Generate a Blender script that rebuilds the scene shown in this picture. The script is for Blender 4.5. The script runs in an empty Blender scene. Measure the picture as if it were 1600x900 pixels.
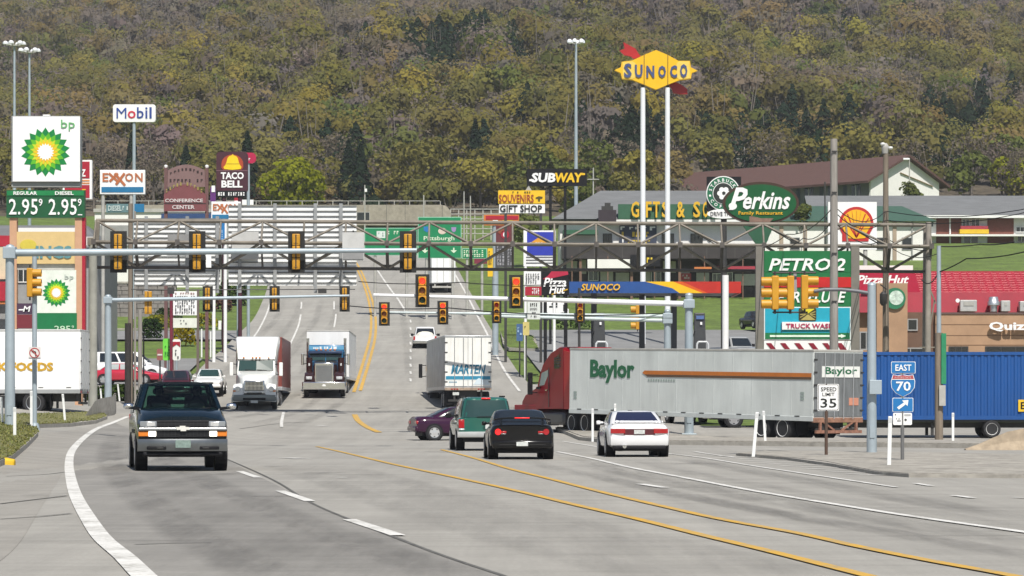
import bpy, bmesh, math, random
import numpy as np
from mathutils import Vector, Matrix
random.seed(7); RNG = np.random.default_rng(11)
R = math.radians
sc = bpy.context.scene
col = sc.collection
# ------------------------------------------------------------------ camera, sky, sun, exposure
F, EYE, HY = 5000.0, 1.4, 637.0          # focal length in 1600-px units, eye height, horizon row
cd = bpy.data.cameras.new('camera'); cam = bpy.data.objects.new('camera', cd); col.objects.link(cam)
cam.location = (0, 0, EYE); cam.rotation_euler = (R(90), 0, 0)
cd.sensor_width = 36; cd.lens = 36*F/1600; cd.shift_y = (HY-450)/1600
cd.clip_start = 0.5; cd.clip_end = 6000
sc.camera = cam
SUN_EL, SUN_AZ = 55.0, 12.0               # azimuth from -Y (behind the camera) towards +X (right)
wd = bpy.data.worlds.new('World'); sc.world = wd; wd.use_nodes = True
nt = wd.node_tree; bgn = nt.nodes['Background']
sky = nt.nodes.new('ShaderNodeTexSky'); sky.sky_type = 'NISHITA'; sky.sun_disc = False
sky.sun_elevation = R(SUN_EL); sky.sun_rotation = R(180-SUN_AZ)
nt.links.new(sky.outputs[0], bgn.inputs[0]); bgn.inputs[1].default_value = 0.072
sl = bpy.data.lights.new('sun', 'SUN'); sl.energy = 5.0; sl.angle = R(0.5); sl.color = (1, 0.955, 0.88)
so = bpy.data.objects.new('sun', sl); col.objects.link(so)
sd = Vector((math.sin(R(SUN_AZ))*math.cos(R(SUN_EL)), -math.cos(R(SUN_AZ))*math.cos(R(SUN_EL)), math.sin(R(SUN_EL))))
so.rotation_euler = sd.to_track_quat('Z', 'Y').to_euler(); so.location = (60, -60, 90)
sc.view_settings.view_transform = 'Standard'; sc.view_settings.look = 'None'
sc.view_settings.exposure = 0.26; sc.view_settings.gamma = 1.0
try: sc.view_settings.use_curve_mapping = False
except Exception: pass
sc.render.engine = 'CYCLES'
sc.cycles.max_bounces = 6; sc.cycles.diffuse_bounces = 3; sc.cycles.glossy_bounces = 3
sc.cycles.transparent_max_bounces = 8; sc.cycles.use_denoising = True
try: sc.cycles.denoiser = 'OPENIMAGEDENOISE'; sc.cycles.denoising_prefilter = 'ACCURATE'
except Exception: pass
sc.cycles.sample_clamp_indirect = 6.0

# ------------------------------------------------------------------ materials
def lin(h):
    if isinstance(h, tuple): return h
    h = h.lstrip('#'); o = []
    for i in (0, 2, 4):
        c = int(h[i:i+2], 16)/255
        o.append(c/12.92 if c <= 0.04045 else ((c+0.055)/1.055)**2.4)
    return tuple(o)
MATS = {}
def mat(name, c, rough=0.6, metal=0.0, noise=0.10, ns=2.0, bump=0.0, coat=0.0, emit=0.0, spec=0.5, stretch=None, ns2=None):
    if name in MATS: return MATS[name]
    c = lin(c)
    m = bpy.data.materials.new(name); m.use_nodes = True; MATS[name] = m
    t = m.node_tree; b = t.nodes['Principled BSDF']
    b.inputs['Roughness'].default_value = rough; b.inputs['Metallic'].default_value = metal
    b.inputs['Coat Weight'].default_value = coat; b.inputs['Coat Roughness'].default_value = 0.05
    b.inputs['Specular IOR Level'].default_value = spec
    b.inputs['Base Color'].default_value = (*c, 1)
    if noise > 0:
        tc = t.nodes.new('ShaderNodeTexCoord'); mp = t.nodes.new('ShaderNodeMapping')
        if stretch: mp.inputs['Scale'].default_value = stretch
        n = t.nodes.new('ShaderNodeTexNoise'); n.inputs['Scale'].default_value = ns
        n.inputs['Detail'].default_value = 6; n.inputs['Roughness'].default_value = 0.65
        r = t.nodes.new('ShaderNodeMapRange')
        r.inputs[1].default_value = 0.3; r.inputs[2].default_value = 0.7
        r.inputs[3].default_value = 1-noise; r.inputs[4].default_value = 1+noise
        mx = t.nodes.new('ShaderNodeVectorMath'); mx.operation = 'SCALE'
        mx.inputs[0].default_value = c
        t.links.new(tc.outputs['Object'], mp.inputs[0]); t.links.new(mp.outputs[0], n.inputs[0])
        t.links.new(n.outputs[0], r.inputs[0])
        val = r.outputs[0]
        if ns2:
            n2 = t.nodes.new('ShaderNodeTexNoise'); n2.inputs['Scale'].default_value = ns2; n2.inputs['Detail'].default_value = 4
            r2 = t.nodes.new('ShaderNodeMapRange'); r2.inputs[1].default_value = 0.3; r2.inputs[2].default_value = 0.7
            r2.inputs[3].default_value = 1-noise; r2.inputs[4].default_value = 1+noise
            t.links.new(tc.outputs['Object'], n2.inputs[0]); t.links.new(n2.outputs[0], r2.inputs[0])
            mu = t.nodes.new('ShaderNodeMath'); mu.operation = 'MULTIPLY'
            t.links.new(val, mu.inputs[0]); t.links.new(r2.outputs[0], mu.inputs[1]); val = mu.outputs[0]
        t.links.new(val, mx.inputs['Scale'])
        t.links.new(mx.outputs[0], b.inputs['Base Color'])
        if bump > 0:
            bp = t.nodes.new('ShaderNodeBump'); bp.inputs['Strength'].default_value = bump; bp.inputs['Distance'].default_value = 0.03
            t.links.new(n.outputs[0], bp.inputs['Height']); t.links.new(bp.outputs[0], b.inputs['Normal'])
    if emit > 0:
        b.inputs['Emission Color'].default_value = (*c, 1); b.inputs['Emission Strength'].default_value = emit
    return m
def glass_mat(name, tint=(0.05, 0.12, 0.10), a=0.5):
    if name in MATS: return MATS[name]
    m = bpy.data.materials.new(name); m.use_nodes = True; MATS[name] = m
    t = m.node_tree; t.nodes.remove(t.nodes['Principled BSDF']); out = t.nodes['Material Output']
    tr = t.nodes.new('ShaderNodeBsdfTransparent'); tr.inputs[0].default_value = (*tint, 1)
    gl = t.nodes.new('ShaderNodeBsdfGlossy'); gl.inputs['Roughness'].default_value = 0.03
    fr = t.nodes.new('ShaderNodeFresnel'); fr.inputs[0].default_value = 1.5
    mx = t.nodes.new('ShaderNodeMixShader')
    t.links.new(fr.outputs[0], mx.inputs[0]); t.links.new(tr.outputs[0], mx.inputs[1]); t.links.new(gl.outputs[0], mx.inputs[2])
    t.links.new(mx.outputs[0], out.inputs[0]); return m
def attr_mat(name, rough=0.85, sub=0.0):
    m = bpy.data.materials.new(name); m.use_nodes = True; MATS[name] = m
    t = m.node_tree; b = t.nodes['Principled BSDF']; b.inputs['Roughness'].default_value = rough
    b.inputs['Specular IOR Level'].default_value = 0.1
    a = t.nodes.new('ShaderNodeAttribute'); a.attribute_name = 'tone'
    t.links.new(a.outputs['Color'], b.inputs['Base Color'])
    if sub > 0:      # thin leaves let light through
        tl = t.nodes.new('ShaderNodeBsdfTranslucent'); mx = t.nodes.new('ShaderNodeMixShader'); mx.inputs[0].default_value = sub
        t.links.new(a.outputs['Color'], tl.inputs[0]); t.links.new(b.outputs[0], mx.inputs[1]); t.links.new(tl.outputs[0], mx.inputs[2])
        t.links.new(mx.outputs[0], t.nodes['Material Output'].inputs[0])
    return m

WHITE = mat('white_paint', (.78,.78,.77), .45, noise=.05)
SIGNW = mat('sign_white', (.80,.80,.79), .4, noise=.03)
BLACK = mat('black_paint', (.010,.010,.012), .6, noise=.1, spec=.22)
DARK = mat('dark_steel', (.035,.034,.033), .55, noise=.2)
RUBBER = mat('rubber', (.018,.018,.02), .8, noise=.2)
CHROME = mat('chrome', (.75,.76,.78), .13, 1.0, noise=.03)
ALU = mat('aluminium', (.62,.63,.64), .38, .85, noise=.08)
GALV = mat('galvanised_steel', (.36,.42,.46), .5, .25, noise=.12, ns=1.2)
STEEL = mat('grey_steel_paint', (.40,.39,.36), .6, .1, noise=.18, ns=1.5)
TRUSS = mat('truss_steel', (.185,.162,.132), .7, .1, noise=.3, ns=1.2)
CONC = mat('kerb_concrete', (.33,.31,.275), .9, noise=.25, ns=2.5, bump=.4)
WOOD = mat('weathered_wood', (.19,.155,.12), .9, noise=.35, ns=1.0, stretch=(8,8,.6))
WOODG = mat('grey_wood', (.27,.25,.225), .9, noise=.3, ns=1.0, stretch=(8,8,.6))
GLASS = mat('dark_glass', (.012,.016,.02), .06, 0, noise=0, spec=.8)
GLASSG = mat('green_glass', (.02,.05,.045), .05, 0, noise=0, spec=.8)
AMBER = mat('signal_yellow', (.52,.255,.014), .5, noise=.12)
LRED = mat('red_lens', (.45,.01,.01), .25, noise=0)
LAMB = mat('amber_lens', (.22,.06,.01), .3, noise=0)
LGRN = mat('green_lens', (.012,.035,.012), .3, noise=0)
LITRED = mat('lit_red_lens', (1.0,.035,.015), .3, noise=0, emit=1.7)
TAIL = mat('tail_lamp_red', (.36,.008,.012), .2, noise=0, coat=.6)
TAILON = mat('brake_lamp_lit', (.9,.02,.02), .25, noise=0, emit=.5)
ORANGE = mat('orange_lens', (.7,.2,.02), .25, noise=0)
HEADL = mat('headlamp_glass', (.7,.72,.74), .12, .3, noise=.05)
HEADON = mat('lit_lamp', (1,.95,.82), .2, noise=0, emit=1.6)
def worn_paint(name, c, under, lo, hi):
    m = bpy.data.materials.new(name); m.use_nodes = True; MATS[name] = m
    t = m.node_tree; b = t.nodes['Principled BSDF']; b.inputs['Roughness'].default_value = .8
    tc = t.nodes.new('ShaderNodeTexCoord'); mx = t.nodes.new('ShaderNodeMix'); mx.data_type = 'RGBA'
    mx.inputs[6].default_value = (*c,1); mx.inputs[7].default_value = (*under,1); val = None
    for s,d in ((1.1,5),(14,6)):
        n = t.nodes.new('ShaderNodeTexNoise'); n.inputs['Scale'].default_value = s; n.inputs['Detail'].default_value = d; n.inputs['Roughness'].default_value = .75
        t.links.new(tc.outputs['Object'], n.inputs[0])
        if val is None: val = n.outputs[0]
        else:
            a = t.nodes.new('ShaderNodeMath'); a.operation = 'ADD'; t.links.new(val, a.inputs[0]); t.links.new(n.outputs[0], a.inputs[1]); val = a.outputs[0]
    r = t.nodes.new('ShaderNodeMapRange'); r.inputs[1].default_value = lo; r.inputs[2].default_value = hi; r.inputs[3].default_value = .04; r.inputs[4].default_value = .92
    t.links.new(val, r.inputs[0]); t.links.new(r.outputs[0], mx.inputs[0]); t.links.new(mx.outputs[2], b.inputs['Base Color']); return m
ROADY = worn_paint('yellow_marking', (.56,.32,.03), (.30,.25,.16), .92, 1.22)
ROADW = worn_paint('white_marking', (.66,.65,.62), (.31,.30,.27), .93, 1.2)
PLATE = mat('number_plate', (.55,.57,.55), .5, noise=.25, ns=14)

# ------------------------------------------------------------------ terrain
_zp = np.array([(-400,0),(0,0),(127,.03),(135,.12),(142,.28),(150,.48),(165,.85),(178,1.3),(192,2.05),(225,4.0),(256,6.1),(300,9.9),(333,13.3),(366,16.8),(400,20.3),(450,26),(550,38),(800,81),(1000,116),(1600,222),(2300,330)], float)
_yy = np.arange(-400, 2301, 1.0); _zz = np.interp(_yy, _zp[:,0], _zp[:,1])
_k = np.hanning(15); _k /= _k.sum(); _zz = np.convolve(np.pad(_zz, 7, mode='edge'), _k, 'valid')
def G(x, y):
    x = np.asarray(x, float); y = np.asarray(y, float)
    z = np.interp(y, _yy, _zz)
    fade = np.clip((178-y)/26, 0, 1); fade = fade*fade*(3-2*fade)
    b = .085*np.log1p(np.exp(np.clip((-x-10)*1.6, -30, 30)))/1.6*fade
    b = np.minimum(b, 2.0)
    h = np.clip((y-520)/250, 0, 1)
    z = z + b + h*(9*np.sin(x/61+1.3)+6*np.sin(x/29+y/83)+4*np.sin(y/47+x/120))
    return z
def g(x, y): return float(G(x, y))
_Ys = np.arange(12, 700, .1)
def un(px, py):
    X = (px-800)/F*_Ys; Z = EYE+(HY-py)/F*_Ys
    d = Z-G(X, _Ys); i = int(np.argmax(d <= 0))
    if d[i] > 0: i = len(_Ys)-1
    if i > 0:
        t = d[i-1]/(d[i-1]-d[i]+1e-9); Y = _Ys[i-1]+t*.1
    else: Y = _Ys[0]
    return ((px-800)/F*Y, float(Y))
def X_(px, Y): return (px-800)/F*Y
def Z_(py, Y): return EYE+(HY-py)/F*Y
def at(px, py, Y): return Vector((X_(px, Y), Y, Z_(py, Y)))

# ------------------------------------------------------------------ object helpers
LETTER = lambda s: s
def tag(o, label=None, cat=None, group=None, kind=None):
    if label: o['label'] = label
    if cat: o['category'] = cat
    if group: o['group'] = group
    if kind: o['kind'] = kind
    return o
def empty(name, loc, label=None, cat=None, group=None, rz=0.0):
    o = bpy.data.objects.new(name, None); col.objects.link(o); o.empty_display_size = .3
    o.location = loc; o.rotation_euler = (0, 0, rz)
    return tag(o, label, cat, group)
def top_of(o):
    while o.parent: o = o.parent
    return o
class MB:
    def __init__(s): s.v = []; s.f = []
    def add(s, vs, fs):
        n = len(s.v); s.v += [tuple(map(float, p)) for p in vs]; s.f += [tuple(i+n for i in q) for q in fs]; return s
    def box(s, x0, x1, y0, y1, z0, z1):
        return s.add([(x,y,z) for z in (z0,z1) for y in (y0,y1) for x in (x0,x1)],
                     [(0,2,3,1),(4,5,7,6),(0,1,5,4),(2,6,7,3),(0,4,6,2),(1,3,7,5)])
    def obox(s, c, ax, ay, az):
        c, ax, ay, az = map(Vector, (c, ax, ay, az))
        return s.add([c+i*ax+j*ay+k*az for k in (-1,1) for j in (-1,1) for i in (-1,1)],
                     [(0,2,3,1),(4,5,7,6),(0,1,5,4),(2,6,7,3),(0,4,6,2),(1,3,7,5)])
    def hexa(s, p):   # 8 points: bottom 4 ccw, top 4 ccw
        return s.add(p, [(3,2,1,0),(4,5,6,7),(0,1,5,4),(1,2,6,5),(2,3,7,6),(3,0,4,7)])
    def beam(s, a, b, w, h=None):
        a, b = Vector(a), Vector(b); d = (b-a); L = d.length
        if L < 1e-6: return s
        d /= L; up = Vector((0,0,1)) if abs(d.z) < .95 else Vector((0,1,0))
        sx = d.cross(up).normalized(); uz = sx.cross(d)
        return s.obox((a+b)/2, d*L/2, sx*w/2, uz*(h or w)/2)
    def tube(s, a, b, r, r2=None, n=10, caps=True):
        a, b = Vector(a), Vector(b); d = (b-a).normalized(); r2 = r if r2 is None else r2
        up = Vector((0,0,1)) if abs(d.z) < .9 else Vector((1,0,0))
        u = d.cross(up).normalized(); w = u.cross(d)
        vs = [p+(u*math.cos(2*math.pi*i/n)+w*math.sin(2*math.pi*i/n))*q for p, q in ((a,r),(b,r2)) for i in range(n)]
        fs = [(i, (i+1)%n, n+(i+1)%n, n+i) for i in range(n)]
        if caps: fs += [tuple(range(n-1,-1,-1)), tuple(range(n,2*n))]
        return s.add(vs, fs)
    def path(s, pts, r, n=8):
        for a, b in zip(pts, pts[1:]): s.tube(a, b, r, n=n)
        return s
    def prism_y(s, poly, y0, y1):      # polygon in (x,z), extruded along y
        n = len(poly)
        vs = [(x,y0,z) for x,z in poly]+[(x,y1,z) for x,z in poly]
        return s.add(vs, [tuple(range(n)), tuple(range(2*n-1,n-1,-1))]+[(i, n+i, n+(i+1)%n, (i+1)%n) for i in range(n)])
    def prism_x(s, poly, x0, x1):      # polygon in (y,z), extruded along x
        n = len(poly)
        vs = [(x0,y,z) for y,z in poly]+[(x1,y,z) for y,z in poly]
        return s.add(vs, [tuple(range(n)), tuple(range(2*n-1,n-1,-1))]+[(i, n+i, n+(i+1)%n, (i+1)%n) for i in range(n)])
    def prism_z(s, poly, z0, z1):
        n = len(poly)
        vs = [(x,y,z0) for x,y in poly]+[(x,y,z1) for x,y in poly]
        return s.add(vs, [tuple(range(n-1,-1,-1)), tuple(range(n,2*n))]+[(i, (i+1)%n, n+(i+1)%n, n+i) for i in range(n)])
    def rings(s, rs, caps=True, closed=True):
        n = len(rs[0]); b = len(s.v)
        vs = [p for r in rs for p in r]; fs = []
        for k in range(len(rs)-1):
            for i in range(n if closed else n-1):
                j = (i+1)%n; fs.append((k*n+i, k*n+j, (k+1)*n+j, (k+1)*n+i))
        if caps: fs += [tuple(range(n-1,-1,-1)), tuple((len(rs)-1)*n+i for i in range(n))]
        return s.add(vs, fs)
    def lathe_x(s, prof, cx, cy, cz, n=20, caps=True):   # prof: (x offset, radius)
        rs = [[(cx+x, cy+r*math.cos(2*math.pi*i/n), cz+r*math.sin(2*math.pi*i/n)) for i in range(n)] for x, r in prof]
        return s.rings(rs, caps)
    def lathe_z(s, prof, cx, cy, n=16, caps=True):       # prof: (z, radius)
        rs = [[(cx+r*math.cos(2*math.pi*i/n), cy+r*math.sin(2*math.pi*i/n), z) for i in range(n)] for z, r in prof]
        return s.rings(rs, caps)
    def lathe_y(s, prof, cx, cz, n=20, caps=True):       # prof: (y, radius)
        rs = [[(cx+r*math.cos(2*math.pi*i/n), y, cz+r*math.sin(2*math.pi*i/n)) for i in range(n)] for y, r in prof]
        return s.rings(rs, caps)
    def build(s, name, m, parent=None, smooth=None, bevel=0.0, local=False, seg=2, fix=True):
        v = s.v
        if parent is not None and not local:
            t = top_of(parent).location; v = [(a-t.x, b-t.y, c-t.z) for a,b,c in v]
        me = bpy.data.meshes.new(name); me.from_pydata(v, [], s.f)
        if fix:
            bm = bmesh.new(); bm.from_mesh(me); bmesh.ops.recalc_face_normals(bm, faces=bm.faces); bm.to_mesh(me); bm.free()
        if smooth is not None:
            me.shade_smooth(); me.set_sharp_from_angle(angle=R(smooth))
        me.materials.append(m)
        o = bpy.data.objects.new(name, me); col.objects.link(o); o.parent = parent
        if bevel:
            b = o.modifiers.new('bevel', 'BEVEL'); b.width = bevel; b.segments = seg; b.limit_method = 'ANGLE'; b.angle_limit = R(35)
        return o
def copy_tree(o, parent=None):
    c = o.copy(); col.objects.link(c)
    if parent is not None: c.parent = parent
    for ch in list(o.children): copy_tree(ch, c)
    return c
# lettering: built-in font turned into a mesh, fitted into a box
_dg = None
def text_mesh(body, bold=0.0, shear=0.0, res=2, extr=0.01, spacing=1.0):
    cu = bpy.data.curves.new('lettering', 'FONT'); cu.body = body; cu.size = 1.0; cu.offset = bold*.42
    cu.shear = shear; cu.resolution_u = res; cu.extrude = extr; cu.space_character = spacing; cu.space_line = .9; cu.align_x = 'CENTER'
    o = bpy.data.objects.new('lettering', cu); col.objects.link(o)
    dg = bpy.context.evaluated_depsgraph_get(); me = bpy.data.meshes.new_from_object(o.evaluated_get(dg))
    bpy.data.objects.remove(o); bpy.data.curves.remove(cu)
    n = len(me.vertices); a = np.empty(n*3); me.vertices.foreach_get('co', a); a = a.reshape(-1,3)
    return me, a
def lettering(parent, body, px0, py0, px1, py1, Y, m, depth=.02, name='lettering', **kw):
    """text facing the camera, filling a box on the plane at depth Y (world coordinates)"""
    me, a = text_mesh(body, **kw)
    x0, x1, z1, z0 = X_(px0,Y), X_(px1,Y), Z_(py0,Y), Z_(py1,Y)
    lo, hi = a.min(0), a.max(0)
    t = top_of(parent).location if parent else Vector((0,0,0))
    out = np.empty_like(a)
    out[:,0] = x0+(a[:,0]-lo[0])/(hi[0]-lo[0])*(x1-x0)-t.x
    out[:,2] = z0+(a[:,1]-lo[1])/(hi[1]-lo[1])*(z1-z0)-t.z
    out[:,1] = Y-(a[:,2]-lo[2])/(hi[2]-lo[2]+1e-9)*depth-t.y
    me.vertices.foreach_set('co', out.ravel()); me.materials.clear(); me.materials.append(m); me.name = name; me.update()
    o = bpy.data.objects.new(name, me); col.objects.link(o); o.parent = parent; return o
def lettering_local(parent, body, origin, ux, uz, w, h, m, depth=.012, name='lettering', **kw):
    """text in local coordinates: lower-left corner at origin, reading along ux, up along uz"""
    me, a = text_mesh(body, **kw)
    o0, ux, uz = Vector(origin), Vector(ux).normalized(), Vector(uz).normalized(); n = ux.cross(uz)
    lo, hi = a.min(0), a.max(0); q = (a-lo)/(hi-lo+1e-9)
    out = np.array(o0)+np.outer(q[:,0]*w, ux)+np.outer(q[:,1]*h, uz)+np.outer(q[:,2]*depth, n)
    me.vertices.foreach_set('co', out.ravel()); me.materials.clear(); me.materials.append(m); me.name = name; me.update()
    o = bpy.data.objects.new(name, me); col.objects.link(o); o.parent = parent; return o
def panel(parent, name, px0, py0, px1, py1, Y, m, th=.15, bevel=0.0):
    return MB().box(X_(px0,Y), X_(px1,Y), Y, Y+th, Z_(py1,Y), Z_(py0,Y)).build(name, m, parent, bevel=bevel)
def bars(parent, px0, py0, px1, py1, Y, m, n, name='lettering', rows=1, depth=.015, seed=1, fill=.72):
    """rows of small raised strokes for writing too small to read in the photograph"""
    rr = random.Random(seed); b = MB()
    for k in range(rows):
        h = (py1-py0)/rows; ya, yb = py0+k*h+h*.12, py0+(k+1)*h-h*.12
        w = (px1-px0)/n
        for i in range(n):
            if rr.random() < .12: continue
            xa = px0+i*w+w*(1-fill)/2*rr.uniform(.5,1.4); xb = xa+w*fill*rr.uniform(.6,1.0)
            t = rr.choice((0,1,2))
            if t == 0: b.box(X_(xa,Y), X_(xb,Y), Y-depth, Y, Z_(yb,Y), Z_(ya,Y))
            elif t == 1:
                b.box(X_(xa,Y), X_(xa+(xb-xa)*.4,Y), Y-depth, Y, Z_(yb,Y), Z_(ya,Y)); b.box(X_(xa+(xb-xa)*.4,Y), X_(xb,Y), Y-depth, Y, Z_(ya+(yb-ya)*.35,Y), Z_(ya,Y))
            else:
                b.box(X_(xa,Y), X_(xb,Y), Y-depth, Y, Z_(ya+(yb-ya)*.38,Y), Z_(ya,Y)); b.box(X_(xa,Y), X_(xb,Y), Y-depth, Y, Z_(yb,Y), Z_(yb-(yb-ya)*.38,Y))
    return b.build(name, m, parent)
def poly_px(parent, name, pts, Y, m, th=.04):
    return MB().prism_y([(X_(a,Y), Z_(b,Y)) for a,b in pts], Y, Y+th).build(name, m, parent)
def ellipse_px(cx, cy, rx, ry, n=40, a0=0, a1=360):
    return [(cx+rx*math.cos(R(a0+(a1-a0)*i/n)), cy-ry*math.sin(R(a0+(a1-a0)*i/n))) for i in range(n)]
def post_px(parent, name, px, py_top, Y, r, m, r2=None, zb=None, n=12, sq=False):
    x = X_(px,Y); zb = g(x,Y)-.3 if zb is None else zb
    b = MB()
    if sq: b.box(x-r, x+r, Y-r, Y+r, zb, Z_(py_top,Y))
    else: b.tube((x,Y,zb), (x,Y,Z_(py_top,Y)), r, r2, n)
    return b.build(name, m, parent, smooth=40)
def sign_root(name, px, Y, label, cat='sign', group=None):
    x = X_(px, Y); return empty(name, (x, Y, g(x,Y)), label, cat, group)

# ------------------------------------------------------------------ the setting: ground, road, kerbs, markings
GRASS = mat('grass_ground', (.092,.138,.020), .95, noise=.35, ns=.35, bump=.5, ns2=3)
LEAFLIT = mat('forest_floor', (.085,.068,.045), .95, noise=.35, ns=.08, ns2=.8)
def grid(name, xs, ys, m, dz=0.0, xf=None):
    xs = np.asarray(xs, float); ys = np.asarray(ys, float)
    if xf is None: XX, YY = np.meshgrid(xs, ys)
    else:
        YY = np.repeat(ys[:,None], len(xs), 1)
        XX = np.array([xf[0](y)+xs*(xf[1](y)-xf[0](y)) for y in ys])
    ZZ = G(XX, YY)+dz; nx, ny = len(xs), len(ys)
    v = np.stack([XX, YY, ZZ], -1).reshape(-1,3)
    i = np.arange(ny-1)[:,None]*nx+np.arange(nx-1)[None,:]; f = np.stack([i, i+1, i+nx+1, i+nx], -1).reshape(-1,4)
    me = bpy.data.meshes.new(name); me.from_pydata(v.tolist(), [], f.tolist()); me.shade_smooth(); me.materials.append(m)
    o = bpy.data.objects.new(name, me); col.objects.link(o); o['kind'] = 'structure'; return o
yb = np.concatenate([np.arange(-150,100,10), np.arange(100,420,4), np.arange(420,500,8)])
grid('ground', np.concatenate([np.arange(-400,-60,20), np.arange(-60,61,4), np.arange(80,401,20)]), yb, GRASS, -.2)
yh = np.concatenate([np.arange(492,700,8), np.arange(700,2280,16)])
grid('hill', np.arange(-700,701,12.5), yh, LEAFLIT, -.2)

def road_mat(name, base, n=.1, ns=.35, fleck=.06, streak=.06):
    m = bpy.data.materials.new(name); m.use_nodes = True; MATS[name] = m
    t = m.node_tree; b = t.nodes['Principled BSDF']; b.inputs['Roughness'].default_value = .85; b.inputs['Specular IOR Level'].default_value = .35
    tc = t.nodes.new('ShaderNodeTexCoord'); val = None
    for sca, amp, st in ((ns, n, (1,1,1)), (22, fleck, (1,1,1)), (1.0, streak, (1.1,.035,1)), (1.0, streak, (.12,1.3,1))):
        mp = t.nodes.new('ShaderNodeMapping'); mp.inputs['Scale'].default_value = st
        t.links.new(tc.outputs['Object'], mp.inputs[0])
        nn = t.nodes.new('ShaderNodeTexNoise'); nn.inputs['Scale'].default_value = sca; nn.inputs['Detail'].default_value = 7
        nn.inputs['Roughness'].default_value = .7
        t.links.new(mp.outputs[0], nn.inputs[0])
        r = t.nodes.new('ShaderNodeMapRange'); r.inputs[1].default_value = .28; r.inputs[2].default_value = .72
        r.inputs[3].default_value = 1-amp; r.inputs[4].default_value = 1+amp
        t.links.new(nn.outputs[0], r.inputs[0])
        if val is None: val = r.outputs[0]
        else:
            mu = t.nodes.new('ShaderNodeMath'); mu.operation = 'MULTIPLY'
            t.links.new(val, mu.inputs[0]); t.links.new(r.outputs[0], mu.inputs[1]); val = mu.outputs[0]
    mx = t.nodes.new('ShaderNodeVectorMath'); mx.operation = 'SCALE'; mx.inputs[0].default_value = base
    t.links.new(val, mx.inputs['Scale']); t.links.new(mx.outputs[0], b.inputs['Base Color'])
    return m
ROAD = road_mat('worn_concrete_road', (.290,.277,.250), .11, .22, .15, .13)
LANE = road_mat('darker_asphalt_lane', (.222,.212,.194), .15, .25, .16, .14)
SHOUL = road_mat('concrete_shoulder', (.27,.255,.228), .12, .5, .14, .10)
LOT = road_mat('lot_asphalt', (.20,.20,.198), .15, .2, .1, .06)
JOINT = mat('road_joint', (.10,.097,.09), .9, noise=.3)
STAIN = mat('tyre_wear', (.20,.197,.187), .85, noise=.16, ns=.8)

EDGE_L = [un(*p) for p in [(300,606),(345,562),(385,525),(408,503),(418,486),(428,460),(436,430),(440,405),(440,392)]]
EDGE_R = [un(*p) for p in [(830,622),(812,608),(790,582),(768,545),(752,515),(735,482),(718,450),(702,418),(690,395)]]
def edge_fn(pts):
    pts = sorted(pts, key=lambda p: p[1]); ys = [p[1] for p in pts]; xs = [p[0] for p in pts]
    return lambda y: float(np.interp(y, ys, xs))
XL, XR = edge_fn(EDGE_L), edge_fn(EDGE_R)
ytop = min(EDGE_L[-1][1], EDGE_R[-1][1])
grid('road', np.linspace(-48,48,65), np.arange(-20,207,1.5), ROAD, 0)
grid('highway_road', np.linspace(0,1,14), np.arange(205.5,ytop,2.0), ROAD, .004, xf=(lambda y: XL(y)-.9, lambda y: XR(y)+.9))
grid('forecourt_pavement', np.linspace(0,1,12), np.arange(206,282,3), LOT, -.02, xf=(lambda y: XR(y)+2.5, lambda y: 72))
grid('side_lot_pavement', np.linspace(0,1,10), np.arange(206,243,3), LOT, -.02, xf=(lambda y: -75, lambda y: XL(y)-1.5))
grid('upper_street_pavement', np.linspace(0,1,10), np.arange(268,282,3), LOT, -.015, xf=(lambda y: -75, lambda y: XL(y)-.2))

grid('grass_strip', np.arange(9,62,3), np.arange(152,167,2), GRASS, .03)
STAINS = bpy.data.materials.new('oil_and_tyre_stain'); STAINS.use_nodes = True
def _stain():
    t = STAINS.node_tree; b = t.nodes['Principled BSDF']; b.inputs['Base Color'].default_value = (.085,.082,.078,1); b.inputs['Roughness'].default_value = .7
    a = t.nodes.new('ShaderNodeAttribute'); a.attribute_name = 'tone'; tc = t.nodes.new('ShaderNodeTexCoord')
    mp = t.nodes.new('ShaderNodeMapping'); mp.inputs['Scale'].default_value = (1.6,.12,1)
    n = t.nodes.new('ShaderNodeTexNoise'); n.inputs['Scale'].default_value = 1.0; n.inputs['Detail'].default_value = 8; n.inputs['Roughness'].default_value = .75
    t.links.new(tc.outputs['Object'], mp.inputs[0]); t.links.new(mp.outputs[0], n.inputs[0])
    r = t.nodes.new('ShaderNodeMapRange'); r.inputs[1].default_value = .35; r.inputs[2].default_value = .75; r.inputs[3].default_value = .1; r.inputs[4].default_value = 1
    t.links.new(n.outputs[0], r.inputs[0])
    mu = t.nodes.new('ShaderNodeMath'); mu.operation = 'MULTIPLY'; t.links.new(r.outputs[0], mu.inputs[0]); t.links.new(a.outputs['Fac'], mu.inputs[1])
    tr = t.nodes.new('ShaderNodeBsdfTransparent'); mx = t.nodes.new('ShaderNodeMixShader')
    t.links.new(mu.outputs[0], mx.inputs[0]); t.links.new(tr.outputs[0], mx.inputs[1]); t.links.new(b.outputs[0], mx.inputs[2]); t.links.new(mx.outputs[0], t.nodes['Material Output'].inputs[0])
_stain()
def dense(pts, n=6):
    o = []
    for a, b in zip(pts, pts[1:]):
        for k in range(n): o.append(tuple(a[i]+(b[i]-a[i])*k/n for i in range(len(a))))
    o.append(pts[-1]); return o
def smooth_px(pts, n=8):     # Catmull-Rom through pixel points
    P = [np.array(p, float) for p in pts]; P = [2*P[0]-P[1]]+P+[2*P[-1]-P[-2]]; o = []
    for i in range(1, len(P)-2):
        for k in range(n):
            t = k/n; a, b, c, d = P[i-1:i+3]
            o.append(tuple(.5*((2*b)+(c-a)*t+(2*a-5*b+4*c-d)*t*t+(3*b-a-3*c+d)*t**3)))
    o.append(tuple(P[-2])); return o
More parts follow.
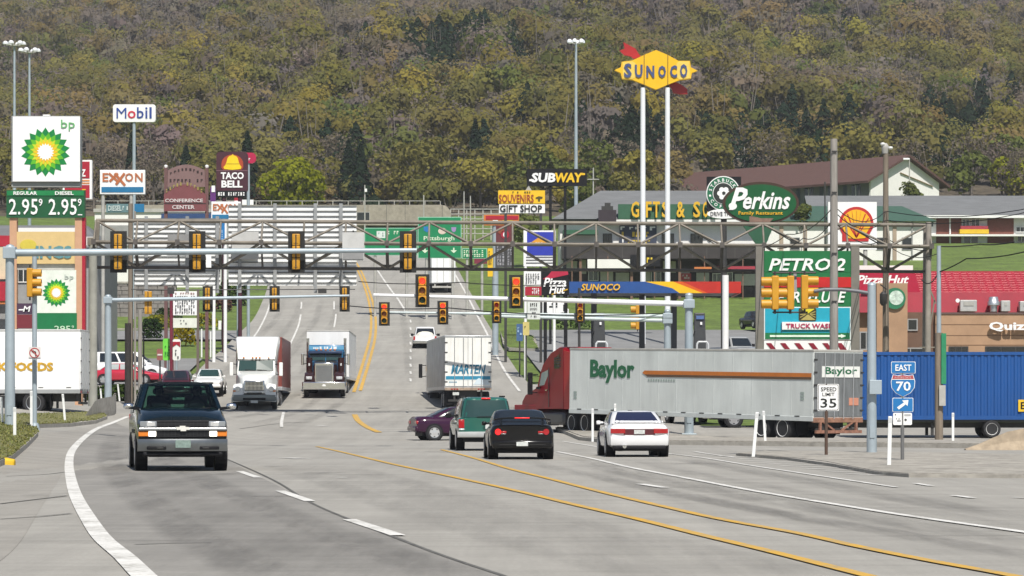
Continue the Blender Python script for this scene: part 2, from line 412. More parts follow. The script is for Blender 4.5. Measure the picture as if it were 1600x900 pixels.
def strip(name, pts_px, w, m, dz=.012, n=8, world=None):
    """a painted line or joint of true width w (metres) laid on the road along a traced path"""
    w_pts = [un(*p) for p in smooth_px(pts_px, n)] if world is None else world
    p = np.array(w_pts); d = np.gradient(p, axis=0); d /= np.linalg.norm(d, axis=1)[:,None]+1e-9
    nrm = np.stack([-d[:,1], d[:,0]], 1)
    W = np.array([w]*len(p)) if np.isscalar(w) else np.interp(np.linspace(0,1,len(p)), np.linspace(0,1,len(w)), w)
    A = p+nrm*W[:,None]/2; B = p-nrm*W[:,None]/2
    v = [(x,y,g(x,y)+dz) for x,y in A]+[(x,y,g(x,y)+dz) for x,y in B]; k = len(p)
    me = bpy.data.meshes.new(name); me.from_pydata(v, [], [(i, i+1, k+i+1, k+i) for i in range(k-1)]); me.materials.append(m)
    o = bpy.data.objects.new(name, me); col.objects.link(o); o['kind'] = 'structure'; return o
def patch(name, left_px, right_px, m, dz=.006, n=8, mcols=8):
    A = [un(*p) for p in smooth_px(left_px, n)]; B = [un(*p) for p in smooth_px(right_px, n)]
    k = min(len(A), len(B)); v = []
    for i in range(k):
        for j in range(mcols+1):
            t = j/mcols; x = A[i][0]+(B[i][0]-A[i][0])*t; y = A[i][1]+(B[i][1]-A[i][1])*t; v.append((x,y,g(x,y)+dz))
    f = [(i*(mcols+1)+j, i*(mcols+1)+j+1, (i+1)*(mcols+1)+j+1, (i+1)*(mcols+1)+j) for i in range(k-1) for j in range(mcols)]
    me = bpy.data.meshes.new(name); me.from_pydata(v, [], f); me.materials.append(m)
    o = bpy.data.objects.new(name, me); col.objects.link(o); o['kind'] = 'structure'; return o
L_EDGE = [(200,651),(178,660),(150,671),(127,688),(112,706),(108,724),(110,745),(118,774),(135,806),(160,842),(195,872),(222,899),(240,915)]
L_DASH = [(300,700),(345,722),(395,743),(461,776),(530,806),(584,826),(680,862),(780,893),(850,915)]
Y1 = [(495,698),(540,708),(620,727),(700,744),(800,766),(900,790),(1000,813),(1100,838),(1200,862),(1330,895),(1390,910)]
Y2 = [(690,703),(740,716),(800,734),(860,749),(950,772),(1040,793),(1130,813),(1250,835),(1340,855),(1450,877),(1560,897),(1640,913)]
RW = [(870,706),(885,709),(930,718),(990,732),(1080,749),(1180,768),(1300,788),(1420,807),(1590,831),(1660,841)]
patch('asphalt_lane_pavement', L_EDGE[1:], [(315,700),(335,709),(355,719),(380,732),(405,745),(440,762),(480,783),(530,804),(590,826),(660,855),(740,885),(800,905)][:len(L_EDGE)-1], LANE, .005)
strip('edge_line_marking', L_EDGE, [.2,.2,.21,.22], ROADW, .013)
strip('lane_joint', [(300,697),(355,718),(430,752),(480,783),(530,806),(620,842),(700,872),(790,902)], .05, JOINT, .010)
for a, b in [((374,737),(403,747)), ((438,768),(484,784)), ((546,813),(622,838)), ((1000,757),(1040,763))]:
    strip('lane_dash_marking', [a, ((a[0]+b[0])/2,(a[1]+b[1])/2), b], .17, ROADW, .014)
for a, b, w in [((446,716),(474,717),.5), ((527,746.5),(538,747),.2), ((495,665),(510,666),.3)]:
    strip('worn_marking', [a, ((a[0]+b[0])/2,(a[1]+b[1])/2), b], w, ROADW, .014)
strip('yellow_centre_marking', Y1, .14, ROADY, .013); strip('yellow_median_marking', Y2, .14, ROADY, .013)
strip('right_lane_marking', RW, .15, ROADW, .013)
def stain(pts_px, w, k=.6, dz=.008, world=None, name='tyre_stain'):
    p = np.array(world if world is not None else [un(*q) for q in smooth_px(pts_px, 10)]); d = np.gradient(p,axis=0); d /= np.linalg.norm(d,axis=1)[:,None]+1e-9; nr = np.stack([-d[:,1],d[:,0]],1)
    prof = ((-.5,0),(-.28,.8),(0,1),(.28,.8),(.5,0)); v = []; c = []; m = len(p)
    for u,a in prof:
        for i in range(m):
            x,y = p[i]+nr[i]*u*w; v.append((x,y,g(x,y)+dz)); e = min(1,min(i,m-1-i)/(m*.15+1e-6)); c.append(a*k*e*.72)
    f = [(q*m+i,q*m+i+1,(q+1)*m+i+1,(q+1)*m+i) for q in range(4) for i in range(m-1)]
    me = bpy.data.meshes.new(name); me.from_pydata(v,[],f); ca = me.color_attributes.new('tone','FLOAT_COLOR','POINT'); ca.data.foreach_set('color',np.array([(a,a,a,1) for a in c]).ravel())
    me.materials.append(STAINS); o = bpy.data.objects.new(name,me); col.objects.link(o); o['kind'] = 'structure'
def para(edge, off, n=60):      # a path parallel to a traced line, off metres to its right
    p = np.array([un(*q) for q in smooth_px(edge,8)]); d = np.gradient(p,axis=0); d /= np.linalg.norm(d,axis=1)[:,None]+1e-9
    return p+np.stack([d[:,1],-d[:,0]],1)*off
stain([(905,722),(960,736),(1060,757),(1180,778),(1320,803),(1480,830),(1680,862)],.9,.55); stain([(900,732),(1000,760),(1120,785),(1300,817),(1500,850),(1680,880)],.7,.38)
stain([(1050,716),(1120,727),(1220,745),(1330,765),(1450,786),(1680,822)],1.0,.5); stain([(960,712),(1060,735),(1180,757),(1300,777),(1500,808),(1680,836)],.6,.25)
for off,k,w in ((-1.0,.55,.8),(-2.55,.55,.8),(-1.8,.35,1.4)): stain(None,w,k,dz=.009,world=para(L_EDGE[2:],off))
for off,k,w in ((-1.1,.32,.8),(-2.6,.30,.8),(-1.9,.25,1.2)): stain(None,w,k,dz=.009,world=para(L_DASH[1:],off))
for off,k,w in ((1.1,.30,.7),(2.6,.28,.7)): stain(None,w,k,dz=.009,world=para(Y2,-off))
for xs in ((-15.4,-13.6),(-11.9,-10.3),(-3.1,-1.4)):
    for x0 in xs: stain(None,.75,.38,dz=.02,world=[(x0+.01*(y-150),y) for y in np.arange(148,204,3)])
for off in (1.2,2.9,5.0,6.7): stain(None,.8,.34,dz=.02,world=[(XR(y)-off,y) for y in np.arange(207,330,4)])
for off in (1.2,2.9,4.9,6.6): stain(None,.8,.34,dz=.02,world=[(XL(y)+off,y) for y in np.arange(207,330,4)])
for q in range(26):
    x,y = random.uniform(-14,18),random.uniform(30,150)
    if abs(x/y) < .17: stain(None,random.uniform(.3,1.1),random.uniform(.25,.6),dz=.0095,world=[(x+random.uniform(-.1,.1)*k,y+k*random.uniform(.25,.5)) for k in range(7)],name='oil_stain')
strip('gore_edge_marking', [(1042,709),(1100,716),(1180,729),(1260,741),(1320,750),(1400,762)], .12, ROADW, .013)
for k in range(8):
    x = 1120+k*34; strip('gore_hatch_marking', [(x-35,711.5+k*4.2),(x+20,713.5+k*4.2),(x+75,715.5+k*4.0)], .12, ROADW, .013)
strip('gore_edge_marking', [(1085,706),(1110,710),(1150,715.5)], .12, ROADW, .013)
strip('stop_line_marking', [(880,690),(930,698),(970,705)], .14, ROADW, .013)
for a, b in [((1430,756),(1455,760)), ((1490,775),(1520,779)), ((1585,778),(1605,779))]:
    strip('lane_dash_marking', [a, ((a[0]+b[0])/2,(a[1]+b[1])/2), b], .14, ROADW, .014)
for k in range(11):
    y = 34+k*8.2; xa,xb = -y*.19,min(y*.19,22)
    strip('slab_joint', None, .022, JOINT, .0085, world=[(x,y+.14*x+.03*math.sin(x*2.1+k)) for x in np.arange(xa,xb,1.0)])
# far markings
strip('far_yellow_marking', [(553,613),(562,585),(570,558),(578,528),(580,500),(577,475),(570,450),(560,425),(548,405)], .22, ROADY, .03)
strip('far_yellow_marking', [(563,611),(571,585),(579,558),(586,528),(587,500),(583,475),(575,450),(565,425),(553,405)], .22, ROADY, .03)
strip('far_yellow_marking', [(554,648),(560,658),(574,668),(592,676)], .3, ROADY, .02)
strip('far_edge_marking', [(385,540),(400,522),(410,505),(418,487),(424,465),(428,440)], .16, ROADW, .03)
strip('far_lane_marking', [(440,565),(455,535),(466,510),(470,492)], .16, ROADW, .03)
for a, b, c in [((522,512),(524,500),(525,491)), ((470,483),(471,478),(471,472)), ((522,484),(522,478),(522,471)), ((440,668),(440,660),(443,645))]:
    strip('far_lane_marking', [a,b,c], .15, ROADW, .03)
strip('far_lane_marking', [(590,423),(600,438),(612,455),(622,468),(634,487)], .2, ROADW, .03)
for k in range(9):
    y = 500+k*11.5; strip('far_dash_marking', [(641,y),(641.5,y+2.2),(642,y+4.5)], .14, ROADW, .03)
strip('far_edge_marking', [(703,415),(718,441),(733,468),(745,492),(760,520),(772,548),(790,582),(812,612)], .18, ROADW, .03)
for pts in ([(600,700),(760,702),(900,706)], [(455,547),(520,548),(575,549)], [(440,628),(520,632),(600,634)], [(375,670),(470,660),(640,663)], [(640,640),(600,643),(560,645)], [(210,852),(270,850),(330,849)], [(0,788),(50,782),(105,775)], [(0,812),(60,808),(112,803)], [(10,745),(70,742),(104,738)], [(545,505),(600,506),(640,506)]):
    strip('pavement_line', pts, .06, JOINT, .011)  # thin dark lines across the pavement, shoulder joints among them
patch('shoulder_pavement', [(0,735),(10,722),(40,700),(65,682),(110,672),(150,664)], [(-60,920),(20,860),(60,800),(100,735),(112,700),(152,668)], SHOUL, .004)

def island(name, outline_px, top_m, kerb_h=.14, kerb_w=.25, top_name='grass_verge', grass_h=0.03):
    pts = [Vector((*un(*p), 0)) for p in outline_px]; n = len(pts)
    c = sum(pts, Vector())/n
    b = MB(); inner = [p+(c-p).normalized()*min(kerb_w, (c-p).length*.4) for p in pts]
    lo = [(p.x,p.y,g(p.x,p.y)-.1) for p in pts]; hi = [(p.x,p.y,g(p.x,p.y)+kerb_h) for p in pts]; inn = [(p.x,p.y,g(p.x,p.y)+kerb_h) for p in inner]
    b.add(lo+hi+inn, [(i,(i+1)%n,n+(i+1)%n,n+i) for i in range(n)]+[(n+i,n+(i+1)%n,2*n+(i+1)%n,2*n+i) for i in range(n)])
    k = b.build(name, CONC); k['kind'] = 'structure'
    t = MB(); t.add([(p.x,p.y,g(p.x,p.y)+kerb_h+grass_h) for p in inner]+[(c.x,c.y,g(c.x,c.y)+kerb_h+grass_h)], [(i,(i+1)%n,n) for i in range(n)])
    t.add([(p.x,p.y,g(p.x,p.y)+kerb_h+grass_h) for p in inner]+[(p.x,p.y,g(p.x,p.y)+kerb_h-.08) for p in inner], [(i,n+i,n+(i+1)%n,(i+1)%n) for i in range(n)])
    o = t.build(top_name, top_m); o['kind'] = 'structure'; return pts
ISL = mat('old_concrete_island', (.29,.27,.235), .92, noise=.3, ns=.8, bump=.3, ns2=5)
VERGE = mat('dry_verge', (.15,.145,.050), .95, noise=.4, ns=1.2, bump=.5, ns2=6)
isl1 = island('kerb', dense([(-120,780),(18,722),(45,698),(60,682),(58,674),(20,668),(-120,664)],3), VERGE)
isl2 = island('kerb', dense([(-40,668),(60,669),(110,667),(150,662),(168,655),(160,648),(110,650),(-40,654)],3), VERGE)
isl3 = island('kerb', dense([(1150,712),(1230,719),(1300,729),(1370,742),(1420,746),(1720,748),(1720,716),(1400,710),(1190,707)],3), ISL, kerb_h=.07, top_name='traffic_island', grass_h=.012)
isl4 = island('kerb', dense([(868,672),(905,688),(960,694),(1720,703),(1720,695),(1000,688),(930,681)],3), ISL, top_name='traffic_island')
isl5 = island('kerb', dense([(782,520),(786,540),(795,546),(842,548),(835,528),(800,515)],3), GRASS)
def grass_tufts(name, regions, n, h=.055):
    """short grass blades over the verges: one countless mass"""
    v = []; f = []; cols = []
    for (pts, cnt, kz) in regions:
        P = np.array([(p.x,p.y) for p in pts]); lo, hi = P.min(0), P.max(0); k = 0; tries = 0
        while k < cnt and tries < cnt*30:
            tries += 1; x, y = RNG.uniform(lo, hi); ins = False; j = len(P)-1
            for i in range(len(P)):
                if (P[i,1] > y) != (P[j,1] > y) and x < (P[j,0]-P[i,0])*(y-P[i,1])/(P[j,1]-P[i,1])+P[i,0]: ins = not ins
                j = i
            if not ins or abs((x/y)) > .19: continue
            k += 1; z = g(x,y)+kz; a = RNG.uniform(0,math.pi); w = RNG.uniform(.02,.05); hh = h*RNG.uniform(.5,1.4)
            dx, dy = math.cos(a)*w, math.sin(a)*w; q = len(v); lx, ly = RNG.normal(0,.03,2)
            v += [(x-dx,y-dy,z),(x+dx,y+dy,z),(x+lx,y+ly,z+hh)]; f.append((q,q+1,q+2))
            c = np.array([.105,.125,.036])*RNG.uniform(.6,1.35)+np.array([.12,.08,.03])*RNG.uniform(0,1)**2; cols += [(*c,1)]*3
    me = bpy.data.meshes.new(name); me.from_pydata(v, [], f)
    at_ = me.color_attributes.new('tone','FLOAT_COLOR','POINT'); at_.data.foreach_set('color', np.array(cols).ravel())
    me.materials.append(MATS.get('grass_blade') or attr_mat('grass_blade')); o = bpy.data.objects.new(name, me); col.objects.link(o); o['kind'] = 'stuff'
    o['label'] = 'short rough grass growing on the kerbed verges'; o['category'] = 'grass'
grass_tufts('verge_grass', [(isl1,9000,.15),(isl2,4000,.15),(isl5,1500,.15)], 0)
# ------------------------------------------------------------------ vehicles
def paint(name, c, rough=.25, metal=.0, coat=.8):
    dark = max(c) < .06
    return mat(name, c, .16 if dark else rough, metal, noise=.05, ns=1.5, coat=coat*(.25 if dark else 1), spec=.28 if dark else .5)
def place(name, label, cat, x, y, head, group=None, dz=0.0):
    """root of a vehicle; head = ground direction its nose points to; local +y is forward"""
    rz = math.atan2(-head[0], head[1])
    return empty(name, (x, y, g(x,y)+dz), label, cat, group, rz)
ALLOY = mat('alloy_rim', (.55,.55,.56), .3, .7, noise=.1)
def wheel(root, x, y, r, w, rim_m=None, style='alloy', name='wheel', z=None):
    """tyre with the rim as its child; x is the outer face"""
    s = 1 if x > 0 else -1; z = r if z is None else z
    t = MB().lathe_x([(-s*w,r*.6),(-s*w,r*.93),(-s*w*.9,r),(-s*w*.1,r),(0,r*.93),(s*.004,r*.80),(-s*.01,r*.66)], x, y, z, 26)
    o = t.build(name, RUBBER, root, smooth=40, local=True)
    b = MB()
    if style == 'alloy':
        b.lathe_x([(-s*.03,r*.67),(s*.006,r*.66),(s*.004,r*.60),(-s*.05,r*.57)], x, y, z, 26, caps=False)
        for k in range(5):
            a = 2*math.pi*k/5+.3; c, sn = math.cos(a), math.sin(a); q = .10*r/.33
            b.hexa([(x-s*.04,y+c*.08-sn*q,z+sn*.08+c*q),(x-s*.04,y+c*.08+sn*q,z+sn*.08-c*q),(x-s*.035,y+c*r*.6+sn*q*.7,z+sn*r*.6-c*q*.7),(x-s*.035,y+c*r*.6-sn*q*.7,z+sn*r*.6+c*q*.7),
                    (x+s*.002,y+c*.05-sn*q,z+sn*.05+c*q),(x+s*.002,y+c*.05+sn*q,z+sn*.05-c*q),(x-s*.002,y+c*r*.6+sn*q*.6,z+sn*r*.6-c*q*.6),(x-s*.002,y+c*r*.6-sn*q*.6,z+sn*r*.6+c*q*.6)])
        b.lathe_x([(-s*.06,.09),(s*.008,.08),(s*.012,.05)], x, y, z, 14)
    elif style == 'truckdual':     # deep dished rear rim
        b.lathe_x([(-s*.02,r*.68),(s*.004,r*.67),(-s*.02,r*.60),(-s*.07,r*.52),(-s*.08,r*.30),(-s*.03,r*.26),(-s*.02,r*.16)], x, y, z, 24)
        for k in range(10):
            a = 2*math.pi*k/10; b.tube((x-s*.08,y+math.cos(a)*r*.41,z+math.sin(a)*r*.41),(x-s*.05,y+math.cos(a)*r*.41,z+math.sin(a)*r*.41),.022,n=6)
    else:                           # steer axle, domed
        b.lathe_x([(-s*.02,r*.68),(s*.004,r*.67),(-s*.01,r*.6),(s*.03,r*.45),(s*.07,r*.32),(s*.10,r*.2),(s*.10,r*.1)], x, y, z, 24)
    b.build('rim', rim_m or ALLOY, o, smooth=35, local=True)
    return o
def body_loft(root, st, m, name='body', n_crown=.03, bevel=0.0):
    """st: list of (y, half width, z bottom, z waist, z top, half width at top)"""
    rs = []
    for y, w, zb, zm, zt, wt in st:
        h = [(w*.86,zb),(w*.975,zb+.10*(zt-zb)),(w,zb+(zm-zb)*.55),(w,zm),(w*.985,zm+(zt-zm)*.45),(wt+(w-wt)*.35,zt-(zt-zm)*.12),(wt,zt),(wt*.55,zt+n_crown)]
        rs.append([(x,y,z) for x,z in h]+[(-x,y,z) for x,z in reversed(h)])
    return MB().rings(rs).build(name, m, root, smooth=38, local=True, bevel=bevel)
class House:
    """rounded greenhouse: levels (v, z, y_rear, y_front, half width)"""
    def __init__(s, lev, n=5.0): s.lev = lev; s.n = n
    def at(s, u, v, off=0.0):
        L = s.lev; vs = [l[0] for l in L]
        z, yr, yf, hw = [float(np.interp(v, vs, [l[k] for l in L])) for k in (1,2,3,4)]
        u = u % 4; k = int(u); t = (u-k)*2-1
        px, py = ((t,-1),(1,t),(-t,1),(-1,-t))[k]
        q = (abs(px)**s.n+abs(py)**s.n)**(1/s.n); px /= q; py /= q
        x, y = px*hw, (yr+yf)/2+py*(yf-yr)/2
        if off:
            nx, ny = abs(px)**(s.n-1)*(1 if px > 0 else -1)/hw, abs(py)**(s.n-1)*(1 if py > 0 else -1)/((yf-yr)/2)
            l = math.hypot(nx,ny)+1e-9; x += nx/l*off; y += ny/l*off; z += off*.5
        return (x,y,z)
    def shell(s, root, m, name='cabin', nu=40):
        vs = [l[0] for l in s.lev]; rs = [[s.at(4*i/nu,v) for i in range(nu)] for v in vs]
        z, yr, yf, hw = s.lev[-1][1:]
        rs.append([((p[0])*.8, (yr+yf)/2+(p[1]-(yr+yf)/2)*.85, z+.018) for p in rs[-1]])
        return MB().rings(rs).build(name, m, root, smooth=45, local=True)
    def pane(s, root, u0, u1, v0, v1, m, name='window', off=.012, nu=8, nv=3, uv=None):
        b = MB(); P = []
        for j in range(nv+1):
            v = v0+(v1-v0)*j/nv
            ua, ub = (u0, u1) if uv is None else (u0+(uv[0]-u0)*j/nv, u1+(uv[1]-u1)*j/nv)
            P.append([s.at(ua+(ub-ua)*i/nu, v, off) for i in range(nu+1)])
        n = nu+1
        b.add([p for r in P for p in r], [(j*n+i, j*n+i+1, (j+1)*n+i+1, (j+1)*n+i) for j in range(nv) for i in range(nu)])
        o = b.build(name, m, root, smooth=45, local=True, fix=False); return o
def lbox(root, name, x0, x1, y0, y1, z0, z1, m, bevel=.02, smooth=40):
    return MB().box(x0,x1,y0,y1,z0,z1).build(name, m, root, bevel=bevel, local=True, smooth=smooth if bevel else None)
def arches(root, xs, ys, r, m=BLACK, name='wheel_arch'):
    for y in ys:
        for s in (-1,1):
            MB().lathe_x([(-s*.25,r),(s*.006,r),(s*.006,r*.2)], s*xs, y, r*.86, 24).build(name, m, root, local=True)
def mirrors(root, x, y, z, m, w=.2, h=.14, d=.1):
    for s in (-1,1):
        b = MB().box(*(sorted((s*(x+.06), s*(x+.06+w)))), y-d/2, y+d/2, z-h/2, z+h/2).box(*(sorted((s*x-s*.03, s*(x+.08)))), y-.02, y+.03, z-.03, z+.03)
        b.build('mirror', m, root, bevel=.03, local=True, smooth=40)

# --- the dark pickup coming towards the camera
def pickup():
    P = paint('midnight_paint', (.003,.010,.018))
    t = place('pickup_truck', 'dark blue-green pickup truck with chrome bumper and lit lamps driving towards us', 'pickup truck', -7.28, 70.3, (.15,-.99))
    W = .985
    # local y: nose at +1.0, tail at -4.8
    st = [(-4.75,.93,.55,.95,1.14,.88),(-4.6,.98,.5,.95,1.16,.93),(-2.4,.98,.5,.95,1.17,.93),(-2.2,.99,.42,.95,1.15,.93),(-.6,.99,.42,.95,1.15,.92),(.1,.985,.48,.93,1.13,.86),(.75,.975,.52,.88,1.07,.80),(.93,.95,.55,.84,1.02,.76)]
    body_loft(t, st, P, n_crown=.035)
    MB().hexa([(-.9,-4.55,1.0),(.9,-4.55,1.0),(.9,-2.5,1.0),(-.9,-2.5,1.0),(-.8,-4.5,1.19),(.8,-4.5,1.19),(.8,-2.5,1.19),(-.8,-2.5,1.19)]).build('bed_cover', BLACK, t, local=True, bevel=.03)
    # cab: pillars and roof, open inside
    zb, zr = 1.14, 1.84; yw0, yw1 = -.42, -1.05; yr0, yr1 = -2.45, -2.35
    roof = MB().rings([[(x*w,y,z) for x,z in ((-.74,zr-.07),(-.70,zr-.01),(-.45,zr+.035),(0,zr+.045),(.45,zr+.035),(.70,zr-.01),(.74,zr-.07))] for y,w in ((yw1+.02,.95),(yw1-.12,1),(-1.7,1.01),(yr1,.97))])
    roof.build('roof', P, t, local=True, smooth=40)
    for s in (-1,1):
        MB().beam((s*.885,yw0-.04,zb-.03),(s*.70,yw1-.01,zr-.03),.09,.10).build('pillar', P, t, local=True, bevel=.02)
        MB().beam((s*.90,-1.62,zb-.05),(s*.735,-1.66,zr-.03),.12,.06).build('pillar', P, t, local=True)
        MB().beam((s*.90,yr0,zb-.05),(s*.72,yr1,zr-.03),.16,.14).build('pillar', P, t, local=True)
        G1 = glass_mat('clear_tinted_glass', (.12,.2,.17))
        MB().add([(s*.90,-.62,zb),(s*.90,-2.4,zb),(s*.735,-2.3,zr-.06),(s*.735,-1.12,zr-.06)],[(0,1,2,3)]).build('side_window', G1, t, local=True)
    W1 = glass_mat('windscreen_glass', (.22,.36,.31))
    rows = []
    for v in np.linspace(0,1,5):
        w = .86+(.69-.86)*v; y = yw0+(yw1-yw0)*v; z = zb-.01+(zr-.02-zb)*v
        rows.append([(w*u, y+.10*(1-u*u), z+.01*(1-u*u)) for u in np.linspace(-1,1,9)])
    MB().rings(rows, caps=False, closed=False).build('windscreen', W1, t, local=True, smooth=60)
    MB().rings([[(w*u, yr0+(yr1-yr0)*v-.02, zb+.05+(zr-.08-zb)*v) for u in (-1,0,1)] for v,w in ((0,.8),(1,.68))], caps=False, closed=False).build('rear_window', glass_mat('rear_cab_glass',(.35,.6,.5)), t, local=True)
    trim = MB(); trim.box(-.9,.9,-2.4,-.45,1.02,1.06)
    trim.build('cab_floor', DARK, t, local=True)
    MB().hexa([(-.84,-.95,1.1),(.84,-.95,1.1),(.84,-.45,1.1),(-.84,-.45,1.1),(-.82,-.85,1.20),(.82,-.85,1.20),(.82,-.46,1.15),(-.82,-.46,1.15)]).build('dashboard', mat('dash_plastic',(.03,.05,.045),.7), t, local=True, bevel=.02)
    SEAT = mat('seat_fabric',(.028,.034,.034),.9)
    for x in (-.42,.42):
        b = MB().box(x-.26,x+.26,-1.62,-1.5,1.08,1.52).box(x-.13,x+.13,-1.60,-1.5,1.55,1.72)
        b.build('seat', SEAT, t, local=True, bevel=.05)
    # steering wheel in front of the driver (driver sits at local -x: left of the vehicle)
    ring = [(-.42+.19*math.cos(a), -.98-.05*math.sin(a), 1.22+.17*math.sin(a)) for a in np.linspace(0,2*math.pi,17)]
    MB().path(ring, .016, 6).build('steering_wheel', BLACK, t, local=True)
    MB().box(-.11,.11,-1.0,-.97,1.70,1.76).build('rear_view_mirror', DARK, t, local=True, bevel=.01)
    for a, b_ in (((.62,-.36,1.155),(.02,-.40,1.185)), ((-.12,-.33,1.155),(-.68,-.42,1.185))):
        MB().tube(a, b_, .012).build('wiper', BLACK, t, local=True)
    # nose
    MB().rings([[(-.80,y,z),(.80,y,z),(.80,y,z2),(-.80,y,z2)] for y,z,z2 in ((.6,.70,1.01),(.985,.70,1.0))]).build('grille_shell', BLACK, t, local=True, bevel=.02)
    b = MB()
    for z in (.945,.925,.905,.80,.775,.75): b.box(-.56,.56,.985,1.0,z-.006,z+.006)
    for x in np.linspace(-.55,.55,15): b.box(x-.006,x+.006,.985,.996,.74,.96)
    b.build('grille', mat('dark_grille',(.022,.022,.024),.5), t, local=True)
    MB().box(-.945,.945,.93,1.035,.825,.872).build('grille_bar', mat('bar_chrome',(.5,.51,.52),.25,.9,noise=.1), t, local=True, bevel=.012)
    bow = [(-.16,.852),(-.13,.885),(-.055,.885),(-.06,.905),(.075,.905),(.068,.885),(.165,.885),(.135,.838),(.05,.838),(.055,.815),(-.075,.815),(-.068,.838),(-.15,.838)]
    MB().prism_y([(x*.95,z*1.0+.0) for x,z in bow], 1.036, 1.055).build('emblem', mat('bright_emblem',(.8,.78,.72),.3,.2,noise=0), t, local=True)
    for s in (-1,1):
        xa, xb = sorted((s*.56, s*.925))
        o = lbox(t,'headlight',xa,xb,.80,1.005,.885,.985,mat('headlamp_shell',(.30,.32,.34),.15,.3,noise=.1),.018)
        xm, xn = sorted((s*.60,s*.775)); lbox(o,'lamp_lens',xm,xn,1.0,1.009,.90,.97,mat('lens_bright',(.75,.76,.78),.1,.5,noise=.15,ns=12),.008)
        xa, xb = sorted((s*.575, s*.74)); lbox(t,'parking_light',xa,xb,.9,1.012,.745,.81,HEADON,.01)
        xa, xb = sorted((s*.745, s*.955)); lbox(t,'turn_signal',xa,xb,.72,1.0,.745,.81,ORANGE,.012)
    # bumper: curved chrome bar
    rs = []
    for u in np.linspace(-1,1,13):
        x = u*.97; y = 1.12-.16*abs(u)**3
        rs.append([(x,y-.14,.67),(x,y-.02,.675),(x,y,.63),(x,y-.01,.54),(x,y-.03,.47),(x,y-.14,.46)])
    MB().rings(rs).build('bumper', mat('dull_chrome',(.22,.23,.235),.3,.85,noise=.15), t, local=True, smooth=35)
    for s in (-1,1):
        xa,xb = sorted((s*.36,s*.78)); lbox(t,'bumper_slot',xa,xb,1.0,1.118,.495,.55,BLACK,.015)
        xa,xb = sorted((s*.42,s*.56)); lbox(t,'tow_hook',xa,xb,1.08,1.135,.51,.53,DARK,.008)
    lbox(t,'air_dam',-.86,.86,.75,1.04,.33,.46,BLACK,.04)
    o = lbox(t,'number_plate',-.165,.165,1.118,1.138,.525,.655,mat('plate_green',(.20,.27,.24),.5,noise=.3,ns=14),.004)
    for s in (-1,1):
        b = MB().box(*sorted((s*1.02,s*1.24)),-.36,-.26,1.15,1.31); b.build('mirror', CHROME, t, local=True, bevel=.05, smooth=40)
        MB().beam((s*.90,-.42,1.17),(s*1.06,-.33,1.19),.07,.07).build('mirror_arm', BLACK, t, local=True)
        MB().box(*sorted((s*.985,s*1.0)),-2.2,-.6,.78,.84).build('side_moulding', BLACK, t, local=True)
        MB().box(*sorted((s*.80,s*.97)),-4.8,-4.74,.75,1.08).build('tail_light', TAIL, t, local=True)
        MB().beam((s*.99,-1.35,1.02),(s*.99,-1.2,1.02),.03,.03).build('door_handle', CHROME, t, local=True)
    arches(t, .985, (0.05,-3.55), .44)
    for y in (.05,-3.55):
        for s in (-1,1): wheel(t, s*1.005, y, .39, .27, ALLOY)
    MB().box(-.8,.8,-4.3,.5,.36,.5).box(-.7,.7,-.1,.05,.3,.4).build('chassis', BLACK, t, local=True)
    # final heights: taller nose, waist and roof over the same wheels
    for o in t.children_recursive:
        if o.name.split('.')[0] in ('wheel','rim','wheel_arch','chassis') or o.type != 'MESH': continue
        for v in o.data.vertices: v.co.z = float(np.interp(v.co.z,(.3,.46,.67,.745,.81,.885,.985,1.02,1.14,1.84,2.0),(.3,.43,.70,.76,.87,.965,1.09,1.13,1.34,1.92,2.08)))
    return t
PK = pickup()

